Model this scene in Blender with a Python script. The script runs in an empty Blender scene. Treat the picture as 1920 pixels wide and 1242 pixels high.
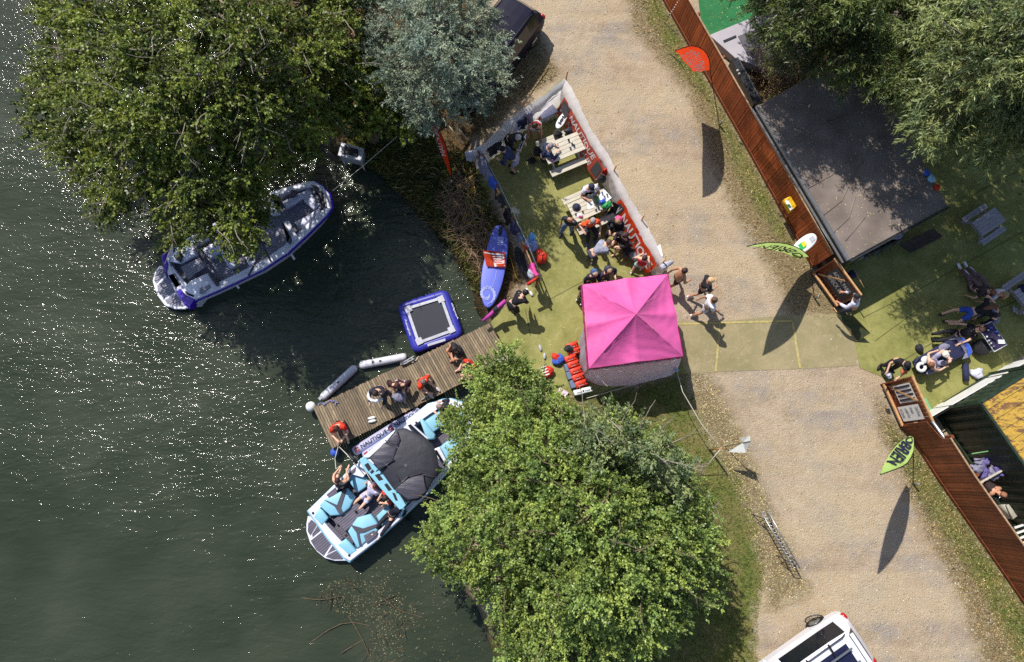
import bpy, math, random
import numpy as np
from mathutils import Vector, Matrix, Euler
R = math.radians
rng = random.Random(11)
nr = np.random.default_rng(11)
S = bpy.context.scene
COL = S.collection

# ---------------------------------------------------------------- camera
H = 22.6
FPX = 1280.0
cam_d = bpy.data.cameras.new('camera'); cam = bpy.data.objects.new('camera', cam_d); COL.objects.link(cam)
cam_d.sensor_width = 36; cam_d.lens = 24.0; cam_d.clip_end = 3000; cam_d.clip_start = 0.1
cam.location = (0, 0, H)
cam.rotation_euler = (R(12.0), R(-1.3), 0)
S.camera = cam
CR = Euler((R(12.0), R(-1.3), 0)).to_matrix()
# ---------------------------------------------------------------- sky, sun, exposure
ELEV, AZ = 50.0, -33.0      # sun from the upper left
S.world = bpy.data.worlds.new('World'); S.world.use_nodes = True
wt = S.world.node_tree; bg = wt.nodes['Background']
sky = wt.nodes.new('ShaderNodeTexSky'); sky.sky_type = 'NISHITA'; sky.sun_disc = False
sky.sun_elevation = R(ELEV); sky.sun_rotation = R(AZ)
wt.links.new(sky.outputs[0], bg.inputs[0]); bg.inputs[1].default_value = 0.12
sl = bpy.data.lights.new('sun', 'SUN'); sl.energy = 4.8; sl.angle = R(0.5); sl.color = (1, 0.955, 0.88)
sun = bpy.data.objects.new('sun', sl); COL.objects.link(sun)
tosun = Vector((math.sin(R(AZ))*math.cos(R(ELEV)), math.cos(R(AZ))*math.cos(R(ELEV)), math.sin(R(ELEV))))
sun.rotation_euler = tosun.to_track_quat('Z', 'Y').to_euler(); sun.location = tosun*40
S.view_settings.view_transform = 'Standard'; S.view_settings.look = 'None'
S.view_settings.exposure = 0.27; S.view_settings.gamma = 1.0
S.cycles.max_bounces = 6; S.cycles.transparent_max_bounces = 6; S.cycles.caustics_reflective = False; S.cycles.caustics_refractive = False
S.cycles.sample_clamp_indirect = 3.0; S.cycles.sample_clamp_direct = 40.0; S.cycles.use_denoising = False

# ---------------------------------------------------------------- helpers
def P(px, py, z=0.0):
    d = CR @ Vector(((px-960)/FPX, -(py-621)/FPX, -1.0))
    t = (z-H)/d.z
    return Vector((0, 0, H)) + d*t
def lin(c, k=0.9):
    return tuple((((x/255+0.055)/1.055)**2.4 if x > 10 else x/255/12.92)*k for x in c)
def crop(x0, y0, s):
    return lambda x, y: (x0+x/s, y0+y/s)
def seed(n): return random.Random(n)

MATS = {}
def nt(m):
    m.use_nodes = True
    return m.node_tree, m.node_tree.nodes, m.node_tree.links
def mat(name, rgb, rough=0.6, var=0.15, scale=6.0, bump=0.15, bscale=30.0, metal=0.0, spec=0.4, coat=0.0, sheen=0.0, trans=0.0, raw=False, stretch=(1, 1, 1), bdist=0.01, rotz=0.0):
    """procedural surface: colour varied by noise, noise bump"""
    if name in MATS: return MATS[name]
    m = bpy.data.materials.new(name); t, n, l = nt(m)
    b = n['Principled BSDF']; c = rgb if raw else lin(rgb)
    tc = n.new('ShaderNodeTexCoord'); mp = n.new('ShaderNodeMapping'); mp.inputs['Scale'].default_value = stretch; mp.inputs['Rotation'].default_value = (0, 0, rotz)
    l.new(tc.outputs['Object'], mp.inputs[0])
    nz = n.new('ShaderNodeTexNoise'); nz.inputs['Scale'].default_value = scale; nz.inputs['Detail'].default_value = 5
    l.new(mp.outputs[0], nz.inputs['Vector'])
    r = n.new('ShaderNodeValToRGB'); r.color_ramp.elements[0].position = 0.3; r.color_ramp.elements[1].position = 0.7
    r.color_ramp.elements[0].color = tuple(x*(1-var) for x in c)+(1,); r.color_ramp.elements[1].color = tuple(min(1, x*(1+var)) for x in c)+(1,)
    l.new(nz.outputs['Fac'], r.inputs[0]); l.new(r.outputs[0], b.inputs['Base Color'])
    b.inputs['Roughness'].default_value = rough; b.inputs['Metallic'].default_value = metal
    b.inputs['Specular IOR Level'].default_value = spec; b.inputs['Coat Weight'].default_value = coat
    b.inputs['Sheen Weight'].default_value = sheen
    if bump:
        n2 = n.new('ShaderNodeTexNoise'); n2.inputs['Scale'].default_value = bscale; n2.inputs['Detail'].default_value = 4
        l.new(mp.outputs[0], n2.inputs['Vector'])
        bp = n.new('ShaderNodeBump'); bp.inputs['Strength'].default_value = bump; bp.inputs['Distance'].default_value = bdist
        l.new(n2.outputs['Fac'], bp.inputs['Height']); l.new(bp.outputs[0], b.inputs['Normal'])
    if trans > 0:
        tr_ = n.new('ShaderNodeBsdfTranslucent'); l.new(r.outputs[0], tr_.inputs[0]); ms = n.new('ShaderNodeMixShader'); ms.inputs[0].default_value = trans
        l.new(b.outputs[0], ms.inputs[1]); l.new(tr_.outputs[0], ms.inputs[2]); l.new(ms.outputs[0], n['Material Output'].inputs[0])
    MATS[name] = m
    return m
def stripe_mat(name, c1, c2, ang, period, duty=0.5, rough=0.6, bump=0.4):
    """parallel stripes across direction ang (radians, world xy)"""
    if name in MATS: return MATS[name]
    m = bpy.data.materials.new(name); t, n, l = nt(m); b = n['Principled BSDF']
    g = n.new('ShaderNodeNewGeometry'); mp = n.new('ShaderNodeMapping'); mp.vector_type = 'POINT'
    mp.inputs['Rotation'].default_value = (0, 0, -ang); l.new(g.outputs['Position'], mp.inputs[0])
    sx = n.new('ShaderNodeSeparateXYZ'); l.new(mp.outputs[0], sx.inputs[0])
    d = n.new('ShaderNodeMath'); d.operation = 'DIVIDE'; d.inputs[1].default_value = period; l.new(sx.outputs[0], d.inputs[0])
    f = n.new('ShaderNodeMath'); f.operation = 'FRACT'; l.new(d.outputs[0], f.inputs[0])
    r = n.new('ShaderNodeValToRGB'); e = r.color_ramp.elements
    e[0].position = duty-0.05; e[0].color = lin(c1)+(1,); e[1].position = duty+0.05; e[1].color = lin(c2)+(1,)
    l.new(f.outputs[0], r.inputs[0])
    nz = n.new('ShaderNodeTexNoise'); nz.inputs['Scale'].default_value = 5; nz.inputs['Detail'].default_value = 4
    mx = n.new('ShaderNodeMix'); mx.data_type = 'RGBA'; mx.blend_type = 'MULTIPLY'; mx.inputs[0].default_value = 0.5
    l.new(r.outputs[0], mx.inputs[6]); l.new(nz.outputs['Fac'], mx.inputs[7]); l.new(g.outputs['Position'], nz.inputs['Vector'])
    rp = n.new('ShaderNodeMapRange'); rp.inputs[3].default_value = 0.72; rp.inputs[4].default_value = 1.22; l.new(g.outputs['Random Per Island'], rp.inputs[0])
    n3 = n.new('ShaderNodeTexNoise'); n3.inputs['Scale'].default_value = 0.9; n3.inputs['Detail'].default_value = 5; l.new(g.outputs['Position'], n3.inputs['Vector'])
    r3 = n.new('ShaderNodeMapRange'); r3.inputs[1].default_value = 0.3; r3.inputs[2].default_value = 0.7; r3.inputs[3].default_value = 0.72; r3.inputs[4].default_value = 1.2; l.new(n3.outputs['Fac'], r3.inputs[0])
    mm = n.new('ShaderNodeMath'); mm.operation = 'MULTIPLY'; l.new(rp.outputs[0], mm.inputs[0]); l.new(r3.outputs[0], mm.inputs[1])
    vs_ = n.new('ShaderNodeVectorMath'); vs_.operation = 'SCALE'; l.new(mx.outputs[2], vs_.inputs[0]); l.new(mm.outputs[0], vs_.inputs['Scale'])
    l.new(vs_.outputs[0], b.inputs['Base Color']); b.inputs['Roughness'].default_value = rough
    bp = n.new('ShaderNodeBump'); bp.inputs['Strength'].default_value = bump; bp.inputs['Distance'].default_value = 0.006
    l.new(r.outputs[0], bp.inputs['Height']); l.new(bp.outputs[0], b.inputs['Normal'])
    MATS[name] = m
    return m

class MB:
    def __init__(s): s.v = []; s.f = []; s.m = []
    def add(s, vs, fs, mi=0):
        o = len(s.v); s.v += [tuple(v) for v in vs]; s.f += [tuple(i+o for i in f) for f in fs]; s.m += [mi]*len(fs); return s
    def loft(s, rings, closed=True, cap=True, mi=0, capmi=None):
        n = len(rings[0]); o = len(s.v)
        for r in rings: s.v += [tuple(v) for v in r]
        for k in range(len(rings)-1):
            for i in range(n if closed else n-1):
                j = (i+1) % n
                s.f.append((o+k*n+i, o+k*n+j, o+(k+1)*n+j, o+(k+1)*n+i)); s.m.append(mi)
        if cap:
            s.f.append(tuple(o+i for i in reversed(range(n)))); s.m.append(mi if capmi is None else capmi)
            s.f.append(tuple(o+(len(rings)-1)*n+i for i in range(n))); s.m.append(mi if capmi is None else capmi)
        return s
    def prism(s, pts, z0, z1, mi=0, bev=0.0):
        pts = [Vector((p[0], p[1], 0)) for p in pts]
        ar = sum(pts[i].x*pts[(i+1) % len(pts)].y-pts[(i+1) % len(pts)].x*pts[i].y for i in range(len(pts)))
        if ar < 0: pts.reverse()
        if bev <= 0:
            return s.loft([[(p.x, p.y, z0) for p in pts], [(p.x, p.y, z1) for p in pts]], mi=mi)
        ins = inset(pts, bev); in2 = inset(pts, bev*0.3)
        return s.loft([[(p.x, p.y, z0) for p in pts], [(p.x, p.y, z1-bev) for p in pts], [(p.x, p.y, z1-bev*0.3) for p in in2], [(p.x, p.y, z1) for p in ins]], mi=mi)
    def box(s, c, size, rz=0.0, mi=0, M=None):
        hx, hy, hz = size[0]/2, size[1]/2, size[2]/2
        M = M or Matrix.Rotation(rz, 3, 'Z'); c = Vector(c)
        vs = [c + M @ Vector((x*hx, y*hy, z*hz)) for z in (-1, 1) for y in (-1, 1) for x in (-1, 1)]
        return s.add(vs, [(0, 2, 3, 1), (4, 5, 7, 6), (0, 1, 5, 4), (2, 6, 7, 3), (0, 4, 6, 2), (1, 3, 7, 5)], mi)
    def bar(s, a, b, w, h, mi=0):
        a, b = Vector(a), Vector(b); d = b-a; L = d.length
        if L < 1e-5: return s
        q = d.to_track_quat('X', 'Z').to_matrix()
        return s.box((a+b)/2, (L, w, h), mi=mi, M=q)
    def tube(s, path, r, n=8, mi=0, cap=True):
        path = [Vector(p) for p in path]; rs = r if isinstance(r, (list, tuple)) else [r]*len(path)
        rings = []; up = Vector((0, 0, 1))
        for i, p in enumerate(path):
            d = (path[min(i+1, len(path)-1)]-path[max(i-1, 0)])
            d = d.normalized() if d.length > 1e-9 else Vector((0, 0, 1))
            a = d.cross(up)
            if a.length < 0.05: a = d.cross(Vector((1, 0, 0)))
            a.normalize(); b = a.cross(d)
            rings.append([p+(a*math.cos(2*math.pi*k/n)+b*math.sin(2*math.pi*k/n))*rs[i] for k in range(n)])
        return s.loft(rings, cap=cap, mi=mi)
    def ell(s, c, rad, M=None, nu=12, nv=8, mi=0, lump=0.0, sd=0, v0=0.0, v1=1.0):
        c = Vector(c); M = M or Matrix.Identity(3); rr = seed(sd)
        ph = [rr.uniform(0, 6.28) for _ in range(6)]; rings = []
        for j in range(nv+1):
            th = math.pi*(v0+(v1-v0)*j/nv)
            ring = []
            for i in range(nu):
                a = 2*math.pi*i/nu
                k = 1+lump*(math.sin(3*a+ph[0]+2*th)+math.sin(5*a+ph[1]-3*th)*0.6+math.sin(4*th+ph[2]+2*a)*0.7+math.sin(9*a+7*th+ph[3])*0.4)
                st = max(math.sin(th), 0.001)
                ring.append(c+M @ Vector((math.cos(a)*st*rad[0]*k, math.sin(a)*st*rad[1]*k, math.cos(th)*rad[2]*k)))
            rings.append(ring[::-1])
        return s.loft(rings, mi=mi)
    def build(s, name, mats, parent=None, smooth=False, label=None, cat=None, group=None, kind=None, auto=None):
        me = bpy.data.meshes.new(name)
        off = parent.location if parent is not None else Vector((0, 0, 0))
        o = bpy.data.objects.new(name, me)
        if parent is None and cat and s.v:     # top-level single mesh: origin at its base centre
            a = np.array(s.v); off = Vector((float(a[:, 0].mean()), float(a[:, 1].mean()), float(a[:, 2].min()))); o.location = off
        if parent is not None and parent.parent is not None: off = parent.location + parent.parent.location
        me.from_pydata([(v[0]-off[0], v[1]-off[1], v[2]-off[2]) for v in s.v], [], s.f)
        ms = mats if isinstance(mats, (list, tuple)) else [mats]
        for m in ms: me.materials.append(m)
        if len(ms) > 1: me.polygons.foreach_set('material_index', s.m)
        if smooth: me.polygons.foreach_set('use_smooth', [True]*len(s.f))
        me.validate(); me.update()
        COL.objects.link(o)
        if auto:
            md = o.modifiers.new('b', 'BEVEL'); md.width = auto; md.segments = 2; md.limit_method = 'ANGLE'; md.angle_limit = R(35)
        if parent is not None: o.parent = parent
        tag(o, label, cat, group, kind)
        return o
def inset(pts, d):
    n = len(pts); out = []
    for i in range(n):
        a, b, c = pts[i-1], pts[i], pts[(i+1) % n]
        e1 = (b-a); e2 = (c-b)
        if e1.length < 1e-6 or e2.length < 1e-6: out.append(b.copy()); continue
        n1 = Vector((-e1.y, e1.x, 0)).normalized(); n2 = Vector((-e2.y, e2.x, 0)).normalized()
        nn = (n1+n2)
        if nn.length < 0.2: nn = n1
        nn.normalize(); k = d/max(0.4, nn.dot(n1)); out.append(b+nn*k)
    return out
def tag(o, label=None, cat=None, group=None, kind=None):
    if label: o['label'] = label
    if cat: o['category'] = cat
    if group: o['group'] = group
    if kind: o['kind'] = kind
    return o
def thing(name, loc, label, cat, group=None, rz=0.0):
    o = bpy.data.objects.new(name, None); COL.objects.link(o); o.location = loc; o.rotation_euler = (0, 0, rz)
    o.empty_display_size = 0.2
    return tag(o, label, cat, group)
def kids(o): return [c for c in bpy.data.objects if c.parent == o]
def dup(root, loc, rz, label=None, group=None, sc=None):
    r = root.copy(); COL.objects.link(r); r.location = loc; r.rotation_euler = (0, 0, rz)
    if sc: r.scale = (sc, sc, sc)
    if label: r['label'] = label
    if group: r['group'] = group
    for ch in kids(root):
        c = ch.copy(); COL.objects.link(c); c.parent = r
        for g in kids(ch):
            d = g.copy(); COL.objects.link(d); d.parent = c
    return r
def pts(cf, lst, z): return [P(*cf(x, y), z) for x, y in lst]
ID = lambda x, y: (x, y)
_T = {}
def text2d(txt, bold=0.0, shear=0.0, lines=1.0):
    k = (txt, bold, shear)
    if k in _T: return _T[k]
    cu = bpy.data.curves.new('t', 'FONT'); cu.body = txt; cu.size = 1; cu.offset = bold; cu.shear = shear; cu.resolution_u = 3; cu.space_line = 0.9
    ob = bpy.data.objects.new('t', cu); COL.objects.link(ob)
    dg = bpy.context.evaluated_depsgraph_get(); dg.update()
    me = bpy.data.meshes.new_from_object(ob.evaluated_get(dg))
    v = np.array([x.co[:2] for x in me.vertices]); f = [tuple(p.vertices) for p in me.polygons]
    bpy.data.objects.remove(ob); bpy.data.meshes.remove(me)
    v -= v.min(0); asp = v[:, 0].max()/v[:, 1].max(); v /= v.max(0)
    _T[k] = (v, f, asp)
    return _T[k]
def put_text(mb, txt, fn, mi=1, bold=0.01, shear=0.0):
    v, f, a = text2d(txt, bold, shear)
    vs = [fn(x, y) for x, y in v]
    mb.add(vs, f, mi)
def quadmap(a, b, c, d, off=0.0):
    """a bottom-left, b bottom-right, c top-right, d top-left (of upright text)"""
    a, b, c, d = map(Vector, (a, b, c, d)); n = (b-a).cross(d-a).normalized()*off
    return lambda x, y: (a*(1-x)+b*x)*(1-y)+(d*(1-x)+c*x)*y+n
# ---------------------------------------------------------------- ground sheet (land, bank and lake bed in one)
SHORE = [(150, -420), (300, -80), (420, 60), (560, 190), (650, 300), (720, 335), (780, 385), (840, 445), (876, 500), (890, 560), (915, 600), (950, 650), (965, 720), (950, 800), (920, 880), (885, 960), (862, 1050), (880, 1120), (915, 1180), (940, 1260), (960, 1500)]
LAND = SHORE+[(6000, 4000), (6000, -3000), (0, -3000)]
WATER_Z = -0.35
def poly_sd(X, Y, poly):
    """signed distance, positive inside"""
    px = np.array([p[0] for p in poly]); py = np.array([p[1] for p in poly])
    ins = np.zeros(X.shape, bool); dm = np.full(X.shape, 1e9)
    n = len(poly)
    for i in range(n):
        x1, y1 = px[i], py[i]; x2, y2 = px[(i+1) % n], py[(i+1) % n]
        c = ((y1 > Y) != (y2 > Y)) & (X < (x2-x1)*(Y-y1)/(y2-y1+1e-12)+x1)
        ins ^= c
        dx, dy = x2-x1, y2-y1; t = np.clip(((X-x1)*dx+(Y-y1)*dy)/(dx*dx+dy*dy+1e-12), 0, 1)
        dm = np.minimum(dm, np.hypot(X-x1-t*dx, Y-y1-t*dy))
    return np.where(ins, dm, -dm)
def wpoly(lst, z=0.0): return [tuple(P(x, y, z)[:2]) for x, y in lst]
def axis(lo, hi, st):
    a = list(np.arange(lo, hi+1e-6, st)); d = st; x = a[-1]
    while x < 500: d *= 1.35; x += d; a.append(x)
    d = st; x = a[0]; pre = []
    while x > -500: d *= 1.35; x -= d; pre.append(x)
    return np.array(pre[::-1]+a)
gx = axis(-22, 23, 0.12); gy = axis(-9, 21, 0.12)
GX, GY = np.meshgrid(gx, gy)
shore_w = wpoly(LAND)
def cheap_noise(X, Y, s, sd=0):
    r = np.random.default_rng(sd); o = np.zeros_like(X)
    for k in range(7):
        a = r.uniform(0, 6.28); f = s*r.uniform(0.6, 1.8); o += np.sin((X*math.cos(a)+Y*math.sin(a))*f+r.uniform(0, 6.28))
    return o/7**0.5
sd_land = poly_sd(GX, GY, shore_w)
def land_height(sd, X, Y):
    s = sd+0.18*cheap_noise(X, Y, 4.0, 3)
    t = np.clip((s+0.9)/1.3, 0, 1); t = t*t*(3-2*t)
    z = -1.4*(1-t)
    return z+np.where((sd > 0.1) & (sd < 1.2), -0.03*np.abs(cheap_noise(X, Y, 5.0, 5)), 0)
GZ = land_height(sd_land, GX, GY)
GRASS = [
 [(1088, 735), (1180, 722), (1284, 690), (1305, 760), (1345, 840), (1392, 905), (1420, 985), (1436, 1080), (1420, 1160), (1430, 1400), (880, 1400), (930, 1150), (950, 900), (985, 700)],
 [(1150, -200), (1150, -200), (1244, 0), (1413, 300), (1520, 505), (1470, 470), (1420, 400), (1375, 320), (1330, 200), (1262, 120), (1215, 40), (1185, -60)],
 [(1655, 790), (1713, 827), (1866, 1053), (2100, 1400), (1960, 1400), (1905, 1242), (1850, 1130), (1775, 1010), (1720, 935), (1680, 850)],
]
DIRT = [
 [(300, -400), (880, -300), (905, 120), (935, 190), (905, 230), (880, 290), (935, 400), (985, 520), (960, 560), (900, 612), (860, 560), (860, 480), (780, 400), (650, 300), (500, 100)],
 [(1380, 60), (1640, 60), (1660, 160), (1420, 200)],
]
LITTER = [
 [(1105, -300), (1244, 0), (1413, 300), (1529, 508), (1590, 600), (1480, 590), (1440, 500), (1380, 410), (1330, 300), (1290, 180), (1190, 60)],
 [(1640, 740), (1713, 827), (1866, 1053), (2100, 1400), (1890, 1400), (1800, 1120), (1740, 1010), (1690, 900), (1650, 820)],
 [(1284, 690), (1330, 700), (1400, 830), (1450, 960), (1520, 1110), (1440, 1150), (1400, 960), (1340, 850), (1300, 760)],
 [(930, 60), (1010, 70), (1050, 140), (960, 200), (905, 260), (880, 230)],
]
def union_sd(lst):
    s = None
    for p in lst:
        d = poly_sd(GX, GY, wpoly(p)); s = d if s is None else np.maximum(s, d)
    return s
A_grass, A_dirt, A_lit = union_sd(GRASS), union_sd(DIRT), union_sd(LITTER)
ny, nx = GX.shape
me = bpy.data.meshes.new('ground')
co = np.stack([GX, GY, GZ], -1).reshape(-1, 3)
idx = np.arange(nx*ny).reshape(ny, nx)
q = np.stack([idx[:-1, :-1], idx[:-1, 1:], idx[1:, 1:], idx[1:, :-1]], -1).reshape(-1, 4)
me.vertices.add(len(co)); me.vertices.foreach_set('co', co.ravel())
me.loops.add(q.size); me.loops.foreach_set('vertex_index', q.ravel())
me.polygons.add(len(q)); me.polygons.foreach_set('loop_start', np.arange(0, q.size, 4)); me.polygons.foreach_set('loop_total', np.full(len(q), 4))
me.polygons.foreach_set('use_smooth', np.ones(len(q), bool))
for nm, A in (('grass', A_grass), ('dirt', A_dirt), ('litter', A_lit), ('land', sd_land)):
    at = me.attributes.new(nm, 'FLOAT', 'POINT'); at.data.foreach_set('value', np.clip(A, -5, 5).ravel().astype(np.float32))
me.update(); me.validate()
ground = bpy.data.objects.new('ground', me); COL.objects.link(ground); tag(ground, kind='structure')

gm = bpy.data.materials.new('ground_earth'); t, n, l = nt(gm); b = n['Principled BSDF']
geo = n.new('ShaderNodeNewGeometry')
def N(tp, **kw):
    x = n.new(tp)
    for k, v in kw.items(): x.inputs[k].default_value = v
    return x
def noise(scale, detail=6, rough=0.6, vec=None, dist=0.0):
    x = N('ShaderNodeTexNoise', Scale=scale, Detail=detail, Roughness=rough, Distortion=dist); l.new(vec or geo.outputs['Position'], x.inputs['Vector']); return x.outputs['Fac']
def ramp(src, stops, interp='LINEAR'):
    x = n.new('ShaderNodeValToRGB'); x.color_ramp.interpolation = interp
    e = x.color_ramp.elements
    while len(e) < len(stops): e.new(0.5)
    for i, (p, c) in enumerate(stops):
        e[i].position = p; e[i].color = (c if len(c) == 4 else tuple(c)+(1,)) if isinstance(c, tuple) else (c, c, c, 1)
    l.new(src, x.inputs[0]); return x.outputs[0]
def mix(f, a, bb, mode='MIX'):
    x = n.new('ShaderNodeMix'); x.data_type = 'RGBA'; x.blend_type = mode
    if isinstance(f, (int, float)): x.inputs[0].default_value = f
    else: l.new(f, x.inputs[0])
    for i, v in ((6, a), (7, bb)):
        if isinstance(v, tuple): x.inputs[i].default_value = v+(1,)
        else: l.new(v, x.inputs[i])
    return x.outputs[2]
def math_(op, a, bb=None):
    x = n.new('ShaderNodeMath'); x.operation = op
    for i, v in ((0, a), (1, bb)):
        if v is None: continue
        if isinstance(v, (int, float)): x.inputs[i].default_value = v
        else: l.new(v, x.inputs[i])
    return x.outputs[0]
def attr(nm):
    x = n.new('ShaderNodeAttribute'); x.attribute_name = nm; return x.outputs['Fac']
def mask(nm, amp, ns, lo, hi):
    v = math_('ADD', attr(nm), math_('MULTIPLY', math_('SUBTRACT', noise(ns, 8, 0.7), 0.5), amp))
    x = n.new('ShaderNodeMapRange'); x.inputs[1].default_value = lo; x.inputs[2].default_value = hi; l.new(v, x.inputs[0]); return x.outputs[0]
big = noise(0.35, 4, 0.5); med = noise(2.2, 6, 0.6); fine = noise(28, 5, 0.75); vfine = noise(90, 3, 0.7)
road = mix(ramp(big, [(0.35, 0.0), (0.65, 1.0)]), lin((178, 156, 132)), lin((194, 175, 152)))
road = mix(ramp(med, [(0.35, 0.0), (0.6, 1.0)]), mix(0.55, road, lin((150, 130, 102))), road)
vor = N('ShaderNodeTexVoronoi', Scale=26.0); l.new(geo.outputs['Position'], vor.inputs['Vector'])
stone = mix(ramp(vor.outputs['Distance'], [(0.15, 1.0), (0.5, 0.0)]), lin((120, 108, 95)), mix(0.75, (0.55, 0.53, 0.52), vor.outputs['Color'], 'MULTIPLY'))
gp = noise(0.8, 5, 0.65)
road = mix(math_('MULTIPLY', ramp(gp, [(0.48, 0.0), (0.62, 1.0)]), 0.8), road, mix(0.6, stone, lin((176, 167, 158))))
road = mix(ramp(fine, [(0.32, 0.0), (0.5, 1.0)]), mix(0.5, road, lin((105, 92, 75))), road)
road = mix(ramp(vfine, [(0.62, 0.0), (0.74, 1.0)]), road, lin((222, 212, 196)))
rmp = n.new('ShaderNodeMapping'); rmp.inputs['Rotation'].default_value = (0, 0, R(60)); rmp.inputs['Scale'].default_value = (0.10, 0.75, 1); l.new(geo.outputs['Position'], rmp.inputs[0])
trk = noise(1.0, 5, 0.55, rmp.outputs[0], 0.4)
road = mix(ramp(trk, [(0.42, 0.0), (0.56, 0.55)]), road, lin((196, 176, 144)))
road = mix(ramp(trk, [(0.30, 0.45), (0.42, 0.0)]), road, lin((128, 112, 92)))
pot = noise(0.55, 3, 0.5)
road = mix(ramp(pot, [(0.66, 0.0), (0.74, 0.5)]), road, lin((112, 100, 86)))
litc = mix(ramp(noise(14, 6, 0.8), [(0.35, 0.0), (0.62, 1.0)]), lin((92, 76, 52)), lin((158, 140, 106)))
litc = mix(ramp(vfine, [(0.6, 0.0), (0.7, 1.0)]), litc, lin((205, 190, 155)))
grc = mix(ramp(noise(9, 6, 0.75), [(0.35, 0.0), (0.62, 1.0)]), lin((62, 70, 34)), lin((124, 130, 66)))
grc = mix(ramp(noise(1.3, 5, 0.7), [(0.42, 0.0), (0.58, 1.0)]), grc, mix(0.65, grc, lin((140, 124, 84))))
dic = mix(ramp(noise(7, 7, 0.8), [(0.35, 0.0), (0.65, 1.0)]), lin((48, 38, 28)), lin((118, 94, 62)))
dic = mix(ramp(noise(30, 5, 0.8), [(0.55, 0.0), (0.7, 1.0)]), dic, lin((150, 125, 88)))
c = mix(mask('litter', 1.6, 2.2, -0.25, 0.3), road, litc)
c = mix(mask('grass', 1.5, 2.6, -0.1, 0.3), c, grc)
c = mix(mask('dirt', 1.0, 2.0, -0.15, 0.2), c, dic)
wetn = n.new('ShaderNodeMapRange'); wetn.inputs[1].default_value = 0.5; wetn.inputs[2].default_value = -0.2; l.new(attr('land'), wetn.inputs[0])
c = mix(wetn.outputs[0], c, lin((34, 34, 24)))
l.new(c, b.inputs['Base Color']); b.inputs['Roughness'].default_value = 0.9; b.inputs['Specular IOR Level'].default_value = 0.15
bp = n.new('ShaderNodeBump'); bp.inputs['Strength'].default_value = 0.9; bp.inputs['Distance'].default_value = 0.04
l.new(math_('ADD', math_('ADD', fine, math_('MULTIPLY', vor.outputs['Distance'], -0.5)), math_('MULTIPLY', med, 1.5)), bp.inputs['Height']); l.new(bp.outputs[0], b.inputs['Normal'])
me.materials.append(gm)

# ---------------------------------------------------------------- water
WDIST, WROUGH = 0.023, 0.068
wb = MB(); wb.add([(-500, -500, WATER_Z), (9, -500, WATER_Z), (9, 500, WATER_Z), (-500, 500, WATER_Z)], [(0, 1, 2, 3)])
wm = bpy.data.materials.new('lake_water'); t, n, l = nt(wm); b = n['Principled BSDF']
geo = n.new('ShaderNodeNewGeometry')
mp = n.new('ShaderNodeMapping'); mp.inputs['Rotation'].default_value = (0, 0, R(-6)); mp.inputs['Scale'].default_value = (0.42, 1.0, 1.0); l.new(geo.outputs['Position'], mp.inputs[0])
mp2 = n.new('ShaderNodeMapping'); mp2.inputs['Rotation'].default_value = (0, 0, R(38)); mp2.inputs['Scale'].default_value = (0.6, 1.0, 1.0); l.new(geo.outputs['Position'], mp2.inputs[0])
w1 = noise(2.2, 2, 0.5, mp.outputs[0], 0.6); w2 = noise(7.0, 2, 0.5, mp.outputs[0], 0.6); w3 = noise(15, 2, 0.5, mp2.outputs[0], 0.8); w4 = noise(0.35, 2, 0.5)
gust = ramp(noise(0.22, 4, 0.6, mp.outputs[0], 0.8), [(0.36, 0.62), (0.62, 1.25)])
hh = math_('ADD', math_('MULTIPLY', w1, 2.4), math_('ADD', math_('MULTIPLY', w2, 1.0), math_('MULTIPLY', w3, 0.55)))
bp = n.new('ShaderNodeBump'); bp.inputs['Strength'].default_value = 1.0; bp.inputs['Distance'].default_value = WDIST
l.new(math_('MULTIPLY', hh, gust), bp.inputs['Height']); l.new(bp.outputs[0], b.inputs['Normal'])
l.new(mix(ramp(w4, [(0.35, 0.0), (0.7, 1.0)]), (0.026, 0.034, 0.020), (0.044, 0.053, 0.034)), b.inputs['Base Color'])
b.inputs['Roughness'].default_value = WROUGH; b.inputs['IOR'].default_value = 1.33; b.inputs['Specular IOR Level'].default_value = 0.5
water = wb.build('water', wm, kind='structure')

# ---------------------------------------------------------------- artificial turf sheets, painted crossing
def sheet_mat(name, ca, cb, cc, seam=0.0):
    global n, l, geo
    m = bpy.data.materials.new(name); t, n, l = nt(m); b = n['Principled BSDF']; geo = n.new('ShaderNodeNewGeometry')
    c = mix(ramp(noise(0.9, 6, 0.65), [(0.35, 0.0), (0.65, 1.0)]), lin(ca), lin(cb))
    c = mix(ramp(noise(3.5, 7, 0.75, dist=0.6), [(0.5, 0.0), (0.72, 0.8)]), c, lin(cc))
    c = mix(ramp(noise(60, 3, 0.7), [(0.3, 0.35), (0.6, 0.0)]), c, tuple(x*0.5 for x in lin(ca)))
    c = mix(ramp(noise(45, 2, 0.6), [(0.7, 0.0), (0.78, 0.8)]), c, lin((190, 180, 130)))
    l.new(c, b.inputs['Base Color']); b.inputs['Roughness'].default_value = 0.95; b.inputs['Specular IOR Level'].default_value = 0.1
    bp = n.new('ShaderNodeBump'); bp.inputs['Strength'].default_value = 0.5; bp.inputs['Distance'].default_value = 0.012
    l.new(math_('ADD', noise(70, 3, 0.7), noise(1.8, 3, 0.5)), bp.inputs['Height']); l.new(bp.outputs[0], b.inputs['Normal'])
    MATS[name] = m; return m
M_turf = sheet_mat('olive_turf', (124, 124, 70), (162, 158, 98), (180, 172, 122))
M_turf2 = sheet_mat('olive_turf_deck', (124, 125, 70), (162, 158, 98), (112, 115, 62))
M_cross = sheet_mat('dusty_turf', (142, 134, 98), (164, 150, 116), (182, 164, 134))
M_green = sheet_mat('green_turf', (46, 112, 70), (60, 128, 82), (90, 130, 80))
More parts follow.
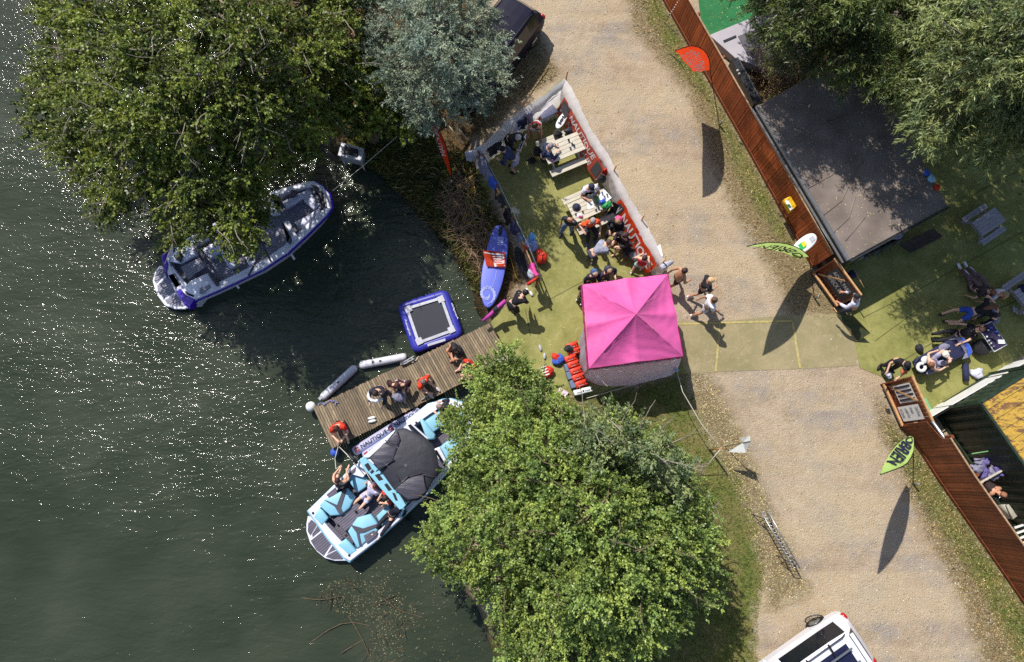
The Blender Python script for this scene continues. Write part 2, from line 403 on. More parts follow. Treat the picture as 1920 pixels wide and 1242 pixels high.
def flat(name, lst, z, m, th=0.012):
    return MB().prism([P(x, y, z) for x, y in lst], z-th, z, 0).build(name, m, kind='structure')
flat('turf', [(893, 285), (1052, 150), (1092, 232), (1150, 345), (1232, 508), (1262, 596), (1284, 700), (1188, 720), (1098, 744), (1040, 735), (985, 700), (960, 672), (920, 606), (935, 585), (985, 545), (1006, 518), (985, 470), (955, 410), (925, 345), (915, 392), (893, 400), (888, 340)], 0.016, M_turf)
flat('paving', [(1262, 602), (1340, 604), (1470, 592), (1600, 588), (1612, 640), (1604, 686), (1500, 692), (1380, 696), (1284, 701)], 0.010, M_cross, 0.006)
flat('turf', [(1590, 574), (1560, 500), (1430, 260), (1440, 170), (2400, -100), (2400, 900), (1960, 640), (1740, 782), (1650, 705), (1612, 690)], 0.014, M_turf2)
flat('turf', [(1300, -80), (1700, -300), (1720, -60), (1460, 26), (1318, 70)], 0.02, M_green)
ym = mat('yellow_line_paint', (174, 160, 102), 0.85, 0.25, 9)
def line(lst, w, z=0.018):
    mb = MB()
    for a, c in zip(lst, lst[1:]): mb.bar(P(*a, z), P(*c, z), w, 0.004)
    return mb.build('road_marking', ym, kind='structure')
line([(1268, 608), (1486, 602), (1500, 690)], 0.07)
line([(1350, 607), (1342, 697)], 0.07, 0.0225)
sm = mat('seam_dark', (84, 84, 46), 0.95, 0.2)
for lst in ([(1030, 562), (1093, 528)], [(1028, 425), (1052, 410)], [(985, 580), (995, 630)], [(1620, 595), (1720, 545), (1800, 500), (1918, 435)], [(1640, 640), (1750, 560)], [(1670, 690), (1745, 645), (1800, 612), (1915, 560)], [(1825, 365), (1910, 320)]):
    mb = MB()
    for a, c in zip(lst, lst[1:]): mb.bar(P(*a, 0.0175), P(*c, 0.0175), 0.02, 0.006)
    mb.build('turf_seam', sm, kind='structure')

# ---------------------------------------------------------------- vegetation
def leaf_mat(name, c1, c2, rough=0.5, spec=0.35, trans=0.35):
    global n, l, geo
    m = bpy.data.materials.new(name); t, n, l = nt(m); b = n['Principled BSDF']
    a = n.new('ShaderNodeAttribute'); a.attribute_name = 'tint'
    c = ramp(a.outputs['Fac'], [(0.0, lin(c1)), (0.55, lin(c2)), (1.0, tuple(min(1, x*1.35) for x in lin(c2)))])
    geo = n.new('ShaderNodeNewGeometry')
    c = mix(ramp(noise(1.6, 4, 0.6), [(0.36, 0.0), (0.64, 1.0)]), mix(1.0, c, (0.70, 0.82, 0.85), 'MULTIPLY'), mix(1.0, c, (1.16, 1.12, 0.95), 'MULTIPLY'))
    l.new(c, b.inputs['Base Color']); b.inputs['Roughness'].default_value = rough; b.inputs['Specular IOR Level'].default_value = spec
    tr = n.new('ShaderNodeBsdfTranslucent'); l.new(c, tr.inputs[0])
    ms = n.new('ShaderNodeMixShader'); ms.inputs[0].default_value = trans
    l.new(b.outputs[0], ms.inputs[1]); l.new(tr.outputs[0], ms.inputs[2]); l.new(ms.outputs[0], n['Material Output'].inputs[0])
    return m
def mesh_quads(name, V, F4, m, tint=None, parent=None, kind=None, label=None, cat=None):
    me = bpy.data.meshes.new(name); V = V.reshape(-1, 3)
    off = np.array(parent.location) if parent is not None else np.zeros(3)
    me.vertices.add(len(V)); me.vertices.foreach_set('co', (V-off).astype(np.float32).ravel())
    k = F4.shape[1]
    me.loops.add(F4.size); me.loops.foreach_set('vertex_index', F4.astype(np.int32).ravel())
    me.polygons.add(len(F4)); me.polygons.foreach_set('loop_start', np.arange(0, F4.size, k)); me.polygons.foreach_set('loop_total', np.full(len(F4), k))
    if tint is not None:
        at = me.attributes.new('tint', 'FLOAT', 'POINT'); at.data.foreach_set('value', tint.astype(np.float32).ravel())
    me.update(); me.materials.append(m)
    o = bpy.data.objects.new(name, me); COL.objects.link(o)
    if parent is not None: o.parent = parent
    tag(o, label, cat, None, kind); return o
def unit(a): return a/np.maximum(np.linalg.norm(a, axis=-1, keepdims=True), 1e-9)
def leaves(C, D, L, W, up=0.7):
    """diamond leaves: centre base C, axis D, length L, width W -> verts (n,4,3)"""
    k = len(C); rnd = nr.normal(size=(k, 3)); N_ = unit(np.array([0, 0, 1.0])*up*2+rnd*0.75)
    D = unit(D); Sd = unit(np.cross(D, N_)); Nn = np.cross(Sd, D)
    L = L[:, None]; W = W[:, None]
    return np.stack([C, C+D*L*0.45+Sd*W*0.5+Nn*W*0.12, C+D*L-Nn*L*0.12, C+D*L*0.45-Sd*W*0.5+Nn*W*0.12], 1)
def inpoly(X, Y, poly): return poly_sd(X, Y, poly)
def tree(name, label, cat, poly, zlo, zhi, base, nclu, twigs, per, LL, WW, lm, bark, tl=0.55, droop=0.0, layers=2, limbs=9, tw_vis=60, edgepow=0.6, holes=0.0, sd=1, fork=0.4, group=None, edge=16):
    """poly: crown outline as seen (pixels), each point is taken onto its own height; crown volume filled with leafy twigs"""
    global nr
    nr = np.random.default_rng(sd)
    PX = np.array(poly, float); lo = PX.min(0); hi = PX.max(0)
    pts_ = []
    area = None; tries = 0
    sdmax = None
    cand = nr.uniform(lo, hi, size=(nclu*14, 2)); sdv = poly_sd(cand[:, 0], cand[:, 1], poly)
    nz = cheap_noise(cand[:, 0], cand[:, 1], 0.035, sd+50)+0.6*cheap_noise(cand[:, 0], cand[:, 1], 0.08, sd+51)
    ok = (sdv+7*cheap_noise(cand[:, 0], cand[:, 1], 0.11, sd+52) > edge) & (nz > -1.7+holes)
    cand, sdv, nz = cand[ok], sdv[ok], nz[ok]
    mx = sdv.max(); acc = []; accd = []
    mind = math.sqrt((hi-lo).prod()/nclu)*0.62
    for c_, d_, z_ in zip(cand, sdv, nz):
        if len(acc) >= nclu: break
        if acc and np.min(np.hypot(*(np.array(acc)[:, :2]-c_).T)) < mind: continue
        acc.append((c_[0], c_[1])); accd.append((max(d_, 0)/mx, z_))
    base_w = P(base[0], base[1], 0); B = np.array([base_w.x, base_w.y, 0.0])
    cen = []
    for (x, y), (d, z_) in zip(acc, accd):
        h = zlo+(zhi-zlo)*(min(1, d*1.15)**edgepow)+0.28*z_+nr.uniform(-0.25, 0.25)
        cen.append(P(x, y, max(h, 0.6)))
        for k in range(1, layers):
            cen.append(P(x+nr.uniform(-18, 18), y+nr.uniform(-18, 18), max(0.5, h-0.75*k-nr.uniform(0, 0.5))))
    Cn = np.array([tuple(c_) for c_ in cen]); M = len(Cn)
    top = np.array([B[0]*0.7+Cn[:, 0].mean()*0.3, B[1]*0.7+Cn[:, 1].mean()*0.3, zlo*fork+0.4])
    outd = Cn-top; outd[:, 2] *= 0.5; outd = unit(outd)
    # twigs
    T = M*twigs
    ci = np.repeat(np.arange(M), twigs)
    d = unit(outd[ci]*0.9+nr.normal(size=(T, 3))*0.85+np.array([0, 0, 0.25-droop]))
    st = Cn[ci]+nr.normal(size=(T, 3))*0.10
    tlen = tl*nr.uniform(0.5, 1.25, T)
    li = np.repeat(np.arange(T), per); K = len(li)
    u = nr.uniform(0.1, 1.0, K)
    pos = st[li]+d[li]*(tlen[li]*u)[:, None]+np.array([0, 0, -1.0])*(droop*tlen[li]*u*u*0.6)[:, None]+nr.normal(size=(K, 3))*0.018
    ld = unit(d[li]*0.75+nr.normal(size=(K, 3))*0.62+np.array([0, 0, -droop*0.5]))
    sz = nr.uniform(0.65, 1.3, K)
    V = leaves(pos, ld, LL*sz, WW*sz)
    ctint = nr.normal(0.0, 0.21, M)
    tint = np.clip(0.42+ctint[ci[li]]+nr.normal(0, 0.19, K)+0.12*(u-0.5), 0, 1)
    root = thing(name, base_w, label, cat, group)
    mesh_quads('crown', V, np.arange(K*4).reshape(-1, 4), lm, np.repeat(tint, 4), root)
    # wood: trunk, limbs and visible twigs
    rr = seed(sd)
    tb = MB()
    tp = Vector(top)
    tb.tube([base_w+Vector((0, 0, -0.15)), base_w+Vector((0.05, 0.02, 0.25)), base_w.lerp(tp, 0.5)+Vector((0.08, -0.05, 0.1)), tp], [0.30, 0.22, 0.18, 0.15], 9)
    tb.build('trunk', bark, root, smooth=True)
    lb = MB()
    order = nr.permutation(M)[:limbs]; ends = []
    for i in order:
        e = Vector(Cn[i]); e.z = max(0.4, e.z-0.3)
        m1 = tp.lerp(e, 0.35)+Vector((rr.uniform(-.3, .3), rr.uniform(-.3, .3), rr.uniform(0, .4))); m2 = tp.lerp(e, 0.7)+Vector((rr.uniform(-.25, .25), rr.uniform(-.25, .25), rr.uniform(0, .3)))
        lb.tube([tp, m1, m2, e], [0.085, 0.055, 0.032, 0.014], 6); ends += [m1, m2, e]
    E = np.array([tuple(e) for e in ends])
    for i in range(M):
        if i in order: continue
        k = int(np.argmin(((E-Cn[i])**2).sum(1))); a = Vector(E[k]); e = Vector(Cn[i]); m_ = a.lerp(e, 0.5)+Vector((rr.uniform(-.15, .15), rr.uniform(-.15, .15), rr.uniform(-.1, .15)))
        lb.tube([a, m_, e], [0.028, 0.018, 0.009], 4, cap=False)
    for i in nr.permutation(T)[:tw_vis*4]:
        a = Vector(st[i]); e = a+Vector(d[i])*float(tlen[i])
        lb.tube([a, a.lerp(e, 0.5)+Vector((0, 0, 0.03)), e+Vector((0, 0, -droop*0.2))], [0.009, 0.006, 0.003], 3, cap=False)
    # longer bare shoots standing proud of the leaves
    for i in nr.permutation(M)[:tw_vis]:
        a = Vector(Cn[i])+Vector((0, 0, 0.22)); dd = Vector(tuple(unit(outd[i]+nr.normal(size=3)*0.5))); dd.z = abs(dd.z)*0.4+0.1
        q0 = a
        pth = [a]
        for k in range(4): 
            dd = (dd+Vector((rr.uniform(-.35, .35), rr.uniform(-.35, .35), rr.uniform(-.2, .2)))).normalized(); q0 = q0+dd*0.26; pth.append(q0)
        lb.tube(pth, [0.02, 0.016, 0.012, 0.009, 0.005], 4, cap=False)
        s_ = pth[2]; e = s_+(dd+Vector((rr.uniform(-1, 1), rr.uniform(-1, 1), 0))).normalized()*0.3; lb.tube([s_, s_.lerp(e, .5)+Vector((0, 0, .02)), e], [0.008, 0.006, 0.003], 3, cap=False)
    lb.build('branches', bark, root, smooth=True)
    return root
M_bark = mat('grey_bark', (150, 140, 125), 0.85, 0.3, 14, 0.6, 40)
M_barkd = mat('brown_bark', (110, 95, 75), 0.85, 0.3, 14, 0.6, 40)
LM_A = leaf_mat('alder_leaf', (58, 70, 28), (138, 148, 64), 0.42, 0.4, 0.3)
LM_B = leaf_mat('silver_leaf', (84, 96, 80), (158, 168, 148), 0.5, 0.35, 0.2)
LM_C = leaf_mat('bush_leaf', (79, 99, 44), (166, 182, 98), 0.42, 0.4, 0.32)
LM_C2 = leaf_mat('sallow_leaf', (74, 88, 52), (150, 162, 112), 0.5, 0.35, 0.25)
LM_D = leaf_mat('willow_leaf_dark', (48, 58, 30), (112, 124, 68), 0.42, 0.4, 0.25)
LM_E = leaf_mat('willow_leaf', (78, 90, 54), (156, 164, 108), 0.42, 0.4, 0.28)
polyA = [(230, -140), (120, -60), (70, 20), (95, 70), (60, 110), (85, 160), (35, 190), (60, 240), (105, 270), (125, 330), (170, 345), (195, 395), (250, 400), (290, 380), (310, 440), (345, 470), (370, 445), (420, 470), (445, 500), (470, 470), (520, 430), (500, 385), (500, 350), (545, 320), (600, 270), (640, 200), (690, 130), (690, 0), (680, -140)]
tree('lakeside_tree', 'large dark green alder tree overhanging the lake and the purple boat', 'tree', polyA, 3.0, 6.6, (560, 150), 300, 14, 28, 0.088, 0.056, LM_A, M_bark, tl=0.62, layers=2, limbs=12, tw_vis=230, holes=0.0, sd=3, fork=0.7)
tree('silver_tree', 'silvery grey leaved willow tree beside the black car', 'tree', [(690, -140), (680, 0), (672, 60), (690, 130), (730, 180), (745, 225), (800, 245), (850, 235), (900, 215), (940, 190), (968, 150), (945, 125), (955, 95), (925, 60), (925, 20), (915, -20), (870, -140)], 3.0, 5.6, (860, 130), 120, 15, 30, 0.085, 0.026, LM_B, M_bark, tl=0.5, limbs=9, tw_vis=12, sd=5, fork=0.6)
tree('bank_tree', 'small mid green tree on the bank between the alder and the silver willow', 'tree', [(600, 110), (660, 80), (720, 110), (750, 190), (800, 230), (780, 268), (720, 262), (650, 235), (600, 240), (570, 230), (590, 200)], 1.8, 3.6, (700, 260), 60, 12, 20, 0.11, 0.07, LM_A, M_barkd, tl=0.45, limbs=6, tw_vis=12, sd=9, fork=0.6)
polyC = [(862, 690), (915, 655), (985, 650), (1030, 690), (1070, 735), (1100, 775), (1150, 775), (1200, 795), (1250, 805), (1285, 840), (1300, 890), (1335, 930), (1352, 990), (1340, 1060), (1345, 1120), (1310, 1180), (1250, 1210), (1190, 1290), (940, 1290), (930, 1190), (880, 1110), (825, 1075), (765, 1040), (790, 985), (815, 930), (845, 880), (828, 815), (845, 775), (885, 745)]
tree('shore_tree', 'broad bright green tree beside the light blue boat and below the pink gazebo', 'tree', polyC, 2.3, 5.6, (1080, 900), 330, 15, 33, 0.066, 0.044, LM_C, M_barkd, tl=0.5, layers=2, limbs=14, tw_vis=40, sd=7, fork=0.6, holes=0.1, edge=24)
tree('sallow_bush', 'grey green sallow growing up through the right of the broad shore tree', 'tree', [(1060, 810), (1100, 770), (1150, 768), (1200, 790), (1255, 810), (1285, 870), (1285, 940), (1230, 950), (1180, 900), (1100, 900)], 3.6, 5.2, (1150, 880), 44, 13, 22, 0.10, 0.04, LM_C2, M_bark, tl=0.45, limbs=6, tw_vis=10, sd=8, layers=1, fork=0.6)
tree('willow_tree', 'dark willow tree leaning over the black roofed building', 'tree', [(1420, -420), (1385, -160), (1380, 0), (1410, 25), (1440, 80), (1480, 120), (1520, 125), (1570, 150), (1610, 150), (1650, 175), (1700, 190), (1740, 120), (1860, -420)], 3.6, 6.4, (1560, 190), 230, 15, 26, 0.15, 0.030, LM_D, M_barkd, tl=0.65, droop=0.45, limbs=9, tw_vis=16, sd=13, fork=0.6)
tree('pale_willow_tree', 'pale green willow with long narrow leaves in the top right corner', 'tree', [(1760, -560), (1720, -200), (1700, 20), (1688, 70), (1710, 130), (1680, 160), (1700, 200), (1700, 250), (1740, 290), (1800, 270), (1850, 320), (1900, 300), (1960, 340), (2200, 330), (2300, -560)], 4.4, 7.8, (1700, 260), 330, 15, 28, 0.16, 0.032, LM_E, M_bark, tl=0.7, droop=0.5, limbs=9, tw_vis=14, sd=15, fork=0.6)

# ground cover
def scatter(poly, k, z=0.0, cond=None):
    w = np.array(wpoly(poly)); lo, hi = w.min(0), w.max(0)
    p = nr.uniform(lo, hi, size=(k*3, 2)); s = poly_sd(p[:, 0], p[:, 1], [tuple(x) for x in w]); p = p[s > 0][:k]
    sdl = poly_sd(p[:, 0], p[:, 1], shore_w)
    return np.column_stack([p, land_height(sdl, p[:, 0], p[:, 1])])
def blades(name, C, L, W, m, lean=0.8, label=None):
    k = len(C); a = nr.uniform(0, 6.28, k); D = np.column_stack([np.cos(a)*lean, np.sin(a)*lean, nr.uniform(0.3, 1, k)])
    D = unit(D); Sd = unit(np.cross(D, nr.normal(size=(k, 3)))); L_ = (L*nr.uniform(0.5, 1.4, k))[:, None]; W_ = W*nr.uniform(0.6, 1.3, k)[:, None]
    V = np.stack([C-Sd*W_*.5, C+Sd*W_*.5, C+D*L_*0.6+Sd*W_*.4, C+D*L_+np.array([0, 0, -0.2])*L_], 1)
    t = np.clip(nr.normal(0.45, 0.22, k), 0, 1)
    return mesh_quads(name, V, np.arange(k*4).reshape(-1, 4), m, np.repeat(t, 4), kind='stuff')
LM_G = leaf_mat('grass_blade', (70, 82, 38), (136, 146, 76), 0.6, 0.2, 0.3)
LM_S = leaf_mat('dry_stem', (84, 66, 44), (178, 152, 108), 0.8, 0.15, 0.05)
LM_F = leaf_mat('fallen_leaf', (120, 100, 60), (214, 196, 150), 0.8, 0.2, 0.1)
LM_W = leaf_mat('sodden_leaf', (74, 68, 50), (150, 140, 110), 0.7, 0.2, 0.05)
LM_M = leaf_mat('bank_weed', (42, 54, 24), (112, 116, 58), 0.6, 0.2, 0.2)
blades('grass', np.vstack([scatter(GRASS[0], 52000), scatter(GRASS[1], 9000), scatter(GRASS[2], 12000)]), 0.075, 0.016, LM_G)
blades('dry_grass', np.vstack([scatter(DIRT[0], 16000), scatter(LITTER[0], 5000), scatter(LITTER[1], 5000), scatter(LITTER[3], 3000)]), 0.12, 0.012, LM_S, 1.4)
BANK = [(760, 300), (830, 270), (885, 300), (925, 400), (960, 500), (915, 560), (885, 540), (850, 470), (790, 400), (740, 345)]
blades('reeds', scatter(BANK, 2600), 0.34, 0.014, LM_S, 1.8)
blades('ground_cover', np.vstack([scatter([(640, 240), (800, 240), (860, 330), (900, 420), (860, 450), (790, 380), (690, 320)], 9000), scatter(BANK, 6000)]), 0.14, 0.05, LM_M, 1.1)
def flakes(name, C, s, m, up=0.015):
    k = len(C); a = nr.uniform(0, 6.28, k); D = np.column_stack([np.cos(a), np.sin(a), nr.uniform(-.15, .3, k)])
    V = leaves(C+np.array([0, 0, up]), D, s*nr.uniform(0.5, 1.4, k), s*0.6*nr.uniform(0.5, 1.2, k), up=1.5)
    return mesh_quads(name, V, np.arange(k*4).reshape(-1, 4), m, np.repeat(np.clip(nr.normal(.55, .25, k), 0, 1), 4), kind='stuff')
flakes('leaf_litter', np.vstack([scatter(LITTER[0], 3500), scatter(LITTER[1], 3000), scatter(LITTER[2], 2500), scatter(LITTER[3], 1200), scatter([(893, 285), (1052, 150), (1232, 508), (1284, 700), (985, 700), (920, 600)], 260)+np.array([0, 0, .02]), scatter([(1590, 574), (1760, 380), (1950, 380), (1950, 640), (1740, 782), (1650, 705)], 420)+np.array([0, 0, .015]), scatter([(1320, 0), (1460, 0), (1440, 25), (1330, 60)], 90)+np.array([0, 0, .02])]), 0.045, LM_F)
# loose stones on the road
road_poly = [(1010, -40), (1180, -40), (1300, 180), (1400, 400), (1480, 590), (1610, 590), (1640, 700), (1700, 900), (1850, 1130), (1930, 1260), (1440, 1260), (1430, 1000), (1370, 860), (1290, 690), (1262, 520), (1110, 230), (1060, 130), (1000, 90)]
C = scatter(road_poly, 11000); k = len(C); s_ = nr.uniform(0.008, 0.026, k)*np.where(nr.random(k) < 0.06, 1.6, 1)
dirs = np.array([[1, 0, 0.1], [0, 1, 0.1], [-1, 0, 0.1], [0, -1, 0.1], [0, 0, 0.8]]); V = C[:, None, :]+dirs[None]*s_[:, None, None]*nr.uniform(0.6, 1.2, (k, 5, 1))
F = (np.arange(k)[:, None, None]*5+np.array([[0, 1, 4], [1, 2, 4], [2, 3, 4], [3, 0, 4]])[None]).reshape(-1, 3)
LM_R = leaf_mat('road_stone', (104, 92, 76), (182, 172, 156), 0.8, 0.3, 0.0)
mesh_quads('gravel', V, F, LM_R, np.repeat(np.clip(nr.normal(.5, .25, k), 0, 1), 5), kind='stuff')
# ================================================================= structures
M_wood_red = stripe_mat('stained_boards', (100, 44, 18), (192, 96, 44), math.atan2(P(1529, 508).y-P(1244, 0).y, P(1529, 508).x-P(1244, 0).x), 0.11, 0.12, 0.7)
M_wood_red2 = stripe_mat('stained_boards_lower', (98, 50, 28), (168, 92, 52), math.atan2(P(1866, 1053).y-P(1713, 827).y, P(1866, 1053).x-P(1713, 827).x), 0.11, 0.12, 0.7)
M_rail = mat('weathered_rail', (165, 135, 105), 0.75, 0.3, 12, 0.4)
M_brown = mat('dark_stained_wood', (120, 62, 34), 0.65, 0.3, 8, 0.4, 40)
M_pine = mat('fresh_pine', (196, 150, 104), 0.6, 0.2, 10)
M_white = mat('white_pvc', (240, 237, 238), 0.45, 0.05, 3, 0.25, 8, trans=0.6)
M_wpaint = mat('white_paint', (228, 228, 226), 0.5, 0.06, 5, 0.1)
M_black = mat('black_fabric', (26, 26, 31), 0.75, 0.3, 8, 0.5, 25, sheen=0.2)
M_rubber = mat('black_rubber', (20, 20, 22), 0.55, 0.2, 10, 0.2)
M_steel = mat('galvanised_steel', (170, 172, 176), 0.35, 0.12, 10, 0.1, metal=0.8)
M_dsteel = mat('dark_steel', (70, 72, 78), 0.4, 0.2, 10, 0.1, metal=0.6)
M_navy = mat('navy_fabric', (36, 40, 72), 0.8, 0.25, 10, 0.5, 25)
M_blue = mat('blue_fabric', (56, 92, 190), 0.75, 0.2, 10, 0.5, 25)
M_grey = mat('grey_fabric', (140, 140, 150), 0.85, 0.15, 10, 0.5, 25)
M_red = mat('red_fabric', (205, 50, 30), 0.75, 0.15, 10, 0.4, 25)
M_orange = mat('orange_vinyl', (226, 74, 34), 0.45, 0.08, 4, 0.25, 10, trans=0.4)
M_pink = mat('pink_fabric', (222, 70, 150), 0.75, 0.15, 10, 0.4, 25)
M_letter = mat('white_lettering', (240, 240, 240), 0.5, 0.03, 5, 0, trans=0.3)
M_dletter = mat('dark_lettering', (30, 32, 60), 0.5, 0.05, 5, 0)
M_rope = mat('pale_rope', (205, 200, 185), 0.8, 0.15, 40, 0.3)
M_yrope = mat('yellow_hose_rubber', (205, 170, 40), 0.5, 0.15, 20, 0.1)
M_glass = mat('dark_glass', (22, 26, 34), 0.06, 0.1, 2, 0, spec=0.8)
M_skin = mat('skin_light', (222, 176, 150), 0.55, 0.08, 12, 0.1, 60)
M_skint = mat('skin_tanned', (192, 138, 108), 0.55, 0.08, 12, 0.1, 60)

def ground2(px, py, h=0.0):      # world xy of a point seen at height h
    p = P(px, py, h); return Vector((p.x, p.y, 0))

def board_fence(name, label, base, hgt, m, railz=None, bw=0.13):
    """feather-edge board fence: posts, rails and a panel of separate upright boards per bay"""
    path = [P(x, y, 0) for x, y in base]
    root = thing(name, path[0], label, 'fence')
    rr = seed(len(base)*7+int(hgt*100))
    cap = MB(); rail = MB()
    for a, c in zip(path, path[1:]):
        d = (c-a); L = d.length; d.normalize(); nrm = Vector((-d.y, d.x, 0))
        bays = max(1, round(L/2.4))
        for k in range(bays):
            s0, s1 = L*k/bays, L*(k+1)/bays; pan = MB(); nb = max(1, int((s1-s0)/bw)); w = (s1-s0)/nb
            for i in range(nb):
                cc = a+d*(s0+(i+.5)*w)+nrm*rr.uniform(-.004, .004); hh = hgt+rr.uniform(-.02, .015)
                pan.box((cc.x, cc.y, hh/2+0.02), (w-0.008, 0.022, hh), math.atan2(d.y, d.x)+rr.uniform(-.05, .05))
            pan.build('fence_panel', m, root)
            pb = MB(); pc = a+d*s0-nrm*(-0.07); pb.box((pc.x, pc.y, hgt/2+.03), (0.09, 0.09, hgt+0.04), math.atan2(d.y, d.x)); pb.build('post', M_brown, root)
        cap.bar(a+Vector((0, 0, hgt+0.03)), c+Vector((0, 0, hgt+0.03)), 0.05, 0.025)
        rail.bar(a-nrm*0.04+Vector((0, 0, 0.08)), c-nrm*0.04+Vector((0, 0, 0.08)), 0.03, 0.14)
    cap.build('fence_cap', M_rail, root); rail.build('gravel_board', M_brown, root)
    return root
board_fence('board_fence', 'long brown stained board fence along the road, upper run beside the black roof', [(1214, -60), (1244, 0), (1330, 152), (1413, 300), (1524, 502)], 1.42, M_wood_red)
board_fence('board_fence', 'dark brown stained board fence at the lower right beside the green container', [(1713, 827), (1755, 893), (1866, 1053), (2010, 1262)], 1.85, M_wood_red2)

# check-in hatches: boxed openings in the fence
def hatch(label, bl, tr_off, along, hgt, signs, dep=0.16):
    a = P(*bl, 0); c = P(*along, 0); d = (c-a); L = d.length; d.normalize(); nrm = Vector((d.y, -d.x, 0))*(-1)
    # nrm points away from the road (behind)
    if nrm.x < 0: nrm = -nrm
    root = thing('serving_hatch', a, label, 'hatch')
    def pt(s, o, z): return a+d*s+nrm*o+Vector((0, 0, z))
    ang = math.atan2(d.y, d.x)
    mb = MB()
    for i in range(int(L/0.13)):
        p = pt((i+.5)*0.13, dep, 0); mb.box((p.x, p.y, hgt/2), (0.122, 0.022, hgt), ang)
    mb.build('back_panel', M_brown, root)
    fr = MB()
    fr.bar(pt(0, 0, 0.22), pt(L, 0, 0.22), 0.07, 0.07)
    fr.build('front_rail', M_pine, root)
    for s in (0, L):
        sd_ = MB(); sd_.add([pt(s-.02, 0, 0), pt(s+.02, 0, 0), pt(s+.02, dep, 0), pt(s-.02, dep, 0), pt(s-.02, 0, .3), pt(s+.02, 0, .3), pt(s+.02, dep, hgt+.1), pt(s-.02, dep, hgt+.1)], [(0, 3, 2, 1), (4, 5, 6, 7), (0, 1, 5, 4), (1, 2, 6, 5), (2, 3, 7, 6), (3, 0, 4, 7)])
        sd_.build('side_panel', M_brown, root)
    sh = MB(); sh.bar(pt(0.05, dep/2, 0.1), pt(L-.05, dep/2, 0.1), dep-.03, 0.03); sh.build('counter', M_brown, root)
    tr = MB(); tr.bar(pt(-.05, dep+.02, hgt+.06), pt(L+.05, dep+.02, hgt+.06), 0.06, 0.06); tr.build('top_rail', M_pine, root)
    st = MB(); st.bar(pt(0.1, dep-.03, 0.2), pt(0.75, dep-.05, hgt-.1), 0.04, 0.06); st.build('brace', M_pine, root)
    signs(root, pt, L, hgt, dep)
    return root
def signs1(root, pt, L, h, dep):
    b = MB(); z0, z1 = 0.35, h-0.06; s0, s1 = 0.25, L-0.12; o = dep-0.05
    b.add([pt(s0, o, z0), pt(s1, o, z0), pt(s1, o, z1), pt(s0, o, z1), pt(s0, o+.02, z0), pt(s1, o+.02, z0), pt(s1, o+.02, z1), pt(s0, o+.02, z1)], [(0, 1, 2, 3), (5, 4, 7, 6), (0, 4, 5, 1), (3, 2, 6, 7), (1, 5, 6, 2), (0, 3, 7, 4)], 0)
    for k, (t_, u0, u1) in enumerate((('AQUA PARK', 0.08, 0.95), ('CHECK IN', 0.08, 0.80))):
        za = z1-0.12-0.36*k; zb = za-0.27
        sa, sb = s0+(s1-s0)*u0, s0+(s1-s0)*u1
        put_text(b, t_, lambda x, y: pt(sa+(sb-sa)*x, o-0.006, zb+(za-zb)*y), 1, 0.025)
    b.build('sign_board', [M_black, M_letter], root)
def signs2(root, pt, L, h, dep):
    o = dep-0.05
    b = MB()
    b.add([pt(.15, o, .45), pt(.75, o, .45), pt(.75, o, h-.1), pt(.15, o, h-.1)], [(0, 1, 2, 3)], 0)
    for k in range(4):
        s = .2+k*.14; b.add([pt(s, o-.005, .5), pt(s+.075, o-.005, .5), pt(s+.075, o-.005, h-.16), pt(s, o-.005, h-.16)], [(0, 1, 2, 3)], 1)
        b.add([pt(s+.09, o-.005, .55), pt(s+.105, o-.005, .55), pt(s+.105, o-.005, h-.3), pt(s+.09, o-.005, h-.3)], [(0, 1, 2, 3)], 1)
    b.build('striped_sign', [M_wpaint, M_dletter], root)
    b = MB(); b.add([pt(.85, o-.03, .25), pt(L-.12, o-.03, .25), pt(L-.12, o-.03, h-.12), pt(.85, o-.03, h-.12)], [(0, 1, 2, 3)], 0)
    for k, t_ in enumerate(('Cold Drinks', '& snacks', 'available from', 'the Container')):
        zb = h-.36-k*.27
        put_text(b, t_, lambda x, y: pt(.93+(L-.15-.98)*x*(0.95 if k != 1 else .6), o-.037, zb+.16*y), 1, 0.0, 0.3)
    b.build('handwritten_sign', [M_wpaint, M_dletter], root)
hatch('brown check-in hatch with black banner in front of the black roofed building', (1520, 516), 0, (1564, 577), 1.4, signs1)
hatch('brown hatch with striped sign and handwritten white sheet at the gate in the fence', (1650, 722), 0, (1685, 800), 1.5, signs2)
mb = MB()
a, c = P(1685, 797), P(1713, 828); d = (c-a).normalized()
for i in range(5): p = a+d*(i+.5)*((c-a).length/5); mb.box((p.x, p.y, 0.75), (0.13, 0.025, 1.5), math.atan2(d.y, d.x))
mb.build('fence_panel', M_brown, None, label='short brown fence panel joining the lower hatch to the lower fence', cat='fence')

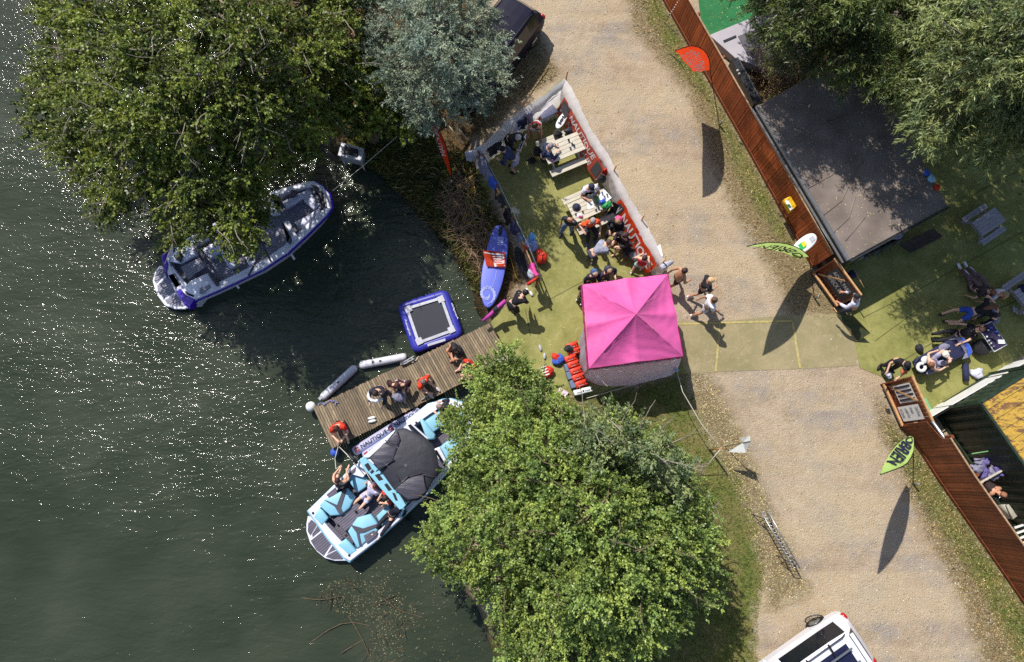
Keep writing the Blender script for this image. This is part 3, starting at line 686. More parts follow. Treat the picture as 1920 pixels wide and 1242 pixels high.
# black roofed building
RZ = 1.9
M_roof = mat('black_felt_roof', (122, 110, 102), 0.85, 0.3, 1.1, 0.4, 3, bdist=0.04)
M_clad = mat('dark_cladding', (74, 62, 52), 0.8, 0.3, 10, 0.4)
rt = thing('flat_roofed_building', P(1600, 330), 'low building with a worn black felt roof behind the upper fence', 'building')
rc = [P(1422, 198, RZ), P(1594, 487, RZ), P(1778, 386, RZ), P(1610, 92, RZ)]
ctr = sum(rc, Vector())/4
mb = MB(); mb.prism([ctr+(p-ctr)*0.985 for p in rc], 0, RZ-0.08); mb.build('wall', M_clad, rt)
mb = MB(); mb.prism(rc, RZ-0.078, RZ, bev=0.03); 
def onroof(u, v): return (rc[0]*(1-u)+rc[1]*u)*(1-v)+(rc[3]*(1-u)+rc[2]*u)*v
RF = mb.build('roof', M_roof, rt)
for uv in ([(0.55, 0), (0.55, .25), (0.53, .5), (0.55, .75)], [(0.83, 0.0), (0.80, .18), (0.71, 0.33)], [(0.72, 0), (0.70, .2), (0.60, 0.42), (0.57, 0.55)], [(0.30, 0.0), (0.28, .3), (0.3, 0.62)], [(0.9, 0.05), (0.84, 0.3)]):
    mb = MB(); mb.tube([onroof(u, v)+Vector((0, 0, 0.003)) for u, v in uv], 0.022, 6); mb.build('felt_seam', M_roof, RF, smooth=True)
mb = MB(); mb.bar(rc[0]+Vector((-.06, -.02, -.02)), rc[1]+Vector((-.06, -.02, -.02)), 0.09, 0.1); mb.build('gutter', M_steel, RF)
mb = MB(); mb.bar(rc[0]+Vector((-.17, -.06, -.15)), rc[1]+Vector((-.17, -.06, -.15)), 0.05, 0.06); mb.build('downpipe', M_steel, rt)
mb = MB(); mb.bar(rc[1]+Vector((0.02, -.05, -.03)), rc[2]+Vector((0.02, -.05, -.03)), 0.06, 0.08); mb.build('fascia', M_dsteel, RF)
w_ = [tuple(q[:2]) for q in rc]; w_a = np.array(w_)
q_ = nr.uniform(w_a.min(0), w_a.max(0), size=(1100, 2)); q_ = q_[poly_sd(q_[:, 0], q_[:, 1], w_) > 0.05]
flakes('roof_leaves', np.column_stack([q_, np.full(len(q_), RZ)]), 0.05, LM_F, 0.006)
# plank steps against the south wall
mb = MB()
for k in range(4):
    mb.bar(P(1690+k*5, 462+k*3, 0.9-k*.2), P(1752+k*4, 432+k*3, 0.9-k*.2), 0.17, 0.04)
mb.build('plank_shelf', M_clad, None, label='dark plank shelf against the south wall of the black roofed building', cat='shelf')
# things on the far roof edge
for (x, y, m, s, lb) in ((1737, 325, M_blue, .13, 'blue bag on the far edge of the black roof'), (1745, 336, mat('pale_blue_fabric', (150, 190, 215), .7, .15, 10, .4), .15, 'pale blue bag on the far edge of the black roof between two others'), (1756, 352, M_orange, .12, 'orange bag on the far edge of the black roof')):
    MB().ell(P(x, y, RZ+.05)+Vector((0, 0, .03)), (s*.8, s, s*.6), lump=.12, sd=int(x)).build('bag', m, None, True, lb, 'bag')
# storage deck with grey boards, dead branches
gp_ = [P(1330, 66, .35), P(1462, 12, .35), P(1530, 110, .35), P(1490, 150, .35), P(1380, 110, .35)]
M_gdeck = mat('grey_painted_board', (176, 170, 178), 0.6, 0.08, 2, 0.1)
rt = thing('platform', P(1400, 80), 'pale grey low platform behind the fence below the green floor', 'platform')
MB().prism(gp_, 0.02, 0.35, bev=.01).build('deck', M_gdeck, rt)
MB().prism([P(1384, 68, .38), P(1468, 36, .38), P(1500, 70, .38), P(1402, 104, .38)], .354, .38).build('board', mat('dark_grey_board', (96, 92, 100), .6, .12, 3, .1), rt)
MB().prism([P(1356, 76, .37), P(1380, 66, .37), P(1381, 70, .37), P(1358, 80, .37)], .354, .37).build('strip', M_dsteel, rt)
tr_ = thing('trough', P(1395, 155), 'dark grey metal trough between the fence and the pile of dead branches', 'trough')
mb = MB(); mb.prism([P(1372, 112, .5), P(1382, 108, .5), P(1426, 190, .5), P(1414, 196, .5)], .03, .5); mb.build('body', M_dsteel, tr_)
mb = MB(); mb.bar(P(1383, 108, .53), P(1427, 190, .53), .04, .05); mb.build('rim', M_steel, tr_)
for k, (x, y) in enumerate(((1383, 133), (1386, 139))):
    MB().ell(P(x, y, .55), (.045, .045, .05)).build('bottle', M_wpaint, None, True, ('upper' if k == 0 else 'lower')+' of two small white bottles on the grey metal trough', 'bottle', 'white bottles on the trough')
def brushpile(label, name, poly, z0, z1, k, L, m, sd_=3, cat='branches'):
    r_ = seed(sd_); mb = MB(); w = wpoly(poly); xs = [p[0] for p in w]; ys = [p[1] for p in w]; c0 = 0
    cx, cy = sum(xs)/len(xs), sum(ys)/len(ys)
    while c0 < k:
        x, y = r_.uniform(min(xs), max(xs)), r_.uniform(min(ys), max(ys))
        if float(poly_sd(np.array([x]), np.array([y]), w)[0]) < 0: continue
        c0 += 1; p = Vector((x, y, r_.uniform(z0, z1))); d = Vector((r_.uniform(-1, 1), r_.uniform(-1, 1), r_.uniform(-.2, .35))).normalized(); LL = L*r_.uniform(.4, 1.3)
        q = [p]
        for j in range(3): d = (d+Vector((r_.uniform(-.4, .4), r_.uniform(-.4, .4), r_.uniform(-.25, .15)))).normalized(); q.append(q[-1]+d*LL/3)
        r0 = r_.choice([.004, .006, .009, .014]); mb.tube(q, [r0, r0*.8, r0*.6, r0*.3], 4, cap=False)
    return mb.build(name, m, None, label=label, cat=cat)
M_dead = mat('dead_wood', (150, 122, 96), .85, .4, 12, .4)
brushpile('heap of dead brown branches and twigs between the grey platform and the black roof', 'brush_pile', [(1400, 120), (1470, 100), (1560, 150), (1480, 185), (1436, 196)], .2, 1.0, 700, .5, M_dead)
blades('fallen_leaves', np.column_stack([scatter([(1395, 110), (1480, 100), (1570, 150), (1480, 190), (1436, 196)], 3500)[:, :2], nr.uniform(.1, 1.0, 3500)]), .1, .035, LM_S, 1.0)
# chain of lights with bracket at the top of the fence
mb = MB(); A_, B_ = P(1279, -10, 1.5), P(1257, 26, 1.45)
for i in range(9): mb.ell(A_.lerp(B_, i/8)+Vector((0, 0, -.05*math.sin(i/8*3.1))), (.022, .022, .022), nu=6, nv=4)
mb.build('bead_chain', M_letter, None, True, 'white bead chain running over the top of the brown fence', 'chain')
mb = MB(); mb.tube([B_, P(1246, 44, .9), P(1265, 60, .9), P(1272, 68, 1.0)], .014, 6); mb.build('bracket', M_dsteel, None, False, 'bent dark metal bracket on the road side of the brown fence', 'bracket')

# container
CH = 2.3
ct = thing('shipping_container', P(1800, 820), 'dark green shipping container with a rusty yellow corrugated roof at the right edge', 'container')
M_yel = bpy.data.materials.new('rusty_yellow_roof'); t, n, l = nt(M_yel); b = n['Principled BSDF']; geo = n.new('ShaderNodeNewGeometry')
rang = math.atan2(P(1920, 705, CH).y-P(1838, 755, CH).y, P(1920, 705, CH).x-P(1838, 755, CH).x)
mpx = n.new('ShaderNodeMapping'); mpx.inputs['Rotation'].default_value = (0, 0, -rang); mpx.inputs['Scale'].default_value = (.8, 2.2, 1); l.new(geo.outputs['Position'], mpx.inputs[0])
yc = mix(ramp(noise(3.2, 8, .7, mpx.outputs[0], .8), [(.5, 0.0), (.56, 1.0)]), lin((196, 160, 62)), lin((108, 76, 54)))
yc = mix(ramp(noise(14, 5, .7), [(.4, .5), (.6, 0.0)]), yc, lin((150, 110, 50)))
l.new(yc, b.inputs['Base Color']); b.inputs['Roughness'].default_value = .75
M_dgreen = mat('dark_green_paint', (40, 56, 42), .5, .35, 4, .3, 10)
q0, q1, q2 = P(1838, 755, CH), P(1975, 670, CH), P(1985, 962, CH)
ux = (q1-q0).normalized(); uy = Vector((ux.y, -ux.x, 0))
side = (P(1935, 893, CH)-q0); Lc = 6.1; dv = side.normalized(); ux = Vector((-dv.y, dv.x, 0)); 
if ux.x < 0: ux = -ux
Wc = 2.44
c0_ = q0; c1_ = q0+ux*Wc; c2_ = c1_+dv*Lc; c3_ = q0+dv*Lc
mb = MB(); nc = 17
for k in range(nc):   # corrugated roof: ridges run across
    s = Lc*(k+.5)/nc
    mb.bar(c0_+dv*s+ux*.08+Vector((0, 0, .0)), c0_+dv*s+ux*(Wc-.08)+Vector((0, 0, .0)), Lc/nc*.55, .04)
mb.prism([c0_, c1_, c2_, c3_], CH-.06, CH-.006)
mb.build('roof', M_yel, ct)
mb = MB()
for (A, B_) in ((c0_, c3_), (c0_, c1_)):
    d = (B_-A).normalized(); nn = Vector((d.y, -d.x, 0)); L = (B_-A).length; k = int(L/.28)
    if (nn.dot((A+B_)/2-(c0_+c2_)/2)) < 0: nn = -nn
    V0 = []
    for i in range(k*4+1):
        s = L*i/(k*4); o = (0, 0, -.035, -.035)[i % 4]; V0.append(A+d*s+nn*(o-.01))
    V = [(p.x, p.y, .12) for p in V0]+[(p.x, p.y, CH-.06) for p in V0]; m_ = len(V0)
    mb.add(V, [(i, i+1, m_+i+1, m_+i) for i in range(m_-1)])
mb.build('wall', M_dgreen, ct)
mb = MB()
for A, B_ in ((c0_, c3_), (c0_, c1_), (c1_, c2_), (c3_, c2_)):
    for z in (.08, CH-.03): mb.bar(Vector((A.x, A.y, z)), Vector((B_.x, B_.y, z)), .08, .12)
for A in (c0_, c1_, c2_, c3_): mb.bar(Vector((A.x, A.y, 0)), Vector((A.x, A.y, CH)), .1, .1)
mb.build('frame', M_dgreen, ct)
mb = MB(); mb.bar(P(1822, 851, 1.2), P(1886, 841, 1.2), .03, .03); mb.build('pole', mat('pale_green_pole', (120, 170, 110), .5, .1), None, False, 'thin pale green pole lying against the dark green container', 'pole')
# low white fence panel beside container
wf = thing('slat_screen', P(1750, 790), 'white screen with black rails beside the dark green container', 'screen')
A, B_ = ground2(1747, 781, .9), ground2(1935, 672, .9)
d = (B_-A).normalized(); nn = Vector((-d.y, d.x, 0))
mb = MB(); mb.bar(A+Vector((0, 0, .45)), B_+Vector((0, 0, .45)), .03, .9); mb.build('panel', M_wpaint, wf)
for k, (o, z) in enumerate(((.07, .9), (.05, .62), (.05, .3))):
    mb = MB(); mb.tube([A-nn*o+Vector((0, 0, z)), B_-nn*o+Vector((0, 0, z))], .022, 6); mb.build('rail', M_rubber, wf)
mb = MB(); mb.tube([A+d*.8-nn*.1+Vector((0, 0, .2)), A+d*2.9-nn*.1+Vector((0, 0, .85))], .02, 6); mb.build('strut', M_rubber, wf)
mb = MB(); mb.box(P(1862, 735, .95), (.22, .14, .1), .5); mb.build('box', M_pine, None, False, 'small wooden box on the white screen', 'box')
mb = MB(); mb.bar(P(1749, 792, 1.3), P(1802, 868, 1.3), .12, .05); mb.build('lid', M_dsteel, None, False, 'long grey metal strip behind the lower fence below the white screen', 'strip')
mb = MB(); mb.tube([P(1748, 790, 1.55), P(1800, 862, 1.5), P(1822, 880, 1.4)], [.05, .05, .06], 8); mb.build('pipe', M_steel, None, True, 'pale pipe lying behind the lower fence beside the clothes heap', 'pipe')
mb = MB(); mb.prism([P(1722, 750, .12), P(1737, 746, .12), P(1748, 768, .12), P(1738, 778, .12)], .02, .12, bev=.02)
mb.build('crate', mat('green_plastic', (110, 165, 120), .5, .1), None, False, 'pale green plastic crate on the turf beside the lower hatch', 'crate')

# PVC sheet enclosure
def sheet_wall(name, label, tops, h, m, flare=0.05, sd_=1, mats=None, bulge=.05, out=1):
    root = thing(name, ground2(*tops[0], h), label, 'windbreak')
    pts_ = [ground2(x, y, h) for x, y in tops]; r_ = seed(sd_); ph = [r_.uniform(0, 6) for _ in range(4)]
    dd = []; tot = 0
    for a, c in zip(pts_, pts_[1:]): dd.append((c-a).length); tot += dd[-1]
    nseg = int(tot/.07); nz_ = 9; V = []; 
    for i in range(nseg+1):
        s = tot*i/nseg; k = 0; r0 = s
        while k < len(dd)-1 and r0 > dd[k]: r0 -= dd[k]; k += 1
        a, c = pts_[k], pts_[k+1]; p = a.lerp(c, min(1, r0/dd[k])); d = (c-a).normalized(); nn = Vector((d.y, -d.x, 0))
        for j in range(nz_):
            z = h*j/(nz_-1); w = math.sin(j/(nz_-1)*math.pi)
            o = bulge*w*(math.sin(s*1.4+ph[0])+.6*math.sin(s*3.3+ph[1]))+.012*math.sin(s*9+z*6+ph[2])+.008*math.sin(s*23+ph[3]-z*9)
            tt = min(1, max(0, (j-6)/2)); z = h*.84*j/6 if j < 6 else h*(.84, .885, .915)[j-6]; o += out*(-.24*(1-tt)+.04*math.sin(s*2.3+ph[2])*tt)
            V.append(p+nn*o+Vector((0, 0, z+.03+.025*math.sin(s*2.1+ph[1])*(j/(nz_-1)))))
    V2 = [v+Vector((.004, .004, 0)) for v in V]
    F = []
    for i in range(nseg):
        for j in range(nz_-1): q = i*nz_+j; F.append((q, q+nz_, q+nz_+1, q+1))
    me_ = MB().add(V, F); me_.build('sheet', m, root, smooth=True)
    return root, pts_
rNE, pNE = sheet_wall('pvc_windbreak', 'white PVC windbreak between the picnic tables and the road', [(1060, 146), (1106, 230), (1155, 318), (1205, 408), (1256, 502)], 1.25, M_white, sd_=2, out=-1)
rNW, pNW = sheet_wall('pvc_windbreak', 'white PVC windbreak across the top of the enclosure facing the black car', [(1058, 147), (980, 202), (910, 262), (884, 282)], 1.25, M_white, sd_=4)
for k, (x, y) in enumerate(((1064, 134), (980, 191), (909, 252), (1155, 311), (1208, 404), (1247, 487))):
    g = ground2(x, y, 1.55); mb = MB(); mb.tube([g, g+Vector((0, 0, 1.55))], .028, 8)
    nm_ = ('at the top corner', 'halfway along the top side', 'at the left end of the top side', 'beside the red pieces of cloth', 'beside the orange banner', 'beside the pink gazebo corner')[k]
    mb.build('post', M_pine, None, True, 'wooden post of the white windbreak '+nm_, 'post', 'posts of the windbreak')
# banners on the inner face
def banner(label, sa, sb, z0, z1, fn, m, off=-.035):
    tot = [(pNE[i+1]-pNE[i]).length for i in range(len(pNE)-1)]
    def at(s):
        k = 0
        while k < len(tot)-1 and s > tot[k]: s -= tot[k]; k += 1
        d = (pNE[k+1]-pNE[k]).normalized(); return pNE[k]+d*s, Vector((d.y, -d.x, 0))
    def f(u, v, o=0):
        s = sa+(sb-sa)*u; p, nn = at(s); 
        if nn.x > 0: nn = -nn
        return p+nn*(.285+.24*(1-v)+o+.015*math.sin(u*17+v*3)+.01*math.sin(u*31))+Vector((0, 0, z0+(z1-z0)*v))
    mb = MB(); nu, nv = 50, 5; V = [f(i/nu, j/nv) for i in range(nu+1) for j in range(nv+1)]
    mb.add(V, [(i*(nv+1)+j, (i+1)*(nv+1)+j, (i+1)*(nv+1)+j+1, i*(nv+1)+j+1) for i in range(nu) for j in range(nv)])
    fn(mb, f)
    return mb.build('banner', m, None, True, label, 'banner')
def bt1(mb, f):
    for u0, u1 in ((.02, .16), (.86, .98)):
        mb.add([f(u0, .15, .012), f(u1, .15, .012), f(u1, .9, .012), f(u0, .9, .012)], [(0, 1, 2, 3)], 2)
        put_text(mb, 'N', lambda x, y: f(u0+.03+(u1-u0-.06)*x, .3+.45*y, .02), 1, .04, .2)
    for k in range(2): put_text(mb, 'NAUTIQUE', lambda x, y: f(.22+.60*x, .54-.45*k+.36*y, .014), 1, .02, .2)
def bt2(mb, f):
    mb.add([f(.03, .2, .012), f(.13, .2, .012), f(.13, .85, .012), f(.03, .85, .012)], [(0, 1, 2, 3)], 2)
    put_text(mb, 'N', lambda x, y: f(.05+.06*x, .3+.45*y, .02), 1, .04, .2)
    put_text(mb, 'NAUTIQUE', lambda x, y: f(.18+.78*x, .16+.62*y, .014), 1, .03, 0.0)
M_bred = mat('faded_red_vinyl', (206, 92, 72), .5, .08, 4, .25, 10, trans=.4)
banner('faded red banner with two lines of white lettering near the top corner of the windbreak', .55, 3.55, .30, 1.05, bt1, [M_bred, M_letter, M_black])
banner('orange red banner with large white lettering beside the pink gazebo', 4.75, 7.35, .30, 1.08, bt2, [M_orange, M_letter, M_black])

# rail fence (left side of enclosure) with clothes drying
RH = 1.05
ra = [ground2(x, y, RH) for x, y in ((898, 288), (930, 350), (960, 412), (985, 465), (1008, 522))]
rl = thing('rail_fence', ra[0], 'timber rail fence on the bank side of the enclosure, hung with clothes', 'fence')
for dz in (0, -.5):
    mb = MB(); mb.tube([p+Vector((0, 0, RH+dz)) for p in ra], .03, 7); mb.build('rail', M_pine, rl, True)
mb = MB(); mb.tube([p+Vector((.14, .03, RH-.1)) for p in ra], .022, 7); mb.build('rail', M_steel, rl, True)
for p in ra: mb = MB(); mb.tube([p, p+Vector((0, 0, RH+.12))], .04, 7); mb.build('post', M_brown, rl, True)
def along(path, s):
    for a, c in zip(path, path[1:]):
        L = (c-a).length
        if s <= L: return a.lerp(c, s/L), (c-a).normalized()
        s -= L
    return path[-1].copy(), (path[-1]-path[-2]).normalized()
def drape(name, label, cat, path, z, s0, s1, l1, l2, m, sd_=0, th=.035, wav=.03, group=None):
    r_ = seed(sd_+77); ph = [r_.uniform(0, 6) for _ in range(6)]; mb = MB(); nu = max(6, int((s1-s0)/.04)); nv = 14; V = []
    for side in (0, 1):
        for i in range(nu+1):
            s = s0+(s1-s0)*i/nu; p, d = along(path, s); nn = Vector((d.y, -d.x, 0)); 
            if nn.x > 0: nn = -nn
            L1 = l1*(1+.18*math.sin(s*7+ph[0])); L2 = l2*(1+.18*math.sin(s*6+ph[1]))
            for j in range(nv+1):
                t_ = -L1+(L1+L2)*j/nv; a_ = abs(t_); r0 = .05
                if a_ < r0: ox, oz = t_, -(t_*t_)*4
                else: ox = math.copysign(r0+(a_-r0)*.22, t_); oz = -.01-(a_-r0)*.95
                ox += wav*math.sin(s*16+ph[2]+t_*3)*min(1, a_*4)+wav*.6*math.sin(s*31+ph[3])*min(1, a_*4)
                V.append(p+nn*(-ox)+Vector((0, 0, z+.035+oz+(th if side else 0)*(.6))))
    k = (nu+1)*(nv+1)
    for side in (0, 1):
        mb.add(V[side*k:(side+1)*k], [((i*(nv+1)+j, (i+1)*(nv+1)+j, (i+1)*(nv+1)+j+1, i*(nv+1)+j+1)) for i in range(nu) for j in range(nv)])
    return mb.build(name, m, None, True, label, cat, group)
M_lgrey = mat('light_grey_fabric', (176, 178, 190), .8, .12, 8, .5, 20)
M_lilac = mat('lilac_grey_fabric', (130, 128, 150), .8, .12, 8, .5, 20)
drape('towel', 'long grey sheet over the top end of the rail fence', 'sheet', ra, RH, .15, .95, .5, .35, M_lilac, 1)
drape('jacket', 'bright blue jacket hanging on the rail fence near its top', 'jacket', ra, RH, .95, 1.4, .35, .45, M_blue, 2)
drape('wetsuit', 'black wetsuit on the rail fence just above the white net', 'wetsuit', ra, RH, 1.65, 2.1, .3, .5, M_black, 3)
drape('wetsuit', 'black and grey wetsuit on the rail fence beside the white net', 'wetsuit', ra, RH, 2.2, 2.65, .5, .35, M_rubber, 4)
drape('fleece', 'dark navy fleece over the middle of the rail fence', 'fleece', ra, RH, 2.7, 3.15, .4, .5, M_navy, 5)
drape('shirt', 'grey blue shirt over the rail fence next to the red strap', 'shirt', ra, RH, 3.2, 3.45, .3, .35, mat('blue_grey_fabric', (92, 104, 140), .8, .15, 8, .5, 20), 6)
drape('strap', 'red and blue strap wrapped round the rail fence', 'strap', ra, RH, 3.62, 3.78, .12, .12, M_red, 7)
drape('towel', 'bright pink towel on the rail fence above the two bags', 'towel', ra, RH, 4.3, 4.75, .4, .35, M_pink, 8)
drape('towel', 'small white tasselled towel at the lower end of the rail fence', 'towel', ra, RH, 4.85, 5.05, .4, .45, M_lgrey, 9)
top_path = [p.copy() for p in pNW]
drape('wetsuit', 'black wetsuit hung inside the top windbreak near its left end', 'wetsuit', [p+Vector((.12, -.22, 0)) for p in reversed(top_path)], 1.0, .55, 1.15, .35, .4, M_black, 12)
drape('coat', 'navy coat with a striped sleeve hung inside the top windbreak', 'coat', [p+Vector((.12, -.22, 0)) for p in reversed(top_path)], 1.05, 1.95, 2.35, .35, .4, M_navy, 13)
drape('coat', 'grey striped coat hung beside the navy coat on the top windbreak', 'coat', [p+Vector((.12, -.2, 0)) for p in reversed(top_path)], 1.05, 2.38, 2.6, .3, .6, M_lilac, 14)
drape('sheet', 'crumpled pale grey tarpaulin over the left corner of the windbreak', 'tarpaulin', [ground2(872, 290, 1.1), ground2(902, 278, 1.1)], 1.1, 0, .62, .5, .5, M_lgrey, 15, wav=.05)
mb = MB(); mb.bar(pNW[0]+Vector((-.2, -.3, .9)), pNW[1]+Vector((.1, -.3, .9)), .03, .03); mb.bar(pNW[1]+Vector((-.1, -.3, .85)), pNW[2]+Vector((.1, -.2, .9)), .03, .03)
mb.build('inner_rail', M_steel, None, False, 'thin metal rail inside the top windbreak', 'rail')
r_ = seed(4); mb = MB(); p0, d0 = along(ra, 2.35)
for k in range(46):
    a_ = r_.uniform(0, 6.28); e = Vector((.22+.17*math.cos(a_), .05+.17*math.sin(a_), RH+r_.uniform(-.2, .1)-.05)); c_ = Vector((.12, .04, RH))
    mb.tube([p0+c_, p0+c_.lerp(e, .5)+Vector((0, 0, .06)), p0+e], .006, 3, cap=False)
mb.build('net', M_rope, None, False, 'bundle of white netting tied to the rail fence', 'net')

# red cloths on the windbreak
for k, (x, y, m, nm_, lb, sz) in enumerate(((1125, 302, M_red, 'cloth', 'red cloth hung on the windbreak at the end of the faded banner', (.14, .1, .2)), (1135, 323, M_red, 'cloth', 'red cloth hung beside the black bag on the windbreak', (.12, .1, .22)), (1112, 280, M_navy, 'cloth', 'small blue patterned cloth on the windbreak by the top picnic table', (.1, .06, .25)), (1128, 335, M_black, 'bag', 'black bag hung on the windbreak behind the man in the white shirt', (.16, .12, .22)))):
    MB().ell(P(x, y, .75), sz, lump=.15, sd=k+40).build(nm_, m, None, True, lb, nm_)

# pink gazebo
TZ = 2.02
gz = thing('gazebo', P(1175, 640), 'bright pink pop-up gazebo with white lower walls beside the road', 'gazebo')
ec = [P(1092, 534, TZ), P(1252, 514, TZ), P(1281, 668, TZ), P(1104, 691, TZ)]
pk = P(1193, 589, TZ+.85); pk = Vector((pk.x, pk.y, TZ+.85))
M_tent = mat('pink_polyester', (232, 100, 172), .6, .12, .9, .35, 5, trans=.2, sheen=.15, bdist=.03, stretch=(1, 1.6, 1))
mb = MB(); NU, NV = 24, 22
r_ = seed(6)
for s in range(4):
    A, B_ = ec[s], ec[(s+1) % 4]; V = []
    for j in range(NV+1):
        v = j/NV
        for i in range(NU+1):
            u = i/NU; e = A.lerp(B_, u); p = e.lerp(pk, v)
            hip = abs(u-.5)*2; 
            sag = -.13*math.sin(math.pi*v)*(1-hip**2)+.05*(1-hip)*0
            mid = .10*max(0, 1-abs(u-.5)*6)*(1-v)+.05*max(0, 1-abs(u-.5)*14)*(1-v)           # cross bar pushes up the middle of each side
            wr = .022*math.sin((u+.07*s)*54+v*13+3*math.sin(v*7+s))*(hip**2)*math.sin(math.pi*min(1, v*1.1))+.010*math.sin(u*21-v*27+s*2+2*math.sin(u*9))*(1-v)
            V.append(p+Vector((0, 0, sag+mid+wr)))
    mb.add(V, [(j*(NU+1)+i, j*(NU+1)+i+1, (j+1)*(NU+1)+i+1, (j+1)*(NU+1)+i) for j in range(NV) for i in range(NU)])
CNP = mb.build('canopy', M_tent, gz, True)
mb = MB()
for s in range(4):
    A, B_ = ec[s], ec[(s+1) % 4]; V = []
    cc = sum(ec, Vector())/4; o = ((A+B_)/2-cc).normalized()*.012
    for i in range(31):
        e = A.lerp(B_, i/30)+o*(1+.8*math.sin(i*1.9)); V += [e+Vector((0, 0, .012)), e+o*1.2+Vector((0, 0, -.22-.035*abs(math.sin(i*.62))))]
    mb.add(V, [(2*i, 2*i+2, 2*i+3, 2*i+1) for i in range(30)])
mb.build('valance', mat('dark_pink_polyester', (196, 36, 120), .6, .08, 3, .2, 8), CNP, True)
for s in range(4):
    mb = MB(); q = ec[s].lerp(pk, .03); mb.bar((q.x, q.y, 0.02), (q.x, q.y, TZ-.03), .035, .035); mb.build('leg', M_steel, gz)
M_wall = mat('white_tent_wall', (238, 236, 250), .6, .06, 2, .35, 5, bdist=.02, trans=.6)
base = [(1086, 636), (1085, 660), (1087, 686), (1098, 712), (1120, 722), (1150, 725), (1190, 722), (1225, 713), (1260, 704), (1271, 692), (1276, 676)]
tops = [ec[3].lerp(ec[0], .55), ec[3].lerp(ec[0], .38), ec[3].lerp(ec[0], .2), ec[3].lerp(ec[0], .03), ec[3].lerp(ec[2], .06), ec[3].lerp(ec[2], .25), ec[3].lerp(ec[2], .5), ec[3].lerp(ec[2], .72), ec[3].lerp(ec[2], .93), ec[2].lerp(ec[1], .02), ec[2].lerp(ec[1], .12)]
V = []; NB = 60; NJ = 8
for i in range(NB+1):
    f_ = i/NB*(len(base)-1); k = min(int(f_), len(base)-2); fr = f_-k
    b0 = P(*base[k], 0.03).lerp(P(*base[k+1], 0.03), fr); t0 = tops[k].lerp(tops[k+1], fr)
    for j in range(NJ+1):
        v = j/NJ; p = b0.lerp(t0+Vector((0, 0, -.04)), v); p += Vector((math.cos(i*.9), math.sin(i*1.3), 0))*.018*math.sin(math.pi*v); V.append(p)
MB().add(V, [(i*(NJ+1)+j, (i+1)*(NJ+1)+j, (i+1)*(NJ+1)+j+1, i*(NJ+1)+j+1) for i in range(NB) for j in range(NJ)]).build('side_wall', M_wall, gz, True)

# guy ropes, poles and flags
def rope(name, label, pth, r=.012, m=None, cat='rope'): return MB().tube(pth, r, 5).build(name, m or M_rope, None, True, label, cat)
stake = P(1352, 841, 1.15)
rope('guy_rope', 'long white guy rope from the gazebo down to the wooden stake on the verge', [P(1268, 693, 1.0), P(1280, 735, 1.0), P(1315, 795, 1.02), P(1352, 841, 1.15)])
rope('guy_rope', 'white rope running from the stake into the grass beside the big tree', [P(1352, 841, 1.15), P(1312, 890, .05)])
rope('guy_rope', 'thin rope crossing the grass below the white gazebo wall', [P(1100, 747, .5), P(1180, 724, .5), P(1268, 693, 1.0)])
g = Vector((stake.x, stake.y, 0)); MB().tube([g, g+Vector((0, 0, 1.2))], .03, 7).build('stake', M_pine, None, True, 'wooden stake with ropes tied to it on the grass verge', 'stake')
mb = MB(); mb.bar(P(1264, 690, 1.0), P(1272, 697, 1.0), .1, .04); mb.build('clamp', M_steel, None, False, 'small metal clamp on the corner of the gazebo wall', 'clamp')
# small white pennant
fp = thing('pennant_flag', P(1372, 858), 'small white pennant on a leaning pole beside the gravel road', 'flag')
b0 = P(1372, 852, 0); b1 = P(1409, 827, 1.75)
b0 = Vector((b1.x-.25, b1.y-.1, 0))
MB().tube([b0, b1], .014, 6).build('pole', M_steel, fp, True)
V = [b0.lerp(b1, .70), b0.lerp(b1, .97), b0.lerp(b1, .97)+Vector((.02, .18, -.1)), b0.lerp(b1, .8)+Vector((-.12, .12, -.15)), b0.lerp(b1, .45)+Vector((-.28, -.25, -.03)), b0.lerp(b1, .62)+Vector((.12, -.3, .05))]
MB().add([V[0], V[1], V[2], V[3]], [(0, 1, 2, 3)]).add([V[0], V[1], V[5], V[4]], [(0, 1, 2, 3)]).build('cloth', M_wpaint, fp)

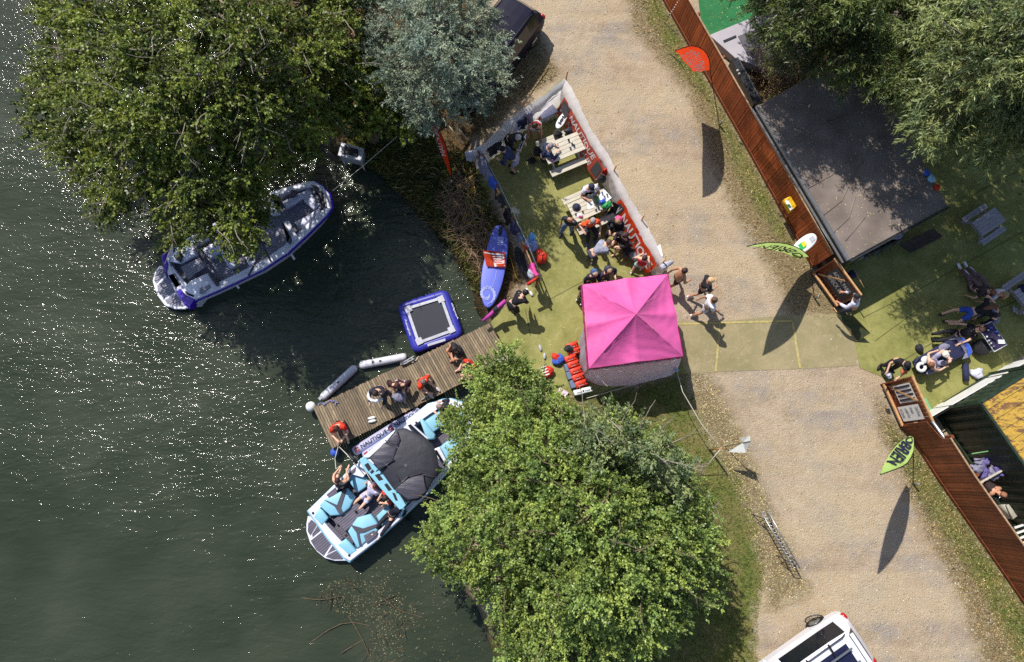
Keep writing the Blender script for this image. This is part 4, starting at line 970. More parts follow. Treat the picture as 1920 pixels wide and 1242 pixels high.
def feather(name, label, spine, edge, m, txt=None, trange=(.1, .9), vr=(.15, .85), flip=False, base_px=None, tm=None, bold=.02):
    """spine: pole side points (px,py,z) base->tip ; edge: free side points"""
    sp = [P(*p) for p in spine]; ed = [P(*p) for p in edge]
    def cur(pl, u):
        f_ = u*(len(pl)-1); k = min(int(f_), len(pl)-2); fr = f_-k
        a = pl[max(k-1, 0)]; b_ = pl[k]; c_ = pl[k+1]; d_ = pl[min(k+2, len(pl)-1)]
        return .5*((2*b_)+(c_-a)*fr+(2*a-5*b_+4*c_-d_)*fr*fr+(3*b_-a-3*c_+d_)*fr**3)
    def f(u, v, o=0):
        p = cur(sp, u).lerp(cur(ed, u), v)
        nn = (cur(sp, min(1, u+.02))-cur(sp, max(0, u-.02))).cross(cur(ed, u)-cur(sp, u))
        if nn.length > 1e-6: nn.normalize()
        if nn.dot(Vector((0, 0, H))-p) < 0: nn = -nn
        return p+nn*(o+.03*math.sin(u*9+v*4)*v+.012*math.sin(v*14+u*6))
    bp_ = P(*base_px, 0)
    root = thing(name, bp_, label, 'flag')
    NU, NV = 30, 8
    mb = MB(); mb.add([f(i/NU, j/NV) for i in range(NU+1) for j in range(NV+1)], [(i*(NV+1)+j, (i+1)*(NV+1)+j, (i+1)*(NV+1)+j+1, i*(NV+1)+j+1) for i in range(NU) for j in range(NV)])
    if txt:
        def tf(x, y):
            if flip: x, y = 1-x, 1-y
            return f(trange[0]+(trange[1]-trange[0])*x, vr[0]+(vr[1]-vr[0])*y, .04)
        put_text(mb, txt, tf, 1, bold)
    mb.build('banner_cloth', [m, tm or M_letter], root, True)
    MB().tube([bp_, bp_.lerp(sp[0], .5)]+[cur(sp, i/8) for i in range(9)], .014, 6).build('pole', M_rubber, root, True)
    MB().tube([bp_, bp_+Vector((0, 0, .35))], .03, 7).build('ground_spike', M_steel, root, True)
    return root
M_flime = mat('lime_flag_cloth', (206, 238, 138), .6, .06, 4, .15, 12, trans=.5)
M_forg = mat('orange_flag_cloth', (232, 72, 28), .6, .06, 4, .15, 12, trans=.5)
feather('feather_flag', 'orange feather flag with white lettering leaning over the upper fence', [(1331, 131, 1.8), (1330, 112, 2.7), (1319, 94, 3.6), (1296, 86, 4.15), (1266, 95, 4.2)], [(1299, 136, 1.5), (1292, 124, 2.3), (1280, 112, 3.1), (1272, 102, 3.8), (1265, 96, 4.2)], M_forg, 'NAUTIQUE', (.05, .70), (.12, .92), base_px=(1349, 236))
feather('feather_flag', 'lime green feather flag seen almost edge on above the check-in hatch', [(1517, 481, 1.3), (1502, 468, 2.1), (1476, 458, 3.0), (1440, 455, 3.5), (1400, 462, 3.7)], [(1490, 485, 0.8), (1470, 474, 1.4), (1445, 468, 2.1), (1420, 465, 2.9), (1400, 463, 3.7)], M_flime, 'OBRIEN', (.05, .8), (.2, .8), base_px=(1527, 560), tm=M_dletter)
feather('feather_flag', 'lime green feather flag with dark lettering beside the lower fence', [(1713, 822, 2.2), (1713, 845, 2.8), (1702, 868, 3.4), (1680, 880, 4.0), (1651, 890, 4.4)], [(1706, 817, 2.1), (1688, 829, 2.6), (1671, 848, 3.1), (1659, 868, 3.8), (1650, 888, 4.4)], M_flime, 'OBRIEN', (.05, .72), (.95, .2), base_px=(1712, 908), tm=M_dletter, bold=.03)
feather('feather_flag', 'red feather flag with white lettering on the bank beside the coiled yellow hose', [(847, 330, .6), (843, 305, 1.5), (836, 275, 2.4), (826, 250, 3.0), (813, 234, 3.5)], [(842, 326, .5), (832, 300, 1.3), (824, 275, 2.0), (817, 255, 2.7), (812, 236, 3.5)], M_forg, 'NAUTIQUE', (.35, .92), (.15, .85), base_px=(848, 347))
# long leaning pole at top-left of enclosure ropes
rope('guy_rope', 'upper of two ropes from the silver tree to the corner tarpaulin', [P(832, 225, 1.5), P(870, 270, 1.15)])
rope('guy_rope', 'lower of two ropes from the silver tree to the corner tarpaulin', [P(858, 240, 1.6), P(878, 263, 1.15)])
# timber rope/pole at the gate
MB().tube([P(1563, 577, .05), P(1606, 640, .05)], .018, 6).build('pole', M_pine, None, True, 'thin wooden pole lying across the gateway below the check-in hatch', 'pole')
cl = thing('shadow_sheet', P(1600, 620), 'dark folded gate banner lying below the check-in hatch', 'banner')  # dark sheet stands in for the shadow on the turf at the gateway
MB().add([P(1566, 585, .1), P(1600, 592, .5), P(1632, 625, .4), P(1608, 640, .06)], [(0, 1, 2, 3)]).build('cloth', mat('shadow_olive', (60, 66, 38), .8, .2, 6, .3), cl)

# ladder on trestles
ld = thing('roller_stand', P(1465, 1012), 'aluminium ladder lying on two trestles at the edge of the road', 'ladder')
A, B_, C_, D_ = P(1428, 961, .55), P(1440, 959, .55), P(1500, 1066, .55), P(1486, 1064, .55)
MB().tube([A, D_], .02, 6).build('rail', M_steel, ld, True); MB().tube([B_, C_], .02, 6).build('rail', M_steel, ld, True)
for k in range(17):
    MB().tube([A.lerp(D_, k/16), B_.lerp(C_, k/16)], .012, 5).build('rung', M_steel, ld, True)
for u in (.13, .9):
    m0 = A.lerp(D_, u); m1 = B_.lerp(C_, u); nn = (m1-m0).normalized(); mb = MB(); dd = (D_-A).normalized()
    for p, s in ((m0, -1), (m1, 1)):
        for q in (-1, 1): mb.tube([p+Vector((0, 0, -.02)), Vector((p.x, p.y, 0))+nn*.12*s+dd*.14*q], .014, 5)
    mb.build('trestle', M_dsteel, ld, True)

# electrical cabinet in the water on posts
cb = thing('cabinet', Vector((*P(657, 292, -.3)[:2], -.6)), 'grey metal cabinet on posts standing in the dark water under the trees', 'cabinet')
q = [P(641, 268, .55), P(681, 279, .55), P(678, 301, .55), P(635, 291, .55)]
MB().prism(q, .1, .5, bev=.01).build('body', mat('grey_metal_paint', (150, 152, 160), .45, .08, 6, .1), cb)
cq = sum(q, Vector())/4
MB().prism([cq+(p-cq)*1.07 for p in q], .502, .55, bev=.01).build('lid', mat('pale_grey_paint', (190, 190, 196), .45, .06, 6, .1), cb)
MB().prism([cq+(p-cq)*.62 for p in q], .553, .57).build('vent', M_black, cb)
for k, p in enumerate(q): MB().tube([Vector((p.x, p.y, .1)).lerp(Vector((cq.x, cq.y, .1)), .15), Vector((p.x, p.y, -1.2)).lerp(Vector((cq.x, cq.y, -1.2)), .15)], .035, 6).build('leg', M_steel, cb, True)
rope('mooring_rope', 'pale mooring rope from the purple boat to the bank', [P(624, 358, .15), P(680, 312, .35), P(746, 255, .7)], .014)
# coiled hose
r_ = seed(21); cpt = [P(905, 283, .4), P(903, 298, .06), P(896, 310, .05)]; 
hose = [P(*p, .06) for p in ((903, 300), (898, 320), (884, 332), (872, 345), (880, 356), (890, 350), (884, 362), (872, 354), (862, 346), (858, 356), (870, 362), (882, 372), (888, 384), (878, 392), (873, 380), (880, 366), (888, 352), (891, 362), (886, 380), (880, 398), (873, 410), (880, 418), (887, 408), (884, 392), (876, 376), (874, 396), (868, 414), (878, 420), (898, 416), (905, 412))]
def smooth_path(pl, k=5):
    out = []
    for i in range(len(pl)-1):
        a, b_, c_, d_ = pl[max(i-1, 0)], pl[i], pl[i+1], pl[min(i+2, len(pl)-1)]
        for j in range(k):
            fr = j/k; out.append(.5*((2*b_)+(c_-a)*fr+(2*a-5*b_+4*c_-d_)*fr*fr+(3*b_-a-3*c_+d_)*fr**3))
    return out+[pl[-1]]
hp = smooth_path(hose); hp = [p+Vector((0, 0, .03*(i % 20)/20+.02)) for i, p in enumerate(hp)]
MB().tube(hp, .014, 6).build('garden_hose', M_yrope, None, True, 'tangled yellow garden hose on the bank outside the rail fence', 'hose')
MB().tube(smooth_path([P(*p, .05) for p in ((955, 478), (962, 500), (968, 520), (978, 530))]), .012, 6).build('garden_hose', M_yrope, None, True, 'short yellow hose beside the blue paddleboard', 'hose')
MB().tube(smooth_path([P(*p, .04) for p in ((1095, 302), (1104, 310), (1103, 322), (1112, 333), (1120, 338))]), .013, 6).build('garden_hose', M_yrope, None, True, 'yellow cable on the turf between the two picnic tables', 'cable')

# fence mounted things
def on_fence1(x, y): return P(x, y, .9)
yb = thing('defibrillator_box', P(1487, 382, .9), 'yellow first aid cabinet mounted on the brown fence', 'cabinet')
q = [P(1470, 374, .95), P(1487, 365, 1.0), P(1499, 383, 1.0), P(1482, 398, .9)]
mb = MB(); cz = sum(q, Vector())/4; mb.prism(q, .72, 1.02, bev=.04); mb.build('case', mat('yellow_plastic', (228, 176, 30), .4, .06, 6, .1), yb, True)
MB().prism([P(1472, 377, 1.04), P(1477, 374, 1.04), P(1487, 391, 1.04), P(1482, 395, 1.04)], 1.022, 1.03).build('sticker', M_wpaint, yb)
MB().prism([P(1476, 384, 1.05), P(1480, 382, 1.05), P(1484, 388, 1.05), P(1480, 390, 1.05)], 1.032, 1.04).build('emblem', mat('green_plastic_dark', (30, 120, 60), .5, .1), yb)
MB().prism([P(1494, 370, 1.0), P(1499, 367, 1.0), P(1503, 376, 1.0), P(1498, 378, 1.0)], .93, 1.0).build('notice', M_wpaint, None, False, 'tiny white notice on the fence next to the yellow cabinet', 'notice')
ns = MB().prism([P(1524, 421, 1.1), P(1529, 418, 1.1), P(1542, 438, 1.1), P(1536, 442, 1.1)], 1.06, 1.1)
put_text(ns, 'NOTICE', quadmap(P(1527, 422, 1.105), P(1538, 439, 1.105), P(1541, 436, 1.105), P(1530, 419, 1.105)), 1)
ns.build('notice', [M_wpaint, M_dletter], None, False, 'white notice with small writing on the fence above the wakeboard', 'notice')
wk = thing('wakeboard', P(1508, 456, 1.0), 'white and green kneeboard fixed on the brown fence', 'board')
def oval(cx, cy, L, W, ang, z, n_=28, pw=2.3, nose=0.0):
    out = []
    for i in range(n_):
        a = 2*math.pi*i/n_; x = math.copysign(abs(math.cos(a))**(2/pw), math.cos(a))*L/2; y = math.copysign(abs(math.sin(a))**(2/pw), math.sin(a))*W/2*(1-nose*x/L)
        out.append(P(cx+x*math.cos(ang)-y*math.sin(ang), cy+x*math.sin(ang)+y*math.cos(ang), z))
    return out
MB().prism(oval(1510, 457, 52, 26, R(-38), 1.3), 1.2, 1.3, bev=.03).build('deck', M_wpaint, wk, True)
MB().prism([P(1496, 460, 1.31), P(1505, 453, 1.31), P(1512, 463, 1.31), P(1503, 470, 1.31)], 1.302, 1.31).build('decal', mat('green_decal', (40, 170, 90), .5, .05), wk)
MB().prism([P(1502, 457, 1.32), P(1508, 452, 1.32), P(1513, 459, 1.32), P(1507, 464, 1.32)], 1.312, 1.32).build('pad', mat('yellow_decal', (226, 206, 50), .5, .05), wk)
MB().prism([P(1517, 447, 1.32), P(1524, 442, 1.32), P(1529, 449, 1.32), P(1522, 455, 1.32)], 1.302, 1.32).build('binding', M_lgrey, wk)
# wetsuit rail below the building
wr = thing('clothes_rack', P(1640, 480), 'low rack against the building loaded with black wetsuits', 'rack')
A, B_ = P(1618, 482, 1.2), P(1692, 446, 1.2)
MB().tube([A, B_], .02, 6).build('rail', M_steel, wr, True)
for p in (A, B_): MB().tube([p, Vector((p.x, p.y, 0))], .02, 6).build('leg', M_steel, wr, True)
for k in range(7):
    u0 = k/7
    drape('wetsuit', 'black wetsuit on the rack against the building, number '+('one', 'two', 'three', 'four', 'five', 'six', 'seven')[k]+' from the fence end' if 0 else ('black wetsuit on the low rack, the one nearest the check-in hatch' if k == 0 else 'black wetsuit with pale trim at the far end of the low rack' if k == 6 else 'black wetsuit hanging among others on the low rack against the building'), 'wetsuit', [Vector((A.x, A.y, 0)), Vector((B_.x, B_.y, 0))], 1.2, (B_-A).length*u0+.02, (B_-A).length*(u0+.13), .35+.1*(k % 2), .3, M_rubber if k % 2 else M_black, 60+k, group='wetsuits on the low rack')
MB().ell(P(1681, 442, 1.35), (.22, .12, .08), lump=.15, sd=5).build('towel', M_lilac, None, True, 'lilac towel bundled at the far end of the wetsuit rack', 'towel')
# ================================================================= jetty, boats, floating things
JZ = 0.12
A, B_, C_, D_ = P(587, 764, JZ), P(917, 606, JZ), P(958, 672, JZ), P(623, 842, JZ)
jt = thing('jetty', Vector((*((A+C_)/2)[:2], -.9)), 'weathered plank jetty running out from the bank between the two boats', 'jetty')
jang = math.atan2((B_-A).y, (B_-A).x)
def wood_random(name, c1, c2, c3):
    global n, l, geo
    m = bpy.data.materials.new(name); t, n, l = nt(m); b = n['Principled BSDF']; geo = n.new('ShaderNodeNewGeometry')
    mp = n.new('ShaderNodeMapping'); mp.inputs['Rotation'].default_value = (0, 0, -jang); mp.inputs['Scale'].default_value = (1, .12, 1); l.new(geo.outputs['Position'], mp.inputs[0])
    c = ramp(geo.outputs['Random Per Island'], [(0.0, lin(c1)), (.5, lin(c2)), (1.0, lin(c3))])
    c = mix(ramp(noise(30, 5, .7, mp.outputs[0]), [(.35, .55), (.6, 0.0)]), c, tuple(x*.45 for x in lin(c1)))
    c = mix(ramp(noise(1.5, 4, .6), [(.4, .45), (.65, 0.0)]), c, lin((84, 72, 56)))
    l.new(c, b.inputs['Base Color']); b.inputs['Roughness'].default_value = .75
    bp = n.new('ShaderNodeBump'); bp.inputs['Strength'].default_value = .5; bp.inputs['Distance'].default_value = .01
    l.new(noise(30, 5, .7, mp.outputs[0]), bp.inputs['Height']); l.new(bp.outputs[0], b.inputs['Normal'])
    MATS[name] = m; return m
M_deck = wood_random('jetty_board', (118, 102, 82), (150, 131, 104), (178, 158, 126))
mb = MB(); nb = 78; r_ = seed(3)
for i in range(nb):
    u0, u1 = i/nb, (i+1)/nb-.0022; dz = r_.uniform(-.004, .004); e0, e1 = r_.uniform(-.01, .01), r_.uniform(-.01, .01)
    a, b_, c_, d_ = A.lerp(B_, u0).lerp(D_.lerp(C_, u0), e0), A.lerp(B_, u1).lerp(D_.lerp(C_, u1), e0), A.lerp(B_, u1).lerp(D_.lerp(C_, u1), 1+e1), A.lerp(B_, u0).lerp(D_.lerp(C_, u0), 1+e1)
    mb.prism([a, d_, c_, b_], JZ-.035+dz, JZ+dz)
mb.build('deck', M_deck, jt)
for v in (.04, .5, .96):
    mb = MB(); mb.bar(A.lerp(D_, v)+Vector((0, 0, -.12)), B_.lerp(C_, v)+Vector((0, 0, -.12)), .07, .16); mb.build('beam', M_brown, jt)
for u in (.02, .3, .6, .88):
    for v in (.06, .94):
        p = A.lerp(B_, u).lerp(D_.lerp(C_, u), v); mb = MB(); mb.tube([Vector((p.x, p.y, -1.6)), Vector((p.x, p.y, JZ-.04))], .06, 8); mb.build('pile', M_brown, jt, True)
p = A.lerp(D_, -.03); MB().ell((p.x-.1, p.y, -.05), (.17, .17, .15)).build('fender', M_wpaint, None, True, 'round white fender on the outer corner of the jetty', 'fender')
p = D_.lerp(A, -.04); MB().ell((p.x, p.y-.05, -.1), (.14, .14, .14)).build('fender', M_blue, None, True, 'round blue fender on the corner of the jetty beside the man in red', 'fender')
cx5 = crop(560, 720, 3.653); cx6 = crop(560, 520, 3.652); cx4 = crop(260, 300, 3.88)
for k, (a, c_, lb) in enumerate((((603, 748), (668, 688), 'long white pole fender floating outside the end of the jetty'), ((674, 686), (763, 669), 'long white pole fender beside the blue trampoline'))):
    pa, pc = P(*a, -.25), P(*c_, -.25); fd = thing('pole_fender', (pa+pc)/2, lb, 'fender')
    mb = MB(); L = (pc-pa).length; dd = (pc-pa)/L
    mb.tube([pa, pa+dd*.05, pa+dd*.12, pc-dd*.12, pc-dd*.05, pc], [.06, .125, .14, .14, .125, .06], 16); mb.build('float', mat('scuffed_white_plastic', (206, 206, 214), .55, .1, 5, .2, 20), fd, True)
    for u in ((.3, .45) if k else (.5,)): q = pa.lerp(pc, u); MB().box(q+Vector((0, 0, .14)), (.08, .06, .02), math.atan2(dd.y, dd.x)).build('handle', M_dsteel, fd)
def knot(label, cx, cy, L, m, z=JZ, ang=0, sd_=1, name='rope'):
    r_ = seed(sd_); pl = [P(cx+math.cos(ang)*L*(k/9-.5)+r_.uniform(-5, 5), cy+math.sin(ang)*L*(k/9-.5)+r_.uniform(-5, 5), z+.03+r_.uniform(0, .03)) for k in range(10)]
    return MB().tube(smooth_path(pl), .013, 5).build(name, m, None, True, label, 'rope')
M_brope = mat('blue_rope', (130, 140, 200), .8, .2, 30, .3)
knot('blue and white rope lying on the outer end of the jetty', 618, 756, 38, M_brope, ang=.0, sd_=1)
knot('white rope on the jetty beside the trampoline corner', 768, 676, 34, M_rope, ang=-.3, sd_=2)
knot('small tangle of rope on the jetty edge near the bank', 942, 674, 14, M_rope, ang=0, sd_=3)
cl = thing('cleat', P(765, 675, JZ), 'steel mooring bracket on the edge of the jetty beside the trampoline', 'bracket')
MB().bar(P(757, 679, JZ+.12), P(776, 668, JZ+.12), .03, .03).build('bar', M_steel, cl); MB().bar(P(757, 683, JZ+.1), P(776, 673, JZ+.1), .03, .03).build('bar', M_steel, cl); MB().box(P(755, 682, JZ+.05), (.12, .12, .1), .4).build('base', M_dsteel, cl)
MB().bar(P(790, 750, JZ+.05), P(812, 737, JZ+.05), .03, .04).build('cleat', M_steel, None, False, 'steel cleat on the jetty edge above the bow of the light blue boat', 'cleat')
MB().bar(P(598, 749, JZ+.02), P(604, 744, JZ+.02), .1, .04).build('cleat', M_steel, None, False, 'steel cleat at the outer end of the jetty', 'cleat')

# trampoline
tq = [P(*cx6(*p), .12) for p in ((683, 185), (1005, 86), (1113, 388), (792, 505))]
tp_ = thing('water_trampoline', Vector((*(sum(tq, Vector())/4)[:2], WATER_Z)), 'square blue inflatable trampoline with a black mat floating by the jetty', 'trampoline')
def ring_tube(q, ins, r, z, name, m, parent, rr_=.25):
    c_ = sum(q, Vector())/4; qq = [c_+(p-c_)*(1-ins) for p in q]; pth = []
    for i in range(4):
        a, b_, d_ = qq[i-1], qq[i], qq[(i+1) % 4]; e1 = (a-b_).normalized(); e2 = (d_-b_).normalized()
        for k in range(5):
            t_ = k/4; p0 = b_+e1*rr_; p2 = b_+e2*rr_; pth.append(p0*(1-t_)**2+b_*2*t_*(1-t_)+p2*t_*t_)
    pth = [Vector((p.x, p.y, z)) for p in pth]; n_ = 12; rings = []; N_ = len(pth)
    for i, p in enumerate(pth):
        d = (pth[(i+1) % N_]-pth[i-1]).normalized(); s_ = Vector((-d.y, d.x, 0))
        rings.append([p+s_*math.cos(2*math.pi*k/n_)*r+Vector((0, 0, math.sin(2*math.pi*k/n_)*r*.9)) for k in range(n_)])
    mb = MB(); mb.loft(rings+[rings[0]], cap=False); return mb.build(name, m, parent, True)
M_inf = mat('royal_blue_vinyl', (52, 54, 158), .4, .08, 4, .15, 10)
c_ = sum(tq, Vector())/4
ring_tube(tq, .105, .17, -.10, 'tube', M_inf, tp_, .12)
mb = MB(); q1_ = [c_+(p-c_)*.79 for p in tq]; q2_ = [c_+(p-c_)*.675 for p in tq]
o_ = [Vector((p.x, p.y, .085)) for p in q1_]; 
mb.loft([[Vector((p.x, p.y, .03)) for p in q1_], o_, [Vector((p.x, p.y, .09)) for p in q2_], [Vector((p.x, p.y, .02)) for p in q2_]], cap=False)
for i in range(4): mb.box(c_+(tq[i]-c_)*.69+Vector((0, 0, -.03)), (.22, .22, .02), jang)
mb.build('skirt', mat('silver_webbing', (186, 186, 194), .6, .12, 10, .3, 40), tp_)
mb = MB(); mb.prism([Vector((p.x, p.y, 0)) for p in [c_+(p-c_)*.682 for p in tq]], .03, .05); mb.build('mat', mat('black_mesh', (32, 34, 48), .6, .15, 1.5, .2, 60), tp_)
mb = MB()
for (a, b_, cc_, d_) in (((722, 290), (757, 402), (748, 405), (713, 294)), ((1083, 290), (1040, 178), (1032, 181), (1075, 293))):
    put_text(mb, 'Aquaglide', quadmap(*[P(*cx6(*p), .10) for p in (a, b_, (b_[0]+14, b_[1]-4), (a[0]+14, a[1]-4))]), 0, .015)
mb.build('lettering', M_letter, tp_)
MB().prism([P(*cx6(*p), .10) for p in ((880, 458), (1003, 418), (1008, 436), (884, 475))], .07, .10, bev=.01).build('patch', M_lgrey, tp_)
# paddleboard
def sup_outline(z, k=1.0):
    cl_ = [(935, 422), (948, 432), (953, 455), (950, 490), (942, 530), (930, 562), (918, 576), (908, 572), (902, 550), (902, 520), (907, 490), (916, 455), (925, 430)]
    c_ = (928, 500); pts_ = [P(c_[0]+(x-c_[0])*k, c_[1]+(y-c_[1])*k, z) for x, y in cl_]
    pl = pts_+pts_[:1]; out = []
    N_ = len(pts_)
    for i in range(N_):
        a, b_, c2, d_ = pts_[i-1], pts_[i], pts_[(i+1) % N_], pts_[(i+2) % N_]
        for j in range(4):
            fr = j/4; out.append(.5*((2*b_)+(c2-a)*fr+(2*a-5*b_+4*c2-d_)*fr*fr+(3*b_-a-3*c2+d_)*fr**3))
    return out
sp_ = thing('paddleboard', P(928, 500), 'blue inflatable paddleboard lying on the bank, partly covered by a red flag', 'paddleboard')
SZ = .42
MB().prism(sup_outline(SZ), SZ-.13, SZ, bev=.03).build('hull', mat('periwinkle_vinyl', (98, 110, 206), .45, .07, 3, .1, 40), sp_, True)
MB().prism(oval(938, 434, 17, 7, R(100), SZ+.01), SZ+.002, SZ+.012).build('fin_pad', M_rubber, sp_)
mb = MB()
for i in range(4):
    for j in range(2): mb.prism([P(933+j*6, 445+i*4, SZ+.01), P(938+j*6, 445+i*4, SZ+.01), P(938+j*6-.5, 448+i*4, SZ+.01), P(933+j*6-.5, 448+i*4, SZ+.01)], SZ+.002, SZ+.008)
for k in range(16):      # swirl pattern near the nose
    a = k*.42; r0 = 4+k*.55; pth = [P(913+math.cos(a+t_*.5)*(r0+t_*2.2), 552+math.sin(a+t_*.5)*(r0+t_*3)*.9, SZ+.008) for t_ in range(4)]
    mb.tube(pth, .012, 4, cap=False)
mb.tube([P(931, 508, SZ+.01), P(929, 522, SZ+.01), P(922, 540, SZ+.01)], .008, 4)
mb.build('decal', mat('pale_blue_print', (186, 192, 236), .5, .05), sp_)
fl = thing('folded_flag', P(928, 486, SZ), 'folded red flag with white lettering draped across the paddleboard', 'flag')
def ff(u, v, o=0):
    a, b_, c_, d_ = P(905, 470, SZ+.05), P(947, 474, SZ+.05), P(949, 502, SZ+.05), P(912, 500, SZ+.05)
    p = (a*(1-u)+b_*u)*(1-v)+(d_*(1-u)+c_*u)*v; return p+Vector((0, 0, o+.03*math.sin(u*7+v*3)*.7+.02*math.sin(v*9)+.03))
mb = MB(); mb.add([ff(i/14, j/10) for i in range(15) for j in range(11)], [(i*11+j, (i+1)*11+j, (i+1)*11+j+1, i*11+j+1) for i in range(14) for j in range(10)])
put_text(mb, 'NAUT', lambda x, y: ff(.95-.55*y, .15+.85*x, .006), 1, .03)
mb.build('cloth', [M_forg, M_letter], fl, True)
MB().tube([P(908, 474, SZ+.12), P(930, 478, SZ+.12), P(946, 480, SZ+.1)], .02, 6).build('strap', M_lgrey, fl, True)

# ---------------------------------------------------------------- boats
def boat_axis(a, c_): return math.atan2((P(*c_)-P(*a)).y, (P(*c_)-P(*a)).x)
def hull(root, outline, cf, zt, m_top, m_side, ang, rub=None):
    """outline = gunwale polygon in pixels; sides taper to a narrower waterline"""
    o = [P(*cf(*p), zt) for p in outline]; c_ = sum(o, Vector())/len(o)
    ar = sum(o[i].x*o[(i+1) % len(o)].y-o[(i+1) % len(o)].x*o[i].y for i in range(len(o)))
    if ar < 0: o.reverse()
    def sc(k, z): return [Vector((c_.x+(p.x-c_.x)*k, c_.y+(p.y-c_.y)*k, z)) for p in o]
    mb = MB(); mb.loft([sc(.86, WATER_Z-.25), sc(.93, WATER_Z+.02), sc(.975, zt-.22)], cap=False); mb.add(sc(.86, WATER_Z-.25), [tuple(reversed(range(len(o))))]); mb.build('hull', m_side, root, True)
    mb = MB(); mb.loft([sc(.985, zt-.26), sc(1.022, zt-.20), sc(1.018, zt-.1), sc(.99, zt-.06)], cap=False); mb.build('rub_rail', rub or m_side, root)
    return o
def pan(root, name, cf, lst, z, m, th=.05, bev=0.0, smooth=False): return MB().prism([P(*cf(*p), z) for p in lst], z-th, z, bev=bev).build(name, m, root, smooth)
M_gel = mat('white_gelcoat', (222, 222, 234), .25, .04, 2, .05, 20, spec=.5, coat=.3)
M_lblue = mat('light_blue_vinyl', (132, 188, 212), .45, .06, 4, .2, 12)
M_char = mat('charcoal_vinyl', (72, 68, 80), .5, .1, 5, .2, 12)
M_silver = mat('silver_tube', (176, 174, 204), .4, .07, 3, .15, 10)
bang2 = boat_axis((590, 1020), (888, 775)); bang1 = boat_axis((290, 540), (620, 370))
M_teak2 = stripe_mat('grey_foam_decking', (58, 54, 66), (112, 106, 122), bang2+math.pi/2, .075, .25, .7, .2)
M_teak1 = stripe_mat('grey_foam_decking_pale', (100, 98, 112), (164, 162, 178), bang1+math.pi/2, .075, .25, .7, .2)
def boat2():
    root = thing('wakeboard_boat', Vector((*P(730, 900, WATER_Z)[:2], WATER_Z)), 'white and light blue wakeboard boat with a black canopy moored below the jetty', 'boat')
    cf = cx5; GZ_ = .28
    out = [(62, 868), (200, 735), (380, 555), (560, 395), (740, 250), (880, 140), (980, 108), (1040, 103), (1120, 130), (1175, 180), (1205, 235), (1170, 400), (1110, 500), (1000, 625), (880, 755), (700, 925), (520, 1085), (352, 1216), (310, 1190), (200, 1060)]
    o = hull(root, out, cf, GZ_, M_gel, M_gel, bang2, M_lblue)
    # deck rim: outer ring with open cockpit
    inn = [(120, 880), (215, 775), (370, 620), (440, 640), (600, 440), (800, 275), (900, 205), (985, 150), (1060, 150), (1130, 190), (1160, 260), (1130, 400), (1060, 500), (960, 620), (850, 735), (700, 880), (540, 1010), (365, 1160), (330, 1120), (210, 990)]
    A_ = [P(*cf(*p), GZ_) for p in out]; B2 = [P(*cf(*p), GZ_) for p in inn]; k = len(out)
    mb = MB(); Z = lambda L, z: [Vector((p.x, p.y, z)) for p in L]
    mb.loft([Z(A_, GZ_-.1), Z(A_, GZ_-.02), [p.lerp(q, .12) for p, q in zip(Z(A_, GZ_), Z(B2, GZ_))], Z(B2, GZ_), Z(B2, -.12)], cap=False)
    mb.build('gunwale', M_gel, root)
    pan(root, 'cockpit_floor', cf, inn, -.10, M_teak2)
    # swim platform
    plat = [(62, 905), (52, 960), (52, 1010), (78, 1090), (125, 1150), (180, 1195), (250, 1213), (325, 1212), (340, 1185), (205, 1010), (100, 915)]
    pan(root, 'swim_platform', cf, plat, -.13, M_gel, .09, .02)
    for q in ([(88, 930), (125, 965), (80, 1040), (62, 1010), (65, 955)], [(130, 970), (155, 1000), (95, 1050), (92, 1030)], [(165, 1010), (232, 1085), (172, 1178), (120, 1138), (82, 1075)], [(240, 1095), (268, 1128), (195, 1165)], [(272, 1135), (318, 1185), (300, 1203), (235, 1203), (185, 1185), (200, 1170)]):
        pan(root, 'deck_pad', cf, q, -.12, M_teak2, .012)
    pan(root, 'transom', cf, [(95, 905), (120, 870), (370, 1160), (335, 1190)], .20, M_gel, .3, .03)
    pan(root, 'deck_pad', cf, [(160, 990), (205, 950), (310, 1055), (255, 1105)], .225, M_teak2, .05)
    # stern seats (blue with charcoal stripe), walkway between
    pan(root, 'walkway', cf, [(240, 930), (400, 815), (470, 880), (320, 1010)], .24, M_teak2, .1)
    pan(root, 'seat_back', cf, [(100, 915), (140, 845), (205, 915), (160, 975)], .30, M_lblue, .2, .05, True)
    pan(root, 'seat_back', cf, [(262, 1105), (320, 1060), (402, 1140), (350, 1180)], .30, M_lblue, .2, .05, True)
    SP = pan(root, 'sun_pad', cf, [(140, 835), (180, 790), (330, 715), (385, 775), (350, 850), (290, 900), (215, 905)], .34, M_lblue, .25, .05, True)
    SP = pan(root, 'sun_pad', cf, [(335, 1010), (400, 915), (490, 890), (550, 965), (540, 1010), (430, 1110), (400, 1130)], .34, M_lblue, .25, .05, True)
    pan(SP, 'pad_stripe', cf, [(172, 795), (195, 800), (262, 830), (300, 730), (330, 722), (290, 850), (305, 885), (280, 898), (245, 840)], .362, M_char, .04, .01)
    pan(SP, 'pad_stripe', cf, [(355, 965), (440, 990), (545, 955), (550, 975), (450, 1020), (415, 1025), (432, 1105), (415, 1110), (395, 1020)], .362, M_char, .04, .01)
    pan(SP, 'pad_stripe', cf, [(445, 1040), (510, 1005), (538, 1015), (530, 1045), (462, 1092)], .366, M_teak2, .04, .01)
    for (x, y) in ((97, 885), (218, 915), (325, 1040), (345, 1175), (390, 875), (805, 265)):
        p = P(*cf(x, y), .31); MB().tube([p+Vector((0, 0, -.05)), p], .035, 10).build('speaker', M_rubber, root, True)
    # cockpit seats
    pan(root, 'bench_seat', cf, [(330, 650), (400, 590), (470, 640), (470, 700), (400, 750)], .15, M_lblue, .25, .05, True)
